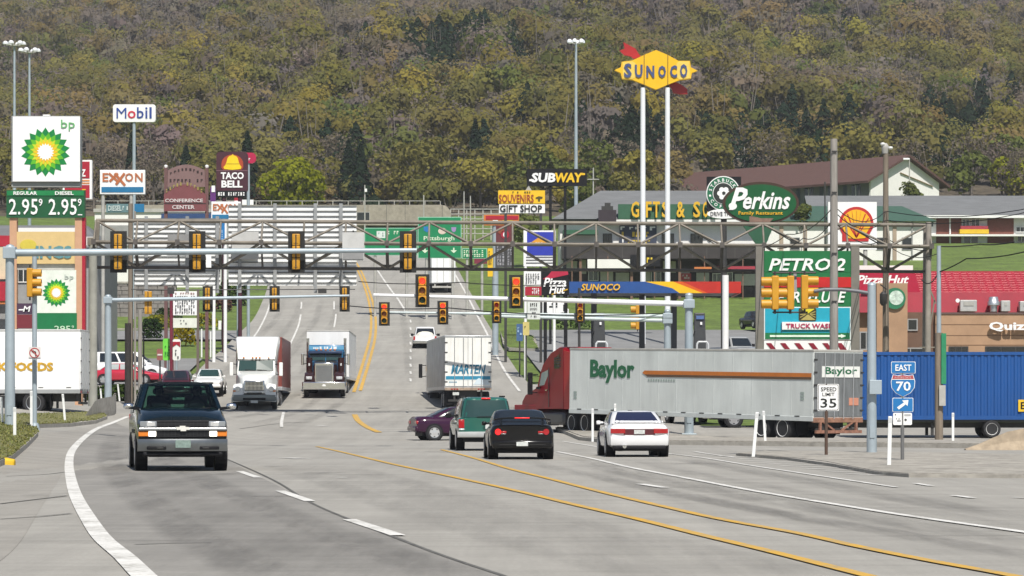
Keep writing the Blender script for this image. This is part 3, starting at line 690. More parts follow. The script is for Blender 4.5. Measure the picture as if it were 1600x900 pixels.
def person(root, label, x, y, z, arms):
    """a seated figure seen through the windscreen: torso, neck, head and bent arms as one skinned body"""
    M = Matrix.Translation(root.location)@Matrix.Rotation(root.rotation_euler.z,4,'Z')
    V = [(0,0,0),(0,.02,.25),(0,.02,.45),(0,.05,.56),(0,.07,.66),(0,.08,.76)]
    E = [(0,1),(1,2),(2,3),(3,4),(4,5)]; Rd = [.17,.17,.15,.062,.085,.075]
    for s,(ex,ey,ez),(hx,hy,hz) in arms:
        n = len(V); V += [(s*.19,.02,.44),(ex,ey,ez),(hx,hy,hz),(hx*.85,hy+.07,hz+.03)]
        E += [(2,n),(n,n+1),(n+1,n+2),(n+2,n+3)]; Rd += [.07,.05,.036,.04]
    me = bpy.data.meshes.new('person'); me.from_pydata(V, E, [])
    o = bpy.data.objects.new('person', me); col.objects.link(o)
    o.matrix_world = M@Matrix.Translation((x,y,z))
    md = o.modifiers.new('skin','SKIN'); sv = me.skin_vertices[0].data if me.skin_vertices else None
    if sv is None:
        bm = bmesh.new(); bm.from_mesh(me); bm.verts.layers.skin.verify(); bm.to_mesh(me); bm.free(); sv = me.skin_vertices[0].data
    for i, r in enumerate(Rd): sv[i].radius = (r, r*.8); 
    sv[0].use_root = True
    o.modifiers.new('sub','SUBSURF').levels = 2; o.modifiers['sub'].render_levels = 2
    dg = bpy.context.evaluated_depsgraph_get(); m2 = bpy.data.meshes.new_from_object(o.evaluated_get(dg)); o.modifiers.clear(); o.data = m2; m2.name = 'person'
    skin = mat('skin',(.42,.24,.17),.6); cloth = mat('dark_jacket',(.03,.032,.04),.9)
    m2.materials.clear(); m2.materials.append(cloth); m2.materials.append(skin)
    for p in m2.polygons:
        c = p.center
        if c.z > .60 or any((c-Vector((h[0]*.93,h[1]+.04,h[2]+.01))).length < .075 for _,_,h in arms): p.material_index = 1
        p.use_smooth = True
    tag(o, label, 'person')
    def ell(cx,cy,cz,rx,ry,rz,m,name,par):
        b = MB(); rs = []
        for k in range(1,7):
            a = math.pi*k/7; rs.append([(cx+rx*math.sin(a)*math.cos(q),cy+ry*math.sin(a)*math.sin(q),cz+rz*math.cos(a)) for q in np.linspace(0,2*math.pi,13)[:-1]])
        return b.rings(rs).build(name, m, par, local=True, smooth=180)
    ell(0,.05,.78,.095,.10,.075,mat('brown_hair',(.05,.03,.02),.8),'hair',o)
    for s in (-1,1): ell(s*.032,.158,.725,.012,.008,.008,BLACK,'eye',o)
    return o
person(PK, 'driver in a dark jacket with one hand on the steering wheel of the dark pickup', -.42,-1.42,1.06, [(-1,(-.33,.2,.25),(-.16,.40,.30)),(1,(.32,.2,.18),(.17,.38,.24))])
person(PK, 'passenger in dark clothes sitting in the front of the dark pickup', .42,-1.42,1.06, [(-1,(-.31,.12,.15),(-.18,.34,.08)),(1,(.33,.12,.15),(.2,.34,.08))])

# --- cars seen from behind or from the side
def car(name, label, cat, x, y, head, L, W, H, c, belt, zs, roof, wheels, r, glass=GLASS, st=None, hood=None, group=None, rr=.08, rim=None):
    """generic car: y=0 at the tail, nose at +L"""
    m = paint(name+'_paint', c)
    t = place(name, label, cat, x, y, head, group)
    hw = W/2
    st = st or [(0,hw*.86,zs+.12,belt*.72,belt*.93,hw*.74),(.10,hw*.95,zs+.04,belt*.74,belt*.985,hw*.80),(.45,hw*.99,zs,belt*.76,belt,hw*.84),(L*.35,hw,zs,belt*.76,belt,hw*.86),(L*.62,hw,zs,belt*.76,belt*.99,hw*.86),
          (L*.80,hw*.985,zs,belt*.70,belt*.90,hw*.80),(L*.93,hw*.93,zs+.03,belt*.60,belt*.78,hw*.74),(L,hw*.78,zs+.10,belt*.55,belt*.66,hw*.62)]
    body_loft(t, st, m)
    yr, yf, rr0, rf = roof
    h = House([(0,belt-.06,yr-.02,yf+.04,hw*.90),(.25,belt+(H-belt)*.25,yr+(rr0-yr)*.22,yf+(rf-yf)*.22,hw*.875),(.6,belt+(H-belt)*.62,yr+(rr0-yr)*.58,yf+(rf-yf)*.58,hw*.80),(.88,belt+(H-belt)*.9,yr+(rr0-yr)*.86,yf+(rf-yf)*.86,hw*.725),(1,H-.018,rr0,rf,hw*.64)])
    h.shell(t, m, 'cabin')
    h.pane(t, .06,.94,.14,.88,glass,'rear_window',uv=(.10,.90))
    h.pane(t, 2.06,2.94,.14,.88,glass,'windscreen',uv=(2.1,2.9))
    for a in (1,3):
        d = 1 if a == 1 else -1
        u = (1.10,1.46,1.50,1.90) if a == 1 else (3.10,3.50,3.54,3.90)
        h.pane(t,u[0],u[1],.16,.86,glass,'side_window'); h.pane(t,u[2],u[3],.16,.86,glass,'side_window')
    arches(t, hw*.998, wheels, r+.055)
    for yy in wheels:
        for s in (-1,1): wheel(t, s*(hw+.014), yy, r, .2, rim)
    MB().box(-hw*.8,hw*.8,.25,L-.3,.17,zs+.1).build('underbody', BLACK, t, local=True)
    mirrors(t, hw*.90, yf-.35, belt+.05, m, .12,.11,.12)
    return t, h, m
# green sport utility vehicle
def suv():
    m = paint('green_paint',(.012,.10,.075),.25)
    t = place('sport_utility_vehicle','green sport utility vehicle seen from behind beside the black coupe','suv',-.82,102.0,(-.085,1))
    hw = .90; L = 4.75
    body_loft(t,[(0,.86,.50,.85,1.02,.80),(.06,.89,.46,.86,1.04,.83),(.8,.905,.44,.86,1.04,.85),(3.0,.905,.44,.86,1.04,.85),(3.9,.90,.46,.85,1.02,.78),(4.6,.85,.5,.78,.95,.7),(4.75,.76,.55,.72,.88,.62)],m)
    h = House([(0,.98,.02,3.55,.855),(.3,1.2,.03,3.32,.83),(.7,1.48,.10,3.0,.77),(.92,1.66,.17,2.72,.72),(1,1.70,.26,2.6,.64)],6)
    h.shell(t,m,'cabin')
    h.pane(t,.05,.95,.12,.86,GLASSG,'rear_window',uv=(.07,.93)); h.pane(t,2.06,2.94,.14,.88,GLASSG,'windscreen')
    for u in ((1.05,1.30),(1.34,1.60),(1.64,1.92)):
        h.pane(t,u[0],u[1],.14,.84,GLASS,'side_window'); h.pane(t,5-u[1],5-u[0],.14,.84,GLASS,'side_window')
    MB().rings([[(x,-.14+.06*abs(x/.9)**3+dy,z) for dy,z in ((.2,.42),(0,.44),(-.02,.50),(0,.60),(.2,.62))] for x in np.linspace(-.92,.92,9)]).build('bumper',mat('silver_bumper',(.42,.43,.43),.45,.2),t,local=True,smooth=40)
    for s in (-1,1):
        lbox(t,'tail_light',*sorted((s*.70,s*.885)),-.015,.12,.72,1.0,TAIL,.02); lbox(t,'reverse_light',*sorted((s*.70,s*.88)),-.018,.1,.665,.71,HEADL,.01)
        MB().beam((s*.62,.5,1.735),(s*.62,2.4,1.74),.04,.05).build('roof_rail',BLACK,t,local=True)
    lbox(t,'brake_light',-.14,.14,.12,.19,1.655,1.69,TAILON,.008)
    o = lbox(t,'number_plate',-.03,.28,-.02,.0,.70,.84,PLATE,.004)
    lbox(t,'plate_recess',-.10,.40,-.008,.02,.67,.88,mat('shaded_green_paint',(.006,.05,.04),.3),.01)  # recess shade put in as a darker copy of the body green
    MB().beam((-.3,-.01,1.08),(.45,-.03,1.1),.02,.02).build('wiper',BLACK,t,local=True)
    arches(t,.895,(.95,3.75),.43)
    for y in (.95,3.75):
        for s in (-1,1): wheel(t,s*.915,y,.37,.24)
    mirrors(t,.86,3.1,1.12,BLACK,.18,.16,.1)
    MB().box(-.7,.7,.1,4.3,.28,.5).build('underbody',BLACK,t,local=True)
    return t
suv()
t,h,m = car('black_coupe','glossy black coupe with a rear spoiler waiting beside the green suv','car',.27,85.0,(-.05,1),4.5,1.72,1.33,(.006,.006,.007),.90,.30,(.62,3.35,1.75,2.55),(.85,3.45),.31,
    st=[(0,.78,.38,.62,.86,.68),(.06,.83,.32,.63,.90,.72),(.3,.855,.30,.66,.92,.74),(1.5,.86,.25,.66,.90,.74),(2.9,.86,.25,.66,.88,.74),(3.6,.845,.26,.6,.82,.68),(4.2,.79,.28,.54,.72,.62),(4.5,.66,.34,.5,.62,.52)])
b = MB(); rs = [[(x,.06+.05*abs(x/.75)**2,1.085-.05*abs(x/.75)**4),(x,.30,1.10-.05*abs(x/.75)**4),(x,.30,1.13-.05*abs(x/.75)**4),(x,.04+.05*abs(x/.75)**2,1.125-.05*abs(x/.75)**4)] for x in np.linspace(-.76,.76,13)]
b.rings(rs).build('spoiler',m,t,local=True,smooth=35)
for s in (-1,1):
    MB().hexa([(s*.55-.03,.1,.90),(s*.55+.03,.1,.90),(s*.55+.03,.3,.90),(s*.55-.03,.3,.90),(s*.55-.02,.12,1.09),(s*.55+.02,.12,1.09),(s*.55+.02,.28,1.09),(s*.55-.02,.28,1.09)]).build('spoiler_leg',m,t,local=True)
    o = MB().lathe_y([(-.02,.02),(-.025,.075),(.0,.085),(.1,.085)], s*.64,.735).build('tail_light',TAILON if s<0 else TAIL,t,local=True,smooth=40)
    lbox(t,'reflector',*sorted((s*.42,s*.58)),-.012,.06,.70,.76,TAIL,.01); lbox(t,'badge',*sorted((s*.43,s*.56)),-.018,.0,.675,.695,CHROME,.004)
    lbox(t,'bumper_vent',*sorted((s*.70,s*.79)),-.005,.06,.30,.46,DARK,.015)
lbox(t,'brake_light',-.2,.2,.02,.06,1.095,1.12,TAILON,.006)
lbox(t,'bumper',-.80,.80,-.045,.12,.30,.52,m,.06)
lbox(t,'bumper_trim',-.62,.62,-.055,0,.395,.405,DARK,.0)
lbox(t,'number_plate',-.155,.155,-.062,-.04,.36,.47,PLATE,.004)
t,h,m = car('white_coupe','white coupe with red tail lights and blue-tinted rear window seen from behind','car',3.55,89.2,(-.055,1),4.38,1.74,1.29,(.78,.78,.78),.90,.30,(.50,3.3,1.7,2.45),(.86,3.4),.32,glass=mat('blue_tint_glass',(.012,.014,.045),.06,noise=0,spec=.8),
    st=[(0,.76,.36,.60,.84,.60),(.05,.82,.30,.62,.88,.66),(.25,.865,.28,.66,.92,.70),(1.4,.87,.24,.66,.91,.74),(2.8,.87,.24,.66,.88,.74),(3.5,.855,.25,.6,.8,.68),(4.1,.80,.28,.54,.7,.62),(4.38,.66,.34,.5,.6,.5)])
rs = [[(x,.0+.045*abs(x/.8)**3+dy,z) for dy,z in ((.1,.31),(-.03,.33),(-.07,.42),(-.06,.56),(.1,.585))] for x in np.linspace(-.80,.80,11)]
MB().rings(rs).build('bumper',m,t,local=True,smooth=45)
MB().rings([[(x,.02+.045*abs(x/.8)**3+dy,z) for dy,z in ((.1,.61),(-.03,.62),(-.03,.785),(.1,.80))] for x in np.linspace(-.44,.44,7)]).build('rear_panel',mat('maroon_panel',(.09,.02,.025),.3,noise=.05),t,local=True)
for s in (-1,1):
    rs = [[(s*x,-.025+.05*abs(x/.8)**3+dy,z) for dy,z in ((.12,.66),(-.035,.665),(-.035,.79),(.12,.80))] for x in np.linspace(.40,.80,6)]
    MB().rings(rs).build('tail_light',TAIL,t,local=True,smooth=30)
MB().rings([[(x,.16+.05*abs(x/.7)**2+dy,z-.05*abs(x/.75)**4) for dy,z in ((.2,.92),(0,.955),(-.02,.975),(.2,.985))] for x in np.linspace(-.74,.74,9)]).build('spoiler',m,t,local=True,smooth=40)
lbox(t,'brake_light',-.2,.2,.34,.40,.955,.985,TAILON,.006)
lbox(t,'number_plate',-.15,.15,-.035,-.008,.645,.76,PLATE,.004)
MB().tube((-.42,-.09,.30),(-.42,.2,.30),.055,n=14).build('exhaust_pipe',CHROME,t,local=True,smooth=40)
lbox(t,'rear_valance',-.74,.74,-.02,.2,.22,.32,BLACK,.03)
# purple coupe crossing
t,h,m = car('purple_coupe','dark purple coupe crossing sideways behind the green suv','car',-4.05,130.5,(.97,.24),4.6,1.74,1.37,(.035,.008,.03),.90,.28,(.45,3.45,1.55,2.6),(.72,3.45),.315,rim=mat('bright_rim',(.66,.66,.67),.25,.6,noise=.05),
    st=[(0,.80,.42,.66,.86,.62),(.08,.84,.34,.68,.93,.68),(.4,.87,.28,.68,.95,.72),(1.4,.87,.25,.66,.93,.74),(2.8,.87,.25,.66,.90,.74),(3.6,.855,.26,.6,.82,.68),(4.3,.80,.3,.54,.72,.62),(4.6,.66,.36,.5,.62,.5)])
for s in (-1,1): lbox(t,'tail_light',*sorted((s*.45,s*.82)),-.02,.2,.66,.80,TAIL,.03)
lbox(t,'bumper',-.82,.82,-.06,.2,.36,.58,m,.06)
# cars behind the pickup
t,h,m = car('maroon_minivan','maroon minivan with a dark windscreen behind the dark pickup','van',-19.55,188.0,(.05,-1),4.7,1.9,1.75,(.07,.008,.014),1.08,.3,(.1,4.0,.5,2.6),(.9,3.9),.33)
for s in (-1,1): lbox(t,'headlight',*sorted((s*.5,s*.85)),4.3,4.62,.68,.84,HEADL,.03)
lbox(t,'grille',-.4,.4,4.5,4.72,.6,.72,BLACK,.02); lbox(t,'bumper',-.85,.85,4.4,4.78,.36,.56,m,.06)
t,h,m = car('white_sedan','white sedan facing us between the pickup and the white semi truck','car',-18.35,196.0,(.03,-1),4.7,1.78,1.46,(.76,.77,.76),.95,.28,(.7,3.5,1.2,2.6),(.9,3.7),.32,glass=GLASSG)
for s in (-1,1): lbox(t,'headlight',*sorted((s*.45,s*.8)),4.28,4.6,.58,.72,HEADL,.03)
lbox(t,'grille',-.35,.35,4.5,4.71,.52,.64,DARK,.02); lbox(t,'bumper',-.8,.8,4.4,4.75,.32,.5,m,.06); lbox(t,'number_plate',-.15,.15,4.75,4.765,.4,.5,PLATE,.0)
# red car and white van in the left-hand lot
t,h,m = car('red_car','bright red coupe parked in the left lot in front of the white van','car',-27.0,206.0,(1,-.1),4.7,1.8,1.36,(.42,.012,.035),.92,.28,(.5,3.5,1.3,2.6),(.9,3.6),.32,glass=mat('pale_glass',(.35,.38,.38),.15,noise=0))
# --- box trailers and semi trucks
TW = 1.3
def trailer(t, L, y0, m_side, m_roof=ALU, zf=1.22, zt=4.1, name='trailer_box', ribs=0, wheels=(1.6,2.9), rail=ALU, m_back=None, m_wheel=None, rear_doors=True):
    """y0: front wall (local), box runs to y0-L at the rear; the rear is at smaller y"""
    y1 = y0-L
    lbox(t,name,-TW,TW,y1,y0,zf,zt-.06,m_side,.02)
    lbox(t,'roof_rail',-TW-.012,TW+.012,y1-.012,y0+.012,zt-.10,zt,m_roof,.02)
    lbox(t,'bottom_rail',-TW-.018,TW+.018,y1-.005,y0+.005,zf-.14,zf+.05,rail,.01)
    if ribs:
        for s in (-1,1):
            b = MB()
            for k in range(ribs+1):
                y = y1+.1+(L-.2)*k/ribs; b.box(*sorted((s*TW,s*(TW+.008))),y-.012,y+.012,zf+.05,zt-.1)
            b.build('panel_seam', rail, t, local=True)
    if rear_doors:
        o = MB().box(-TW+.03,-.012,y1-.03,y1-.002,zf+.06,zt-.13).box(.012,TW-.03,y1-.03,y1-.002,zf+.06,zt-.13).build('rear_door', m_back or m_side, t, local=True)
        b = MB()
        for x in (-.75,-.25,.25,.75): b.tube((x,y1-.06,zf-.05),(x,y1-.06,zt-.12),.022,n=6)
        b.build('lock_rod', ALU, o, local=True)
        b = MB()
        for s in (-1,1):
            for z in np.linspace(zf+.3,zt-.4,5): b.box(*sorted((s*(TW-.16),s*(TW+.015))),y1-.05,y1-.03,z-.03,z+.03)
        b.build('hinge', DARK, o, local=True)
    b = MB().box(-1.1,1.1,y1+.02,y1+.12,.42,.54)
    for x in (-.75,.75): b.box(x-.05,x+.05,y1+.03,y1+.11,.5,zf-.14)
    b.build('underride_guard', DARK, t, local=True)
    for s in (-1,1):
        lbox(t,'tail_light',*sorted((s*.85,s*1.15)),y1-.03,y1+.02,zf-.12,zf-.02,TAIL,.005)
        MB().box(*sorted((s*.55,s*1.15)),y1+wheels[0]-.75,y1+wheels[0]-.73,.25,.95).build('mud_flap',BLACK,t,local=True)
    for y in wheels:
        for s in (-1,1): wheel(t,s*1.27,y1+y,.50,.56,m_wheel or mat('white_rim',(.66,.66,.65),.45,noise=.15),'truckdual')
    MB().box(-.55,.55,y1+.3,y1+wheels[1]+1.2,.55,zf-.13).box(-1.0,1.0,y1+wheels[0]-.08,y1+wheels[0]+.08,.42,.6).box(-1,1,y1+wheels[1]-.08,y1+wheels[1]+.08,.42,.6).build('bogie',DARK,t,local=True)
def landing_legs(t, y, zf=1.22):
    for s in (-1,1):
        MB().box(s*.9-.07,s*.9+.07,y-.07,y+.07,.25,zf).box(s*.9-.16,s*.9+.16,y-.12,y+.12,.2,.25).build('landing_leg',DARK,t,local=True)
def semi_chassis(t, ys, rim=None):
    """ys: steer axle, drive axles"""
    MB().box(-.45,.45,min(ys)-.9,max(ys)+.5,.6,.95).build('chassis',BLACK,t,local=True)
    for s in (-1,1): wheel(t,s*1.22,ys[0],.50,.28,rim or ALU,'steer')
    for y in ys[1:]:
        for s in (-1,1): wheel(t,s*1.24,y,.50,.56,rim or ALU,'truckdual')
def tall_mirrors(t, x, y, z0, z1, m=WHITE, w=.2):
    for s in (-1,1):
        o = MB().box(*sorted((s*x,s*(x+w))),y-.08,y+.06,z0,z1).build('mirror',m,t,local=True,bevel=.03)
        MB().beam((s*(x-.25),y-.1,z1-.1),(s*(x+.05),y,z1-.08),.04).beam((s*(x-.25),y-.1,z0+.1),(s*(x+.05),y,z0+.08),.04).build('mirror_bracket',BLACK,o,local=True)

def white_semi():
    t = place('semi_truck','white semi truck with a tall roof fairing and brown-red trailer facing us','semi truck',-14.25,178.0,(.035,-1))
    m = paint('white_cab_paint',(.80,.80,.77),.3)
    # nose at +1.9, cab -0.6..-3.3
    rs = []
    for y, wb, wt, zb, zt in ((1.85,.55,.45,.90,1.55),(1.7,.66,.56,.80,1.72),(.9,.80,.66,.8,1.92),(.1,.98,.80,.8,2.08),(-.45,1.08,.92,.8,2.15)):
        rs.append([(-wb,y,zb),(wb,y,zb),(wb,y,zt-.22),(wt,y,zt-.05),(wt*.5,y,zt),(-wt*.5,y,zt),(-wt,y,zt-.05),(-wb,y,zt-.22)])
    MB().rings(rs).build('hood',m,t,local=True,smooth=40)
    for s in (-1,1):
        rs = []
        for y, z in ((1.72,.62),(1.75,.95),(1.62,1.2),(1.3,1.38),(.8,1.42),(.3,1.28),(.05,1.05)):
            rs.append([(s*.60,y,z-.2),(s*.60,y,z),(s*.85,y,z+.02),(s*1.17,y,z-.04),(s*1.19,y,z-.22)])
        MB().rings(rs).build('fender',m,t,local=True,smooth=45)
        o = MB().lathe_y([(1.55,.16),(1.74,.16),(1.80,.13),(1.80,.02)],s*.92,1.10,16).build('headlight',HEADL,t,local=True,smooth=40)
        lbox(t,'turn_signal',*sorted((s*1.02,s*1.17)),1.55,1.76,.96,1.04,ORANGE,.01)
    # cab block, windscreen, sleeper, fairing
    rs = []
    for z, yf, w in ((.95,-.3,1.08),(2.02,-.35,1.12),(2.12,-.38,1.12),(2.78,-.72,1.08),(2.9,-.75,1.1),(3.6,-1.25,1.18),(3.98,-1.75,1.2),(4.08,-2.1,1.16)):
        rs.append([(-w*.93,yf,z),(0,yf+.12,z),(w*.93,yf,z),(w,yf-.2,z),(w+.03,-2.2,z),(w+.03,-3.4,z),(-w-.03,-3.4,z),(-w-.03,-2.2,z),(-w,yf-.2,z)])
    MB().rings(rs).build('cab',m,t,local=True,smooth=35)
    for k,(z0,y0,z1,y1) in enumerate(((2.15,-.365,2.74,-.665),)):
        MB().add([(-.98,y0+.03,z0),(-.02,y0+.145,z0),(.02,y0+.145,z0),(.98,y0+.03,z0),(-.94,y1+.03,z1),(-.02,y1+.145,z1),(.02,y1+.145,z1),(.94,y1+.03,z1)],[(0,1,5,4),(1,2,6,5),(2,3,7,6)]).build('windscreen',GLASSG,t,local=True)
    MB().rings([[(-1.08,-.62,2.80),(0,-.40,2.80),(1.08,-.62,2.80)],[(-1.06,-.72,2.76),(0,-.52,2.76),(1.06,-.72,2.76)]],caps=False,closed=False).build('visor',STEEL,t,local=True)
    for x in (-.7,-.2,0,.2,.7): lbox(t,'marker_light',x-.05,x+.05,-.72+.1*(1-abs(x)),-.55+.1*(1-abs(x)),2.86,2.92,ORANGE,.01)
    MB().tube((-.6,-.30,2.16),(-.05,-.2,2.2),.014).tube((.05,-.22,2.16),(.6,-.26,2.2),.014).build('wiper',BLACK,t,local=True)
    g0 = lbox(t,'grille_surround',-.56,.56,1.70,1.875,.98,1.58,CHROME,.06)
    b = MB(); b.box(-.48,.48,1.86,1.882,1.03,1.52); b.build('grille',mat('grille_dark',(.08,.085,.09),.4),g0,local=True)
    b = MB()
    for x in np.linspace(-.44,.44,13): b.box(x-.014,x+.014,1.88,1.9,1.03,1.52)
    b.box(-.48,.48,1.88,1.897,1.26,1.29); b.build('grille_bar',CHROME,g0,local=True)
    lbox(t,'hood_intake',-.42,.42,1.8,1.89,.84,.92,DARK,.01)
    MB().rings([[(x,1.92-.2*abs(x/1.22)**2.5+dy,z) for dy,z in ((-.3,.42),(-.02,.44),(.02,.55),(0,.78),(-.3,.82))] for x in np.linspace(-1.22,1.22,11)]).build('bumper',mat('grey_bumper',(.20,.22,.22),.4,.3),t,local=True,smooth=40)
    lbox(t,'bumper_opening',-.62,.62,1.85,1.965,.50,.62,BLACK,.02)
    lbox(t,'number_plate',-.2,.2,1.94,1.99,.34,.48,PLATE,.004)
    for s in (-1,1):
        lbox(t,'side_window',*sorted((s*1.125,s*1.145)),-1.55,-.8,2.1,2.7,GLASS,.01)
        lbox(t,'step_tank',*sorted((s*.75,s*1.15)),-2.9,-1.0,.45,.95,ALU,.08)
        MB().tube((s*1.0,-3.55,.9),(s*1.0,-3.55,3.95),.07,n=10).build('exhaust_stack',CHROME,t,local=True,smooth=40)
    tall_mirrors(t,1.28,-.45,1.85,2.6,m)
    semi_chassis(t,(.95,-4.2,-5.5))
    trailer(t,14.6,-4.0,mat('brown_red_trailer',(.20,.045,.035),.5,noise=.15),m_roof=mat('brown_rail',(.22,.07,.06),.5))
    return t
white_semi()
def blue_semi():
    t = place('semi_truck','dark brown and blue long-nose semi truck pulling a white trailer towards us','semi truck',-11.2,192.0,(.02,-1))
    m = paint('brown_paint',(.035,.014,.014),.25); bl = paint('sleeper_blue',(.01,.11,.24),.3)
    rs = [[(-w,y,.85),(w,y,.85),(w,y,zt-.25),(w*.85,y,zt-.04),(w*.4,y,zt),(-w*.4,y,zt),(-w*.85,y,zt-.04),(-w,y,zt-.25)] for y,w,zt in ((1.9,.62,1.98),(1.0,.66,2.04),(.1,.74,2.12),(-.5,.86,2.18))]
    MB().rings(rs).build('hood',m,t,local=True,smooth=40)
    g0 = lbox(t,'grille_surround',-.58,.58,1.78,1.94,.84,2.02,CHROME,.05)
    b = MB().box(-.47,.47,1.93,1.948,.92,1.86); b.build('grille',mat('grille_mesh',(.10,.105,.10),.5,.3),g0,local=True)
    b = MB()
    for z in np.linspace(.95,1.84,22): b.box(-.46,.46,1.948,1.956,z-.008,z+.008)
    b.build('grille_bar',ALU,g0,local=True)
    for s in (-1,1):
        rs = [[(s*.60,y,z-.15),(s*.60,y,z),(s*.88,y,z+.03),(s*1.17,y,z-.03),(s*1.19,y,z-.2)] for y,z in ((1.9,.9),(1.8,1.25),(1.4,1.45),(.9,1.48),(.3,1.3),(-.1,.95))]
        MB().rings(rs).build('fender',m,t,local=True,smooth=45)
        o = lbox(t,'headlight',*sorted((s*.72,s*1.08)),1.78,1.98,1.02,1.2,HEADL,.03)
        for x in (.81,.99): MB().lathe_y([(1.97,.08),(1.995,.075),(2.0,.02)],s*x,1.11,12).build('lamp_lens',mat('lens_bright',(.75,.76,.78),.1,.5,noise=.15,ns=12),o,local=True,smooth=40)
        MB().tube((s*.95,.15,1.3),(s*.95,.15,2.35),.19,n=14).build('air_cleaner',m,t,local=True,smooth=40)
        lbox(t,'air_cleaner_light',*sorted((s*.9,s*1.0)),.33,.37,1.85,2.0,HEADL,.01)
        MB().tube((s*1.12,-1.85,.9),(s*1.12,-1.85,3.55),.085,n=12).build('exhaust_stack',CHROME,t,local=True,smooth=40)
        lbox(t,'side_window',*sorted((s*1.06,s*1.075)),-1.45,-.75,2.2,2.68,GLASS,.01)
        lbox(t,'fuel_tank',*sorted((s*.7,s*1.18)),-3.2,-.6,.5,1.0,CHROME,.12)
    MB().rings([[(-w,yf,z),(w,yf,z),(w,-1.8,z),(-w,-1.8,z)] for z,yf,w in ((.95,-.45,1.05),(2.1,-.5,1.06),(2.72,-.62,1.02),(2.8,-.66,1.0))]).build('cab',bl,t,local=True,bevel=.04)
    lbox(t,'sleeper_box',-1.15,1.15,-3.6,-1.82,.95,3.15,bl,.08)
    lbox(t,'sleeper_band',-1.05,1.05,-1.83,-1.80,2.86,3.08,mat('pale_blue_paint',(.12,.33,.5),.4),.0)
    for x0,x1,z0,z1 in ((-.62,-.42,2.90,3.04),(-.34,-.28,2.90,3.04),(-.28,-.2,2.90,2.95),(-.1,.0,2.90,3.04),(.06,.14,2.90,3.04),(.3,.42,2.9,3.04),(.48,.56,2.9,3.0),(.6,.68,2.9,3.0),(.72,.8,2.9,3.0)):
        lbox(t,'lettering',x0,x1,-1.80,-1.785,z0,z1,WHITE,0)
    lbox(t,'visor',-1.0,1.0,-.62,-.38,2.60,2.76,mat('visor_blue',(.03,.05,.11),.3),.02)
    for s in (-1,1):
        MB().add([(s*.03,-.475,2.2),(s*.94,-.49,2.2),(s*.93,-.60,2.62),(s*.03,-.585,2.62)],[(0,1,2,3)]).build('windscreen',GLASSG,t,local=True)
    MB().box(-1.3,1.3,1.9,2.08,.42,.88).build('bumper',CHROME,t,local=True,bevel=.06,smooth=40)
    MB().prism_y([(-.12,.62),(.12,.62),(.06,.74),(-.06,.74)],2.081,2.09).build('bumper_emblem',WHITE,t,local=True)
    for x in (-.55,-.28,0,.28,.55): lbox(t,'marker_light',x-.06,x+.06,-.7,-.6,2.8,2.87,ORANGE,.01)
    tall_mirrors(t,1.30,-.35,1.9,2.6,CHROME,.16)
    semi_chassis(t,(1.1,-4.4,-5.7))
    trailer(t,14.6,-4.1,mat('white_trailer',(.74,.74,.73),.45,noise=.06,stretch=(1,.4,.1)),m_roof=STEEL,ribs=12)
    return t
blue_semi()
# reefer trailer going away
def reefer():
    t = place('semi_truck','white refrigerated semi trailer seen from behind with teal lettering on its doors','semi truck',-2.45,178.0,(-.095,1))
    STL = mat('stainless_side',(.38,.39,.40),.35,.7,noise=.25,ns=1.2,stretch=(1,.5,1))
    trailer(t,14.6,14.6,STL,m_roof=ALU,zt=4.1,wheels=(1.2,2.45),m_back=mat('reefer_door_white',(.74,.74,.71),.4,noise=.12,ns=1.5,stretch=(3,1,.5)),rail=ALU,ribs=10)
    B = mat('teal_lettering',(.02,.17,.28),.5,noise=.25,ns=6)
    lettering_local(t,'MARTEN',(-.95,-.034,1.96),(1,0,0),(0,0,1),1.95,.52,B,depth=.012,bold=.07,shear=.25)
    lbox(t,'stripe',-1.24,1.24,-.036,-.02,1.66,1.84,mat('teal_stripe',(.02,.22,.36),.5),0)
    lbox(t,'stripe',-1.24,1.24,-.036,-.02,1.62,1.655,mat('pale_stripe',(.35,.5,.56),.5),0)
    MB().prism_y([(.3,1.36),(1.2,1.36),(1.2,1.60),(.85,1.60),(.62,1.74),(.5,1.66)],-.045,-.037).build('stripe',mat('pale_blue_decal',(.55,.63,.68),.5),t,local=True)
    for k in range(7): lbox(t,'lettering',-1.05+k*.065,-1.01+k*.065,-.036,-.02,1.46,1.54,B,0)
    lbox(t,'rear_sill',-1.3,1.3,-.06,.1,1.04,1.2,mat('dirty_sill',(.32,.24,.18),.6,noise=.4,ns=4),.02)
    for x in (-.9,-.75,-.6,.6,.75,.9): lbox(t,'marker_light',x-.05,x+.05,-.08,-.05,1.08,1.14,TAIL,.005)
    lbox(t,'number_plate',-.85,-.5,-.02,0,.78,.94,PLATE,0)
    lbox(t,'refrigeration_unit',-1.0,1.0,14.62,15.1,2.0,4.0,mat('unit_white',(.7,.7,.7),.5),.08)
    lbox(t,'roof_vent',.2,.9,6.0,6.7,4.1,4.2,DARK,.02)
    # tractor ahead of the trailer
    m = paint('tractor_white',(.7,.7,.7),.3)
    lbox(t,'cab',-1.15,1.15,15.3,18.0,.9,3.4,m,.12); lbox(t,'hood',-.9,.9,18.0,19.8,.8,2.0,m,.12)
    MB().hexa([(-1.05,15.4,3.4),(1.05,15.4,3.4),(1.0,17.6,3.4),(-1.0,17.6,3.4),(-1.0,15.4,4.0),(1.0,15.4,4.0),(.9,16.2,3.95),(-.9,16.2,3.95)]).build('roof_fairing',m,t,local=True,bevel=.08)
    tall_mirrors(t,1.36,17.7,1.9,2.75,BLACK,.22)
    semi_chassis(t,(18.9,14.3,13.0))
    return t
reefer()
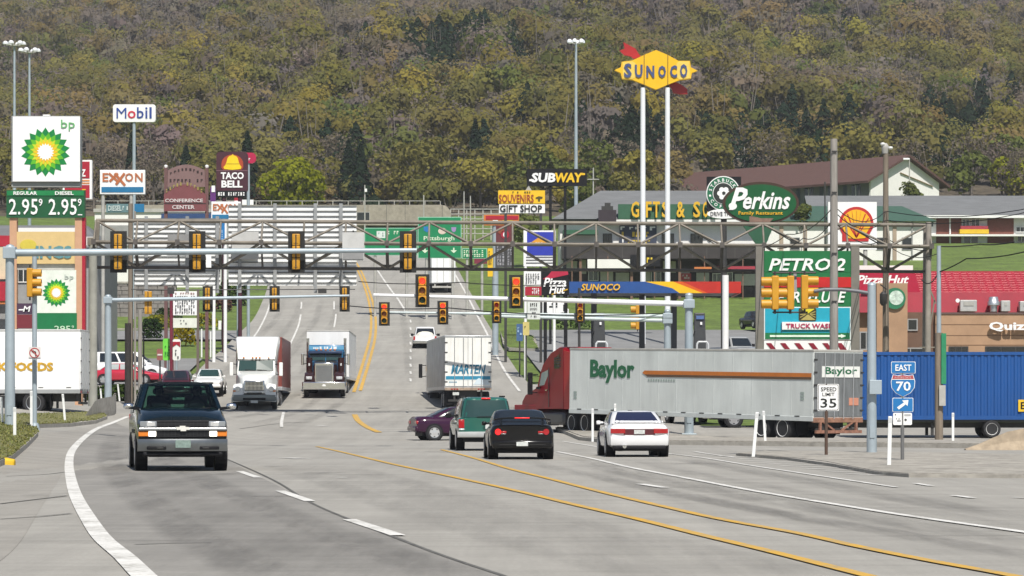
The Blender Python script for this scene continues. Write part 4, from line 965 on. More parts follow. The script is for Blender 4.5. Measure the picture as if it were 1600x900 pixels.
# maroon tractor with the long pale trailer, turning left
def long_semi():
    d = Vector((-.585,.811)); d.normalize(); rt = Vector((d.y,-d.x))
    rl = Vector((11.9,126.6)); c = rl+rt*1.3
    t = place('semi_trailer','long pale grey semi trailer with green lettering and orange stripe turning left','semi trailer',c.x,c.y,d)
    S = mat('pale_trailer_side',(.60,.63,.61),.4,noise=.10,ns=1.0,stretch=(1,1.6,.25),ns2=.4)
    trailer(t,16.1,16.1,S,m_roof=STEEL,zf=.95,zt=3.66,wheels=(1.9,3.2),ribs=13,rail=mat('pale_rail',(.52,.55,.54),.45),m_back=mat('dull_door',(.19,.20,.205),.5,.3,noise=.25,ns=2,stretch=(3,1,.4)))
    GR = mat('green_lettering',(.015,.12,.05),.5,noise=.1)
    lettering_local(t,'Baylor',(-1.309,14.6,2.16),(0,-1,0),(0,0,1),3.1,1.0,GR,depth=.01,bold=.09)
    OR_ = mat('orange_stripe',(.50,.15,.02),.5,noise=.12,ns=1.5); BR = mat('brown_stripe',(.10,.055,.03),.5,noise=.1)
    MB().prism_x([(10.95,2.62),(10.8,2.72),(.12,2.72),(.12,2.56),(10.8,2.56)],-1.318,-1.309).build('stripe',OR_,t,local=True)
    MB().prism_x([(10.8,2.558),(.12,2.558),(.12,2.46),(10.6,2.46)],-1.318,-1.309).build('stripe',BR,t,local=True)
    b = MB()
    for k in range(11): b.box(-1.316,-1.309,8.75+k*.17,8.86+k*.17,2.28,2.37)
    b.build('small_lettering',mat('grey_lettering',(.3,.36,.33),.5),t,local=True)
    for k in range(13): y = .8+k*1.2; MB().box(-1.325,-1.318,y,y+.3,.98,1.02).build('reflector',DARK,t,local=True)
    for y,z in ((15.55,1.45),(.55,1.65)):
        b = MB()
        for k in range(3): b.box(-1.316,-1.309,y,y+.22,z+k*.12,z+.08+k*.12)
        b.build('small_lettering',mat('grey_lettering',(.3,.36,.33),.5),t,local=True)
    o = lbox(t,'door_placard',-.9,1.1,-.05,-.032,2.56,3.0,mat('placard_white',(.72,.73,.70),.5),0)
    lettering_local(o,'Baylor',(-.75,-.052,2.61),(1,0,0),(0,0,1),1.7,.36,GR,depth=.008,bold=.05)
    lbox(t,'door_decal',.55,1.05,-.045,-.03,1.45,1.75,mat('salmon_decal',(.55,.24,.16),.5),0)
    lbox(t,'rear_sill',-1.3,1.3,-.06,.1,.76,.96,mat('rusty_sill',(.27,.14,.09),.75,noise=.45,ns=5),.02)
    MB().beam((-1.2,-.05,.40),(1.2,-.05,.40),.12).beam((-.8,-.02,.8),(-.2,-.02,.45),.07).beam((.8,-.02,.8),(.2,-.02,.45),.07).beam((-.95,-.03,.4),(-.95,-.03,.8),.09).beam((.95,-.03,.4),(.95,-.03,.8),.09).build('rear_bumper',mat('rusty_steel',(.25,.12,.08),.8,noise=.5,ns=5),t,local=True)
    landing_legs(t,12.6,.95)
    t.rotation_euler.x = R(1.1)
    # tractor
    q = Vector((-.42,.907)).normalized(); tc = c+d*15.5
    k = place('semi_tractor','maroon sleeper-cab tractor pulling the long pale trailer with green lettering','semi truck',tc.x+.25,tc.y,q)
    M = mat('maroon_paint',(.25,.003,.013),.3,noise=.05,ns=1.5,coat=.1,spec=.25)
    prof = [(1.75,1.4),(1.75,3.84),(2.2,3.86),(3.1,3.62),(3.95,3.12),(4.35,2.74),(4.75,2.1),(6.4,1.75),(6.95,1.45),(7.1,1.0),(7.1,.7),(5.5,.95),(4.7,1.12),(1.75,1.12)]
    n = len(prof); cx = [1.22]*4+[1.2,1.16,1.12,.95,.86,.8,.8,1.0,1.2,1.22]
    rs = []
    for s,kk in ((-1,.88),(-1,1.0),(1,1.0),(1,.88)):
        f = .965 if kk < 1 else 1.0
        rs.append([(s*cx[i]*(1.0 if kk<1 else .90), 4.4+(y-4.4)*(.985 if kk==1 else .975) if kk<1 else y, z*(.99 if kk<1 else 1.0)) for i,(y,z) in enumerate(prof)])
    MB().rings([rs[0],rs[1],rs[2],rs[3]]).build('cab',M,k,local=True,smooth=30,bevel=.02)
    for s in (-1,1):
        MB().add([(s*1.218,3.35,2.2),(s*1.20,4.35,2.15),(s*1.19,4.12,2.72),(s*1.21,3.42,2.85)],[(0,1,2,3)]).build('side_window',mat('pale_side_glass',(.32,.38,.36),.12,noise=0),k,local=True)
        MB().add([(s*1.228,2.2,2.9),(s*1.228,2.75,2.9),(s*1.224,2.75,3.35),(s*1.228,2.2,3.55)],[(0,1,2,3)]).build('sleeper_window',GLASS,k,local=True)
        o = MB().box(*sorted((s*1.15,s*1.20)),4.5,7.0,.56,1.3).build('fender',M,k,local=True,bevel=.05)
        lbox(k,'headlight',*sorted((s*.55,s*.84)),6.85,7.12,1.0,1.25,HEADL,.04)
        MB().beam((s*1.235,3.28,1.2),(s*1.235,3.28,2.95),.03,.03).build('door_seam',DARK,k,local=True)
        MB().beam((s*1.235,3.42,1.95),(s*1.235,3.62,1.95),.05,.05).build('door_handle',CHROME,k,local=True)
        b = MB()
        for q in range(4): b.box(*sorted((s*1.226,s*1.236)),2.05,2.75,2.98+q*.12,3.03+q*.12)
        b.build('sleeper_vent',DARK,k,local=True)
        MB().beam((s*1.235,4.40,2.0),(s*1.235,4.40,2.1),.06,.3).build('mirror_bracket',BLACK,k,local=True)
        lbox(k,'fuel_tank',*sorted((s*.75,s*1.18)),1.9,4.2,.4,1.0,mat('dark_tank',(.10,.10,.105),.4,.5),.14)
        MB().hexa([(s*1.23,1.05,1.1),(s*1.2,1.05,1.1),(s*1.2,1.74,1.1),(s*1.23,1.74,1.1),(s*1.23,1.15,3.6),(s*1.2,1.15,3.6),(s*1.2,1.74,3.7),(s*1.23,1.74,3.7)]).build('side_extender',mat('bright_red_panel',(.42,.012,.012),.4),k,local=True)
    MB().add([(-1.05,4.72,2.18),(1.05,4.72,2.18),(1.1,4.38,2.78),(-1.1,4.38,2.78)],[(0,1,2,3)]).build('windscreen',GLASS,k,local=True)
    lbox(k,'bumper',-1.1,1.1,6.9,7.25,.35,.75,mat('grey_bumper',(.20,.22,.22),.4,.3),.08)
    lbox(k,'grille',-.5,.5,7.0,7.13,.85,1.5,CHROME,.04)
    tall_mirrors(k,1.36,4.75,1.75,2.75,BLACK,.22)
    semi_chassis(k,(5.9,1.0,-.3),mat('polished_rim',(.78,.78,.77),.4,noise=.1))
long_semi()
# white box truck on the left, side on, cut by the frame
def box_truck():
    Y = 143.0; x1 = X_(126,Y); y0 = Y
    t = place('box_truck','white box truck with gold lettering parked side-on behind the left kerb','truck',x1,y0+1.3,(-1,0.02))
    m = mat('box_truck_white',(.80,.80,.79),.35,noise=.05,ns=.8,stretch=(1,1,.4))
    trailer(t,13.5,13.5,m,m_roof=mat('grey_top_rail',(.45,.45,.44),.5),zf=1.05,zt=3.78,wheels=(2.1,3.45),rail=mat('grey_rail',(.36,.37,.37),.5,.3),m_wheel=ALU)
    GOLD = mat('gold_lettering',(.52,.30,.02),.45,noise=.35,ns=7)
    lettering_local(t,'KIRK FOODS',(-1.306,4.55,1.90),(0,-1,0),(0,0,1),3.35,.40,GOLD,depth=.012,bold=.12)
    for k in range(10): y = .4+k*1.25; MB().box(-1.312,-1.302,y,y+.22,1.16,1.19).build('reflector',DARK,t,local=True)
    mm = paint('tractor_white',(.7,.7,.7),.3)
    lbox(t,'cab',-1.15,1.15,14.2,16.4,.8,3.2,mm,.12); lbox(t,'hood',-.95,.95,16.4,17.9,.7,1.9,mm,.12)
    semi_chassis(t,(17.0,14.4))
box_truck()
# blue shipping container on a chassis
def container():
    Y = 134.0; xl = X_(1341,Y)
    t = place('container_trailer','blue corrugated shipping container on a trailer chassis behind the right-hand signs','container trailer',xl,Y+1.22,(-1,0))
    m = mat('container_blue',(.004,.066,.25),.55,noise=.14,ns=1.2,stretch=(1,1,.25))
    L = 12.2; z0, z1 = .76, 3.60
    # local y forward = -x world; container runs backwards from y=0 to -L ; camera sees local +... side facing the camera is local -x? heading -x => left side faces -y
    def corr(xs, s):
        rs = []; y = -.12; p = .28
        while y > -L+.12:
            for dy, dx in ((0,0),(.07,0),(.105,-.036),(.175,-.036)):
                yy = y-dy*p/.21*1.0
                rs.append([(xs+s*dx, yy, z0+.16), (xs+s*dx, yy, z1-.12)])
            y -= p
        return rs
    b = MB()
    for s in (-1,1): b.rings(corr(s*1.2,s),caps=False,closed=False)
    b.build('side_panel',m,t,local=True)
    b = MB()
    for s in (-1,1):
        b.box(*sorted((s*1.17,s*1.22)),-L,0,z0,z0+.17).box(*sorted((s*1.17,s*1.22)),-L,0,z1-.13,z1)
        for y in (-.06,-L+.06): b.box(*sorted((s*1.08,s*1.222)),y-.07,y+.07,z0-.003,z1+.003)
    b.build('frame',m,t,local=True)
    MB().box(-1.17,1.17,-L+.02,-.02,z1-.09,z1-.03).build('roof',m,t,local=True)
    MB().box(-1.1,1.1,-.05,-.02,z0,z1-.1).box(-1.1,1.1,-L+.02,-L+.05,z0,z1-.1).build('end_wall',m,t,local=True)
    MB().box(-1.15,1.15,-L,-.0,z0-.10,z0-.004).box(-.45,.45,-L-.2,.3,.42,z0-.11).build('chassis_frame',DARK,t,local=True)
    o = lbox(t,'placard',-1.235,-1.222,-7.15,-6.7,1.1,1.6,mat('placard_yellow',(.7,.45,.02),.5),0)
    lettering_local(o,'E',(-1.237,-6.80,1.2),(0,-1,0),(0,0,1),.2,.3,BLACK,depth=.005,bold=.05)
    for y in (-L+1.6,-L+2.9):
        for s in (-1,1): wheel(t,s*1.25,y,.37,.56,WHITE,'truckdual')
    for s in (-1,1): wheel(t,s*1.25,-5.6,.37,.56,WHITE,'truckdual')
    for s in (-1,1): MB().box(s*.9-.06,s*.9+.06,-3.2,-3.08,.1,.7).build('landing_leg',DARK,t,local=True)
container()
# far vehicles
def far_pickup(name,label,px,pyb,Y,head,c,rear=True,W=1.95):
    x = X_(px,Y); t = place(name,label,'pickup truck',x,Y,head); m = paint(name+'_paint',c); hw = W/2
    body_loft(t,[(0,hw*.96,.55,.9,1.05,hw*.92),(2.0,hw,.5,.9,1.06,hw*.93),(3.9,hw,.5,.9,1.06,hw*.9),(5.2,hw*.97,.5,.85,1.0,hw*.85),(5.5,hw*.9,.55,.8,.95,hw*.78)],m)
    h = House([(0,1.0,2.1,4.3,hw*.92),(.5,1.4,2.16,3.95,hw*.85),(.9,1.75,2.25,3.6,hw*.76),(1,1.8,2.35,3.5,hw*.7)],7); h.shell(t,m,'cabin')
    h.pane(t,.06,.94,.15,.82,GLASS,'rear_window'); h.pane(t,2.06,2.94,.15,.85,GLASS,'windscreen')
    for u in ((1.08,1.45),(1.5,1.92)): h.pane(t,u[0],u[1],.15,.82,GLASS,'side_window'); h.pane(t,5-u[1],5-u[0],.15,.82,GLASS,'side_window')
    lbox(t,'tonneau',-hw*.85,hw*.85,.12,2.05,1.0,1.07,BLACK,.0)
    lbox(t,'bumper',-hw*.97,hw*.97,-.18,.05,.42,.64,CHROME,.03)
    for s in (-1,1): lbox(t,'tail_light',*sorted((s*hw*.8,s*hw*.95)),-.02,.05,.68,1.0,TAIL,.01)
    arches(t,hw*.998,(1.1,4.6),.44)
    for y in (1.1,4.6):
        for s in (-1,1): wheel(t,s*(hw+.014),y,.38,.25)
    mirrors(t,hw*.92,3.7,1.2,BLACK,.22,.2,.1); MB().box(-.8,.8,.2,5.1,.36,.55).build('underbody',BLACK,t,local=True)
    return t
wp = far_pickup('white_pickup','white pickup truck with a load in its bed driving away uphill',664,548,256,(-.02,1),(.74,.74,.74))
MB().rings([[(.75*math.cos(a)*k*(1+.15*math.sin(3*a)),1.0+.8*math.sin(a)*k,z) for a in np.linspace(0,2*math.pi,13)[:-1]] for k,z in ((1,1.0),(.95,1.15),(.7,1.32),(.3,1.4))]).build('cargo',mat('pale_cargo',(.7,.66,.58),.8,noise=.3),wp,local=True,smooth=60)
def far_truck():
    Y = 333.0; x = X_(693,Y)
    t = place('box_truck','plain white box truck far up the road driving away','truck',x,Y,(-.12,1))
    W2 = mat('far_box_white',(.76,.77,.78),.45,noise=.05)
    lbox(t,'cargo_box',-1.25,1.25,0,7.5,1.05,4.0,W2,.03)
    MB().box(-1.15,-.015,-.03,0,1.15,3.85).box(.015,1.15,-.03,0,1.15,3.85).build('rear_door',W2,t,local=True)
    MB().box(-.03,.03,-.04,-.0,1.15,3.85).box(-.7,-.66,-.045,0,1.15,3.85).box(.66,.7,-.045,0,1.15,3.85).build('lock_rod',STEEL,t,local=True)
    lbox(t,'cab',-1.1,1.1,7.7,9.6,.8,2.7,WHITE,.1); lbox(t,'bumper',-1.2,1.2,-.25,0,.55,.75,STEEL,.02)
    for x0 in (-.9,.9): MB().box(x0-.06,x0+.06,-.1,.0,.6,1.05).build('bumper_leg',STEEL,t,local=True)
    semi_chassis(t,(8.9,2.0))
far_truck()
# white van in the left lot, and trucks beneath the long trailer
t,h,m = car('white_van','low white van parked behind the red coupe in the left lot','van',-27.7,212.0,(1,-.02),4.9,1.9,1.86,(.78,.78,.77),1.08,.33,(.05,3.9,.15,3.0),(.95,3.95),.34)
t = far_pickup('white_pickup','white pickup truck half hidden behind the long pale trailer',1062,675,158,(.25,-1),(.76,.76,.76))
t = far_pickup('blue_pickup','dark blue pickup truck half hidden behind the rear of the long pale trailer',1105,686,150,(.95,.1),(.01,.02,.06))
# parked at the pumps / upper lots
t = far_pickup('grey_pickup','silver grey pickup truck parked beside the right-hand fuel pump',1125,540,236,(.35,-1),(.33,.34,.35))
t,h,m = car('dark_car','dark car parked on the slope road right of the fuel station canopy','car',X_(1168,282),282,(.3,-1),4.6,1.8,1.5,(.02,.02,.024),.95,.28,(.7,3.5,1.2,2.6),(.9,3.7),.32)
t,h,m = car('silver_car','silver car parked behind the dark car right of the canopy','car',X_(1170,290),290,(.9,-.3),4.6,1.8,1.5,(.5,.5,.52),.95,.28,(.7,3.5,1.2,2.6),(.9,3.7),.32)
# ------------------------------------------------------------------ trees and the wooded hill
FOL = attr_mat('foliage', .85, .42)
BARK = mat('bark', (.14,.12,.10), .95, noise=.3, ns=3)
def quads_mesh(name, C, S, D, T, m, jit=.8, extra=None):
    """leaf clumps: centres C, sizes S, random orientation (flattened towards normals D), tones T"""
    n = len(C)
    nr = RNG.normal(size=(n,3))*jit+D; nr /= np.linalg.norm(nr,axis=1)[:,None]+1e-9
    h = RNG.normal(size=(n,3)); a = np.cross(nr,h); a /= np.linalg.norm(a,axis=1)[:,None]+1e-9; b = np.cross(nr,a)
    s = S[:,None]; r = RNG.uniform(.55,1.0,(n,4,1))
    P = np.stack([C-a*s*r[:,0]-b*s*.5, C+a*s*.5-b*s*r[:,1], C+a*s*r[:,2]+b*s*.5, C-a*s*.5+b*s*r[:,3]],1).reshape(-1,3)
    if extra is not None: P = np.concatenate([P,extra[0]]); T = np.concatenate([T,extra[1]]); n = len(T)
    me = bpy.data.meshes.new(name); me.vertices.add(4*n); me.vertices.foreach_set('co', P.ravel().astype(np.float32))
    me.loops.add(4*n); me.loops.foreach_set('vertex_index', np.arange(4*n,dtype=np.int32))
    me.polygons.add(n); me.polygons.foreach_set('loop_start', np.arange(0,4*n,4,dtype=np.int32)); me.polygons.foreach_set('loop_total', np.full(n,4,dtype=np.int32))
    me.update(calc_edges=True)
    ca = me.color_attributes.new('tone','FLOAT_COLOR','POINT')
    T4 = np.repeat(np.concatenate([T,np.ones((n,1))],1),4,axis=0).astype(np.float32); ca.data.foreach_set('color', T4.ravel())
    me.materials.append(m); return me
TONES = {'olive':(.185,.168,.044),'yellow':(.26,.225,.045),'green':(.125,.148,.036),'bare':(.185,.155,.112),'mauve':(.185,.148,.122),'conifer':(.020,.038,.018),'rust':(.215,.165,.06),'lime':(.235,.25,.013)}
def crown_pts(kind, n, w, h, dome=False):
    """points of a crown of width w and height h standing on the origin: centres, outward normals, sizes"""
    if kind == 'conifer':
        t = RNG.uniform(0,1,n)**.75; lay = np.sin(t*26)*.12
        rad = w/2*(1-t)**.85*(np.sqrt(RNG.uniform(.15,1,n))+lay*.6); a = RNG.uniform(0,2*math.pi,n)
        C = np.stack([rad*np.cos(a),rad*np.sin(a),h*(.06+.94*t)],1); D = np.stack([np.cos(a),np.sin(a),np.full(n,.7)],1)
        return C, D*.9, RNG.uniform(.6,1.1,n)
    k = 7 if not dome else 5
    lc = np.stack([RNG.normal(0,.20,k)*w,RNG.normal(0,.20,k)*w,h*RNG.uniform(.36,.74,k)],1); lc[0] = (0,0,h*.66)
    lr = RNG.uniform(.22,.34,k)*w; lr[0] = .34*w
    i = RNG.integers(0,k,n); d = RNG.normal(size=(n,3)); d /= np.linalg.norm(d,axis=1)[:,None]
    if dome: d[:,1] = np.where(RNG.uniform(size=n)<.6, -np.abs(d[:,1]), d[:,1])      # more leaves where there is light: south side
    d[:,2] = np.where(RNG.uniform(size=n)<.6, np.abs(d[:,2]), d[:,2])
    rr = lr[i]*(RNG.uniform(.55,1.08,n)**.6 if not dome else RNG.uniform(.80,1.06,n))
    C = lc[i]+d*rr[:,None]*np.array([1,1,.95]); C[:,2] = np.clip(C[:,2],h*.05,None)
    return C, d*1.1, RNG.uniform(.55,1.15,n)
CON = [(1010,198,190,44),(1250,205,150,40),(1545,172,95,40),(700,55,140,24),(500,215,75,24),(700,228,75,24),(600,255,45,22),(165,205,60,22),(860,30,80,16),(1330,10,70,14),(380,178,50,14)]
BARE = [(230,45,330,52),(700,5,420,30),(1200,10,400,26),(1380,138,260,24),(110,235,170,62),(640,110,120,30),(1450,40,160,26),(560,30,100,40),(1010,150,120,22)]
YEL = [(1250,75,230,36),(420,120,250,34),(640,195,240,44),(780,150,160,30),(1400,225,220,30)]
def _in(L, px, py, px_n): return max([math.exp(-((px-a)/c)**2-((py-b)/d)**2) for a,b,c,d in L])
def kind_field(x, y):
    """broad belts of different growth over the hill"""
    px = 800+F*x/y; py = HY-F*(g(x,y)+7-EYE)/y
    px += 30*math.sin(y/23)+25*math.sin(x/17+y/41); py += 10*math.sin(x/21)
    u = random.random(); c = _in(CON,px,py,0)
    if u < .98*c**1.2 + .004: return 'conifer'
    b = _in(BARE,px,py,0); q = _in(YEL,px,py,0)
    u = random.random()
    if u < .22+.6*b-.15*q: return random.choice(('bare','bare','mauve','bare','rust'))
    if u > 1-.45*q: return random.choice(('yellow','yellow','olive'))
    return random.choice(('olive','olive','olive','olive','yellow','olive','green','rust','olive','bare'))
def forest():
    Cs, Ds, Ss, Ts = [], [], [], []; TP, TT = [], []
    y = 500.0
    while y < 1560:
        sp = 7.8+3.0*(y-500)/1000
        half = .17*y+26
        x = -half+random.uniform(0,sp)
        while x < half:
            xx, yy = x+random.uniform(-.45,.45)*sp, y+random.uniform(-.45,.45)*sp
            k = kind_field(xx,yy); far = y > 850
            if y < 546 and 27 < xx < 82: x += sp; continue
            w = random.uniform(8.5,15)*(1.0 if k != 'conifer' else .9); h = random.uniform(8,14.5)*(.82 if k == 'conifer' else 1)
            if y < 556: w *= .55; h *= .42      # young growth at the wood's edge
            n = {'conifer':230,'bare':230,'mauve':230}.get(k,400); n = int(n*(1 if not far else .78))
            C, D, S = crown_pts(k, n, w, h, True)
            if k in ('bare','mauve'): S = S*RNG.uniform(.45,.75,n); D = D*.7
            elif k != 'conifer': S = S*.60
            S = S*(1.0 if not far else 1.12)*(.8 if k == 'conifer' else 1)
            if k != 'conifer':      # an inner layer of broad clumps closes the crown
                m_ = int(n*.24); ctr = np.array([0,0,h*.52]); C[:m_] = ctr+(C[:m_]-ctr)*.74; S[:m_] *= 2.7
            base = np.array(TONES[k])*random.uniform(.72,1.22)*np.array([random.uniform(.92,1.08),1,random.uniform(.85,1.25)])
            T = base[None,:]*RNG.uniform(.94,1.06,(n,1))*.93
            Cs.append(C+np.array([xx,yy,g(xx,yy)])); Ds.append(D); Ss.append(S*.62); Ts.append(T)
            # trunks and forking limbs that show through the thin crowns
            if k in ('bare','mauve','rust') or random.random() < .25:
                z = g(xx,yy)
                for q in range(7 if k in ('bare','mauve') else 3):
                    dx, top = random.uniform(-.32,.32)*w, h*random.uniform(.6,.98); wd = random.uniform(.05,.13); yq = yy-random.uniform(.1,.42)*w
                    b0 = xx+dx*.35
                    TP.append([(b0-wd,yq,z),(b0+wd,yq,z),(xx+dx+wd*.4,yq,z+top),(xx+dx-wd*.4,yq,z+top)]); TT.append(np.array([.25,.22,.19])*random.uniform(.6,1.3))
            x += sp
        y += sp*.92
    C, D, S, T = np.concatenate(Cs), np.concatenate(Ds), np.concatenate(Ss), np.concatenate(Ts)
    me = quads_mesh('wooded_hillside', C, S, D, np.clip(T,0.004,.6), FOL, .2, (np.array(TP).reshape(-1,3), np.array(TT)))
    o = bpy.data.objects.new('wooded_hillside', me); col.objects.link(o)
    tag(o,'dense spring wood of budding, bare and evergreen trees covering the far hill','wood',kind='stuff')
    print('forest clumps', len(C))
forest()
def make_tree(kind, label, px, py_top, Y, w, group=None, name=None, n=900, cat='tree', h=None, size=.5):
    x = X_(px,Y); z = g(x,Y); h = h or max(3.0, Z_(py_top,Y)-z)
    t = empty(name or ('conifer_tree' if kind == 'conifer' else 'broadleaf_tree'), (x,Y,z), label, cat, group, random.uniform(0,6))
    C, D, S = crown_pts(kind, n, w, h, True)
    if kind in ('bare','mauve'): S = S*.55; D = D*.25
    T = np.array(TONES[kind])[None,:]*RNG.uniform(.8,1.2,(n,1))
    o = bpy.data.objects.new('crown', quads_mesh('crown',C,S*size,D,T,FOL,.5)); col.objects.link(o); o.parent = t
    b = MB(); top = h*(.45 if kind != 'conifer' else .92)
    b.tube((0,0,-.5),(.1,0,top),w*.030,w*(.018 if kind != 'conifer' else .004),8)
    if kind != 'conifer':
        for k in range(7):
            a = 2*math.pi*k/7+.4; q = top*(.62+.05*k)
            b.tube((.07,0,q),(math.cos(a)*w*.26,math.sin(a)*w*.26,q+h*.27),w*.012,w*.004,5)
    b.build('trunk', BARK, t, local=True, smooth=50)
    return t
make_tree('lime','big bright green tree in full leaf standing above the ribbed sign backs',457,238,455,10.0,n=2600,size=.40,h=11)
make_tree('lime','yellow-green bushy tree at the right edge of the photo beyond the motels',1572,248,520,8.6,n=1500,size=.42)
make_tree('green','small leafy tree in front of the white gable of the brown-roofed motel',1418,266,462,3.6,n=1100,size=.24)
make_tree('green','young green tree between the oval green sign and the grey wooden pole',1252,296,395,2.8,n=800,size=.22)
make_tree('green','green tree growing behind the black and yellow sandwich sign',905,250,420,6.0,n=1200,size=.34)
make_tree('green','second green tree behind the gift shop sign, darker and lower',835,330,380,5.5,n=900,size=.32)
make_tree('olive','olive tree between the two tall white sign poles at the hill foot',975,262,470,7.0,n=900,size=.4)
WHERE = [(0,135,'behind the sunflower sign'),(135,250,'behind the white and blue fuel sign'),(250,335,'behind the carved maroon sign'),(335,420,'behind the bell sign'),(420,560,'above the ribbed sign backs'),(560,660,'above the concrete bridge wall'),(660,770,'left of the gift shop sign'),(770,930,'behind the sandwich sign'),(930,1100,'behind the tall white twin poles'),(1100,1300,'above the brown motel roof'),(1300,1480,'behind the white motel gable'),(1480,1601,'right of the motel gable')]
NAMEK = {'olive':'olive-green budding','yellow':'yellowish budding','green':'fresh green','bare':'bare grey-brown','mauve':'bare purplish','conifer':'dark evergreen','rust':'rust-tinged budding'}
rows = {}
for Y in (505,523,541):
    px = -20+random.uniform(0,20)
    while px < 1625:
        k = random.choice(('olive','yellow','green','bare','olive','mauve','conifer','olive','bare','rust'))
        if not (1080 < px < 1500 and Y < 540): rows.setdefault((next((w for a,b_,w in WHERE if a-40 <= px < b_),WHERE[-1][2]),k),[]).append((px,Y))
        px += random.uniform(62,95)
ORD = ['first','second','third','fourth','fifth','sixth','seventh','eighth']
for (w_,k), L in rows.items():
    L.sort()
    for i,(px,Y) in enumerate(L):
        s = NAMEK[k]+' tree at the hill foot '+w_ if len(L) == 1 else ORD[i]+' '+NAMEK[k]+' tree from the left '+w_
        hh = random.uniform(8,12.5)*(1.15 if k == 'conifer' else 1)
        make_tree(k, s, px, 0, Y, random.uniform(7,10)*(.62 if k == 'conifer' else 1), 'trees at the foot of the wooded hill', n=750, h=hh, size=.44)
# shrubs and hedges
def shrub(label, px, py, Y, w, h, tone, n=260, name='shrub', d=None, size=.16):
    x = X_(px,Y); z = g(x,Y)
    C = np.stack([RNG.uniform(-.5,.5,n)*w,RNG.uniform(-.5,.5,n)*(d or w),RNG.uniform(0,1,n)**.7*h],1)
    q = np.clip(1.05-(C[:,2]/h)**3*.5,0,1); C[:,0] *= q; C[:,1] *= q
    D = np.stack([C[:,0]/w,C[:,1]/w,np.full(n,.4)],1)*2
    T = np.array(tone)[None,:]*RNG.uniform(.6,1.4,(n,1))
    o = bpy.data.objects.new(name, quads_mesh(name,C,RNG.uniform(.7,1.3,n)*size,D,T,FOL)); col.objects.link(o); o.location = (x,Y,z-.05)
    return tag(o,label,'shrub')
shrub('clipped green hedge right of the concrete gantry post in the left lot',183,606,187,2.6,1.0,(.05,.085,.015),n=900,name='hedge',d=1.2,size=.11)
shrub('shorter clipped hedge left of the concrete gantry post',140,606,188,1.6,.9,(.055,.07,.02),n=500,name='hedge',d=1.0,size=.11)
shrub('yellow flowering bush below the white price list sign',288,535,262,1.9,1.5,(.30,.24,.01),n=420,size=.14)
shrub('smaller yellow bush on the bank right of the white price list sign',322,507,285,2.0,1.2,(.26,.24,.02),n=380,size=.14)
shrub('yellow-green bush on the bank left of the white price list sign',246,508,283,2.2,1.2,(.20,.20,.02),n=380,size=.14)
shrub('dark green shrub beside the wooden pole at the foot of the bank',235,520,270,2.0,1.6,(.03,.06,.015),n=420,size=.15)
shrub('low dark green shrub on the left bank under the ribbed sign backs',262,500,288,2.6,1.5,(.035,.06,.018),n=420,size=.15)
shrub('bushy green shrub beside the road at the top of the left bank',365,478,318,3.0,2.4,(.045,.075,.018),n=600,size=.2)
shrub('low brown-red shrub beside the road on the left bank',345,488,310,2.2,1.3,(.13,.07,.05),n=400,size=.16)
shrub('dense dark shrub under the first ribbed sign back on the left',195,432,372,6.0,3.2,(.03,.055,.014),n=800,size=.3)
shrub('low leafy shrub on the grass behind the signal arms',895,508,285,3.4,1.2,(.06,.10,.02),n=400,size=.16)
# ------------------------------------------------------------------ buildings
def wbox(parent, name, px0, px1, py0, py1, Y, dy, m, zb=None, bevel=0.0):
    """box whose front face fills px0..px1, py0 (top) .. py1 (bottom) at depth Y"""
    z0 = Z_(py1,Y) if zb is None else zb
    return MB().box(X_(px0,Y),X_(px1,Y),Y,Y+dy,z0,Z_(py0,Y)).build(name,m,parent,bevel=bevel)
def bld(name, px, Y, label, cat='building'):
    x = X_(px,Y); return empty(name,(x,Y,g(x,Y)),label,cat)
def win(parent, px0, px1, py0, py1, Y, m=GLASS, frame=None, mull=0):
    o = MB().box(X_(px0,Y),X_(px1,Y),Y-.03,Y+.02,Z_(py1,Y),Z_(py0,Y)).build('window',m,parent)
    if frame:
        x0,x1,z0,z1 = X_(px0,Y),X_(px1,Y),Z_(py1,Y),Z_(py0,Y); e = .07; b = MB()
        b.box(x0-e,x1+e,Y-.05,Y-.032,z1,z1+e).box(x0-e,x1+e,Y-.05,Y-.032,z0-e,z0).box(x0-e,x0,Y-.05,Y-.032,z0,z1).box(x1,x1+e,Y-.05,Y-.032,z0,z1)
        for k in range(1,mull+1): x = x0+(x1-x0)*k/(mull+1); b.box(x-.03,x+.03,Y-.05,Y-.032,z0,z1)
        b.build('frame',frame,o)
    return o
SHG = mat('grey_shingles',(.135,.14,.145),.9,noise=.16,ns=1.5,stretch=(.3,1,3))
SHB = mat('brown_shingles',(.085,.042,.034),.9,noise=.14,ns=1.5,stretch=(.3,1,3))
STUC = mat('white_stucco',(.74,.73,.70),.85,noise=.06,ns=.6)
BRICK = mat('red_brick',(.17,.06,.042),.9,noise=.2,ns=4)
TAN = mat('tan_stucco',(.36,.225,.135),.9,noise=.12,ns=1.2,bump=.1)
GREENF = mat('green_fascia',(.028,.105,.055),.6,noise=.12)
DKW = mat('dark_shopfront',(.03,.022,.022),.6,noise=.3)
CREAM = mat('cream_wall',(.60,.52,.36),.8,noise=.08)
GREYW = mat('grey_wall',(.28,.28,.275),.85,noise=.12)
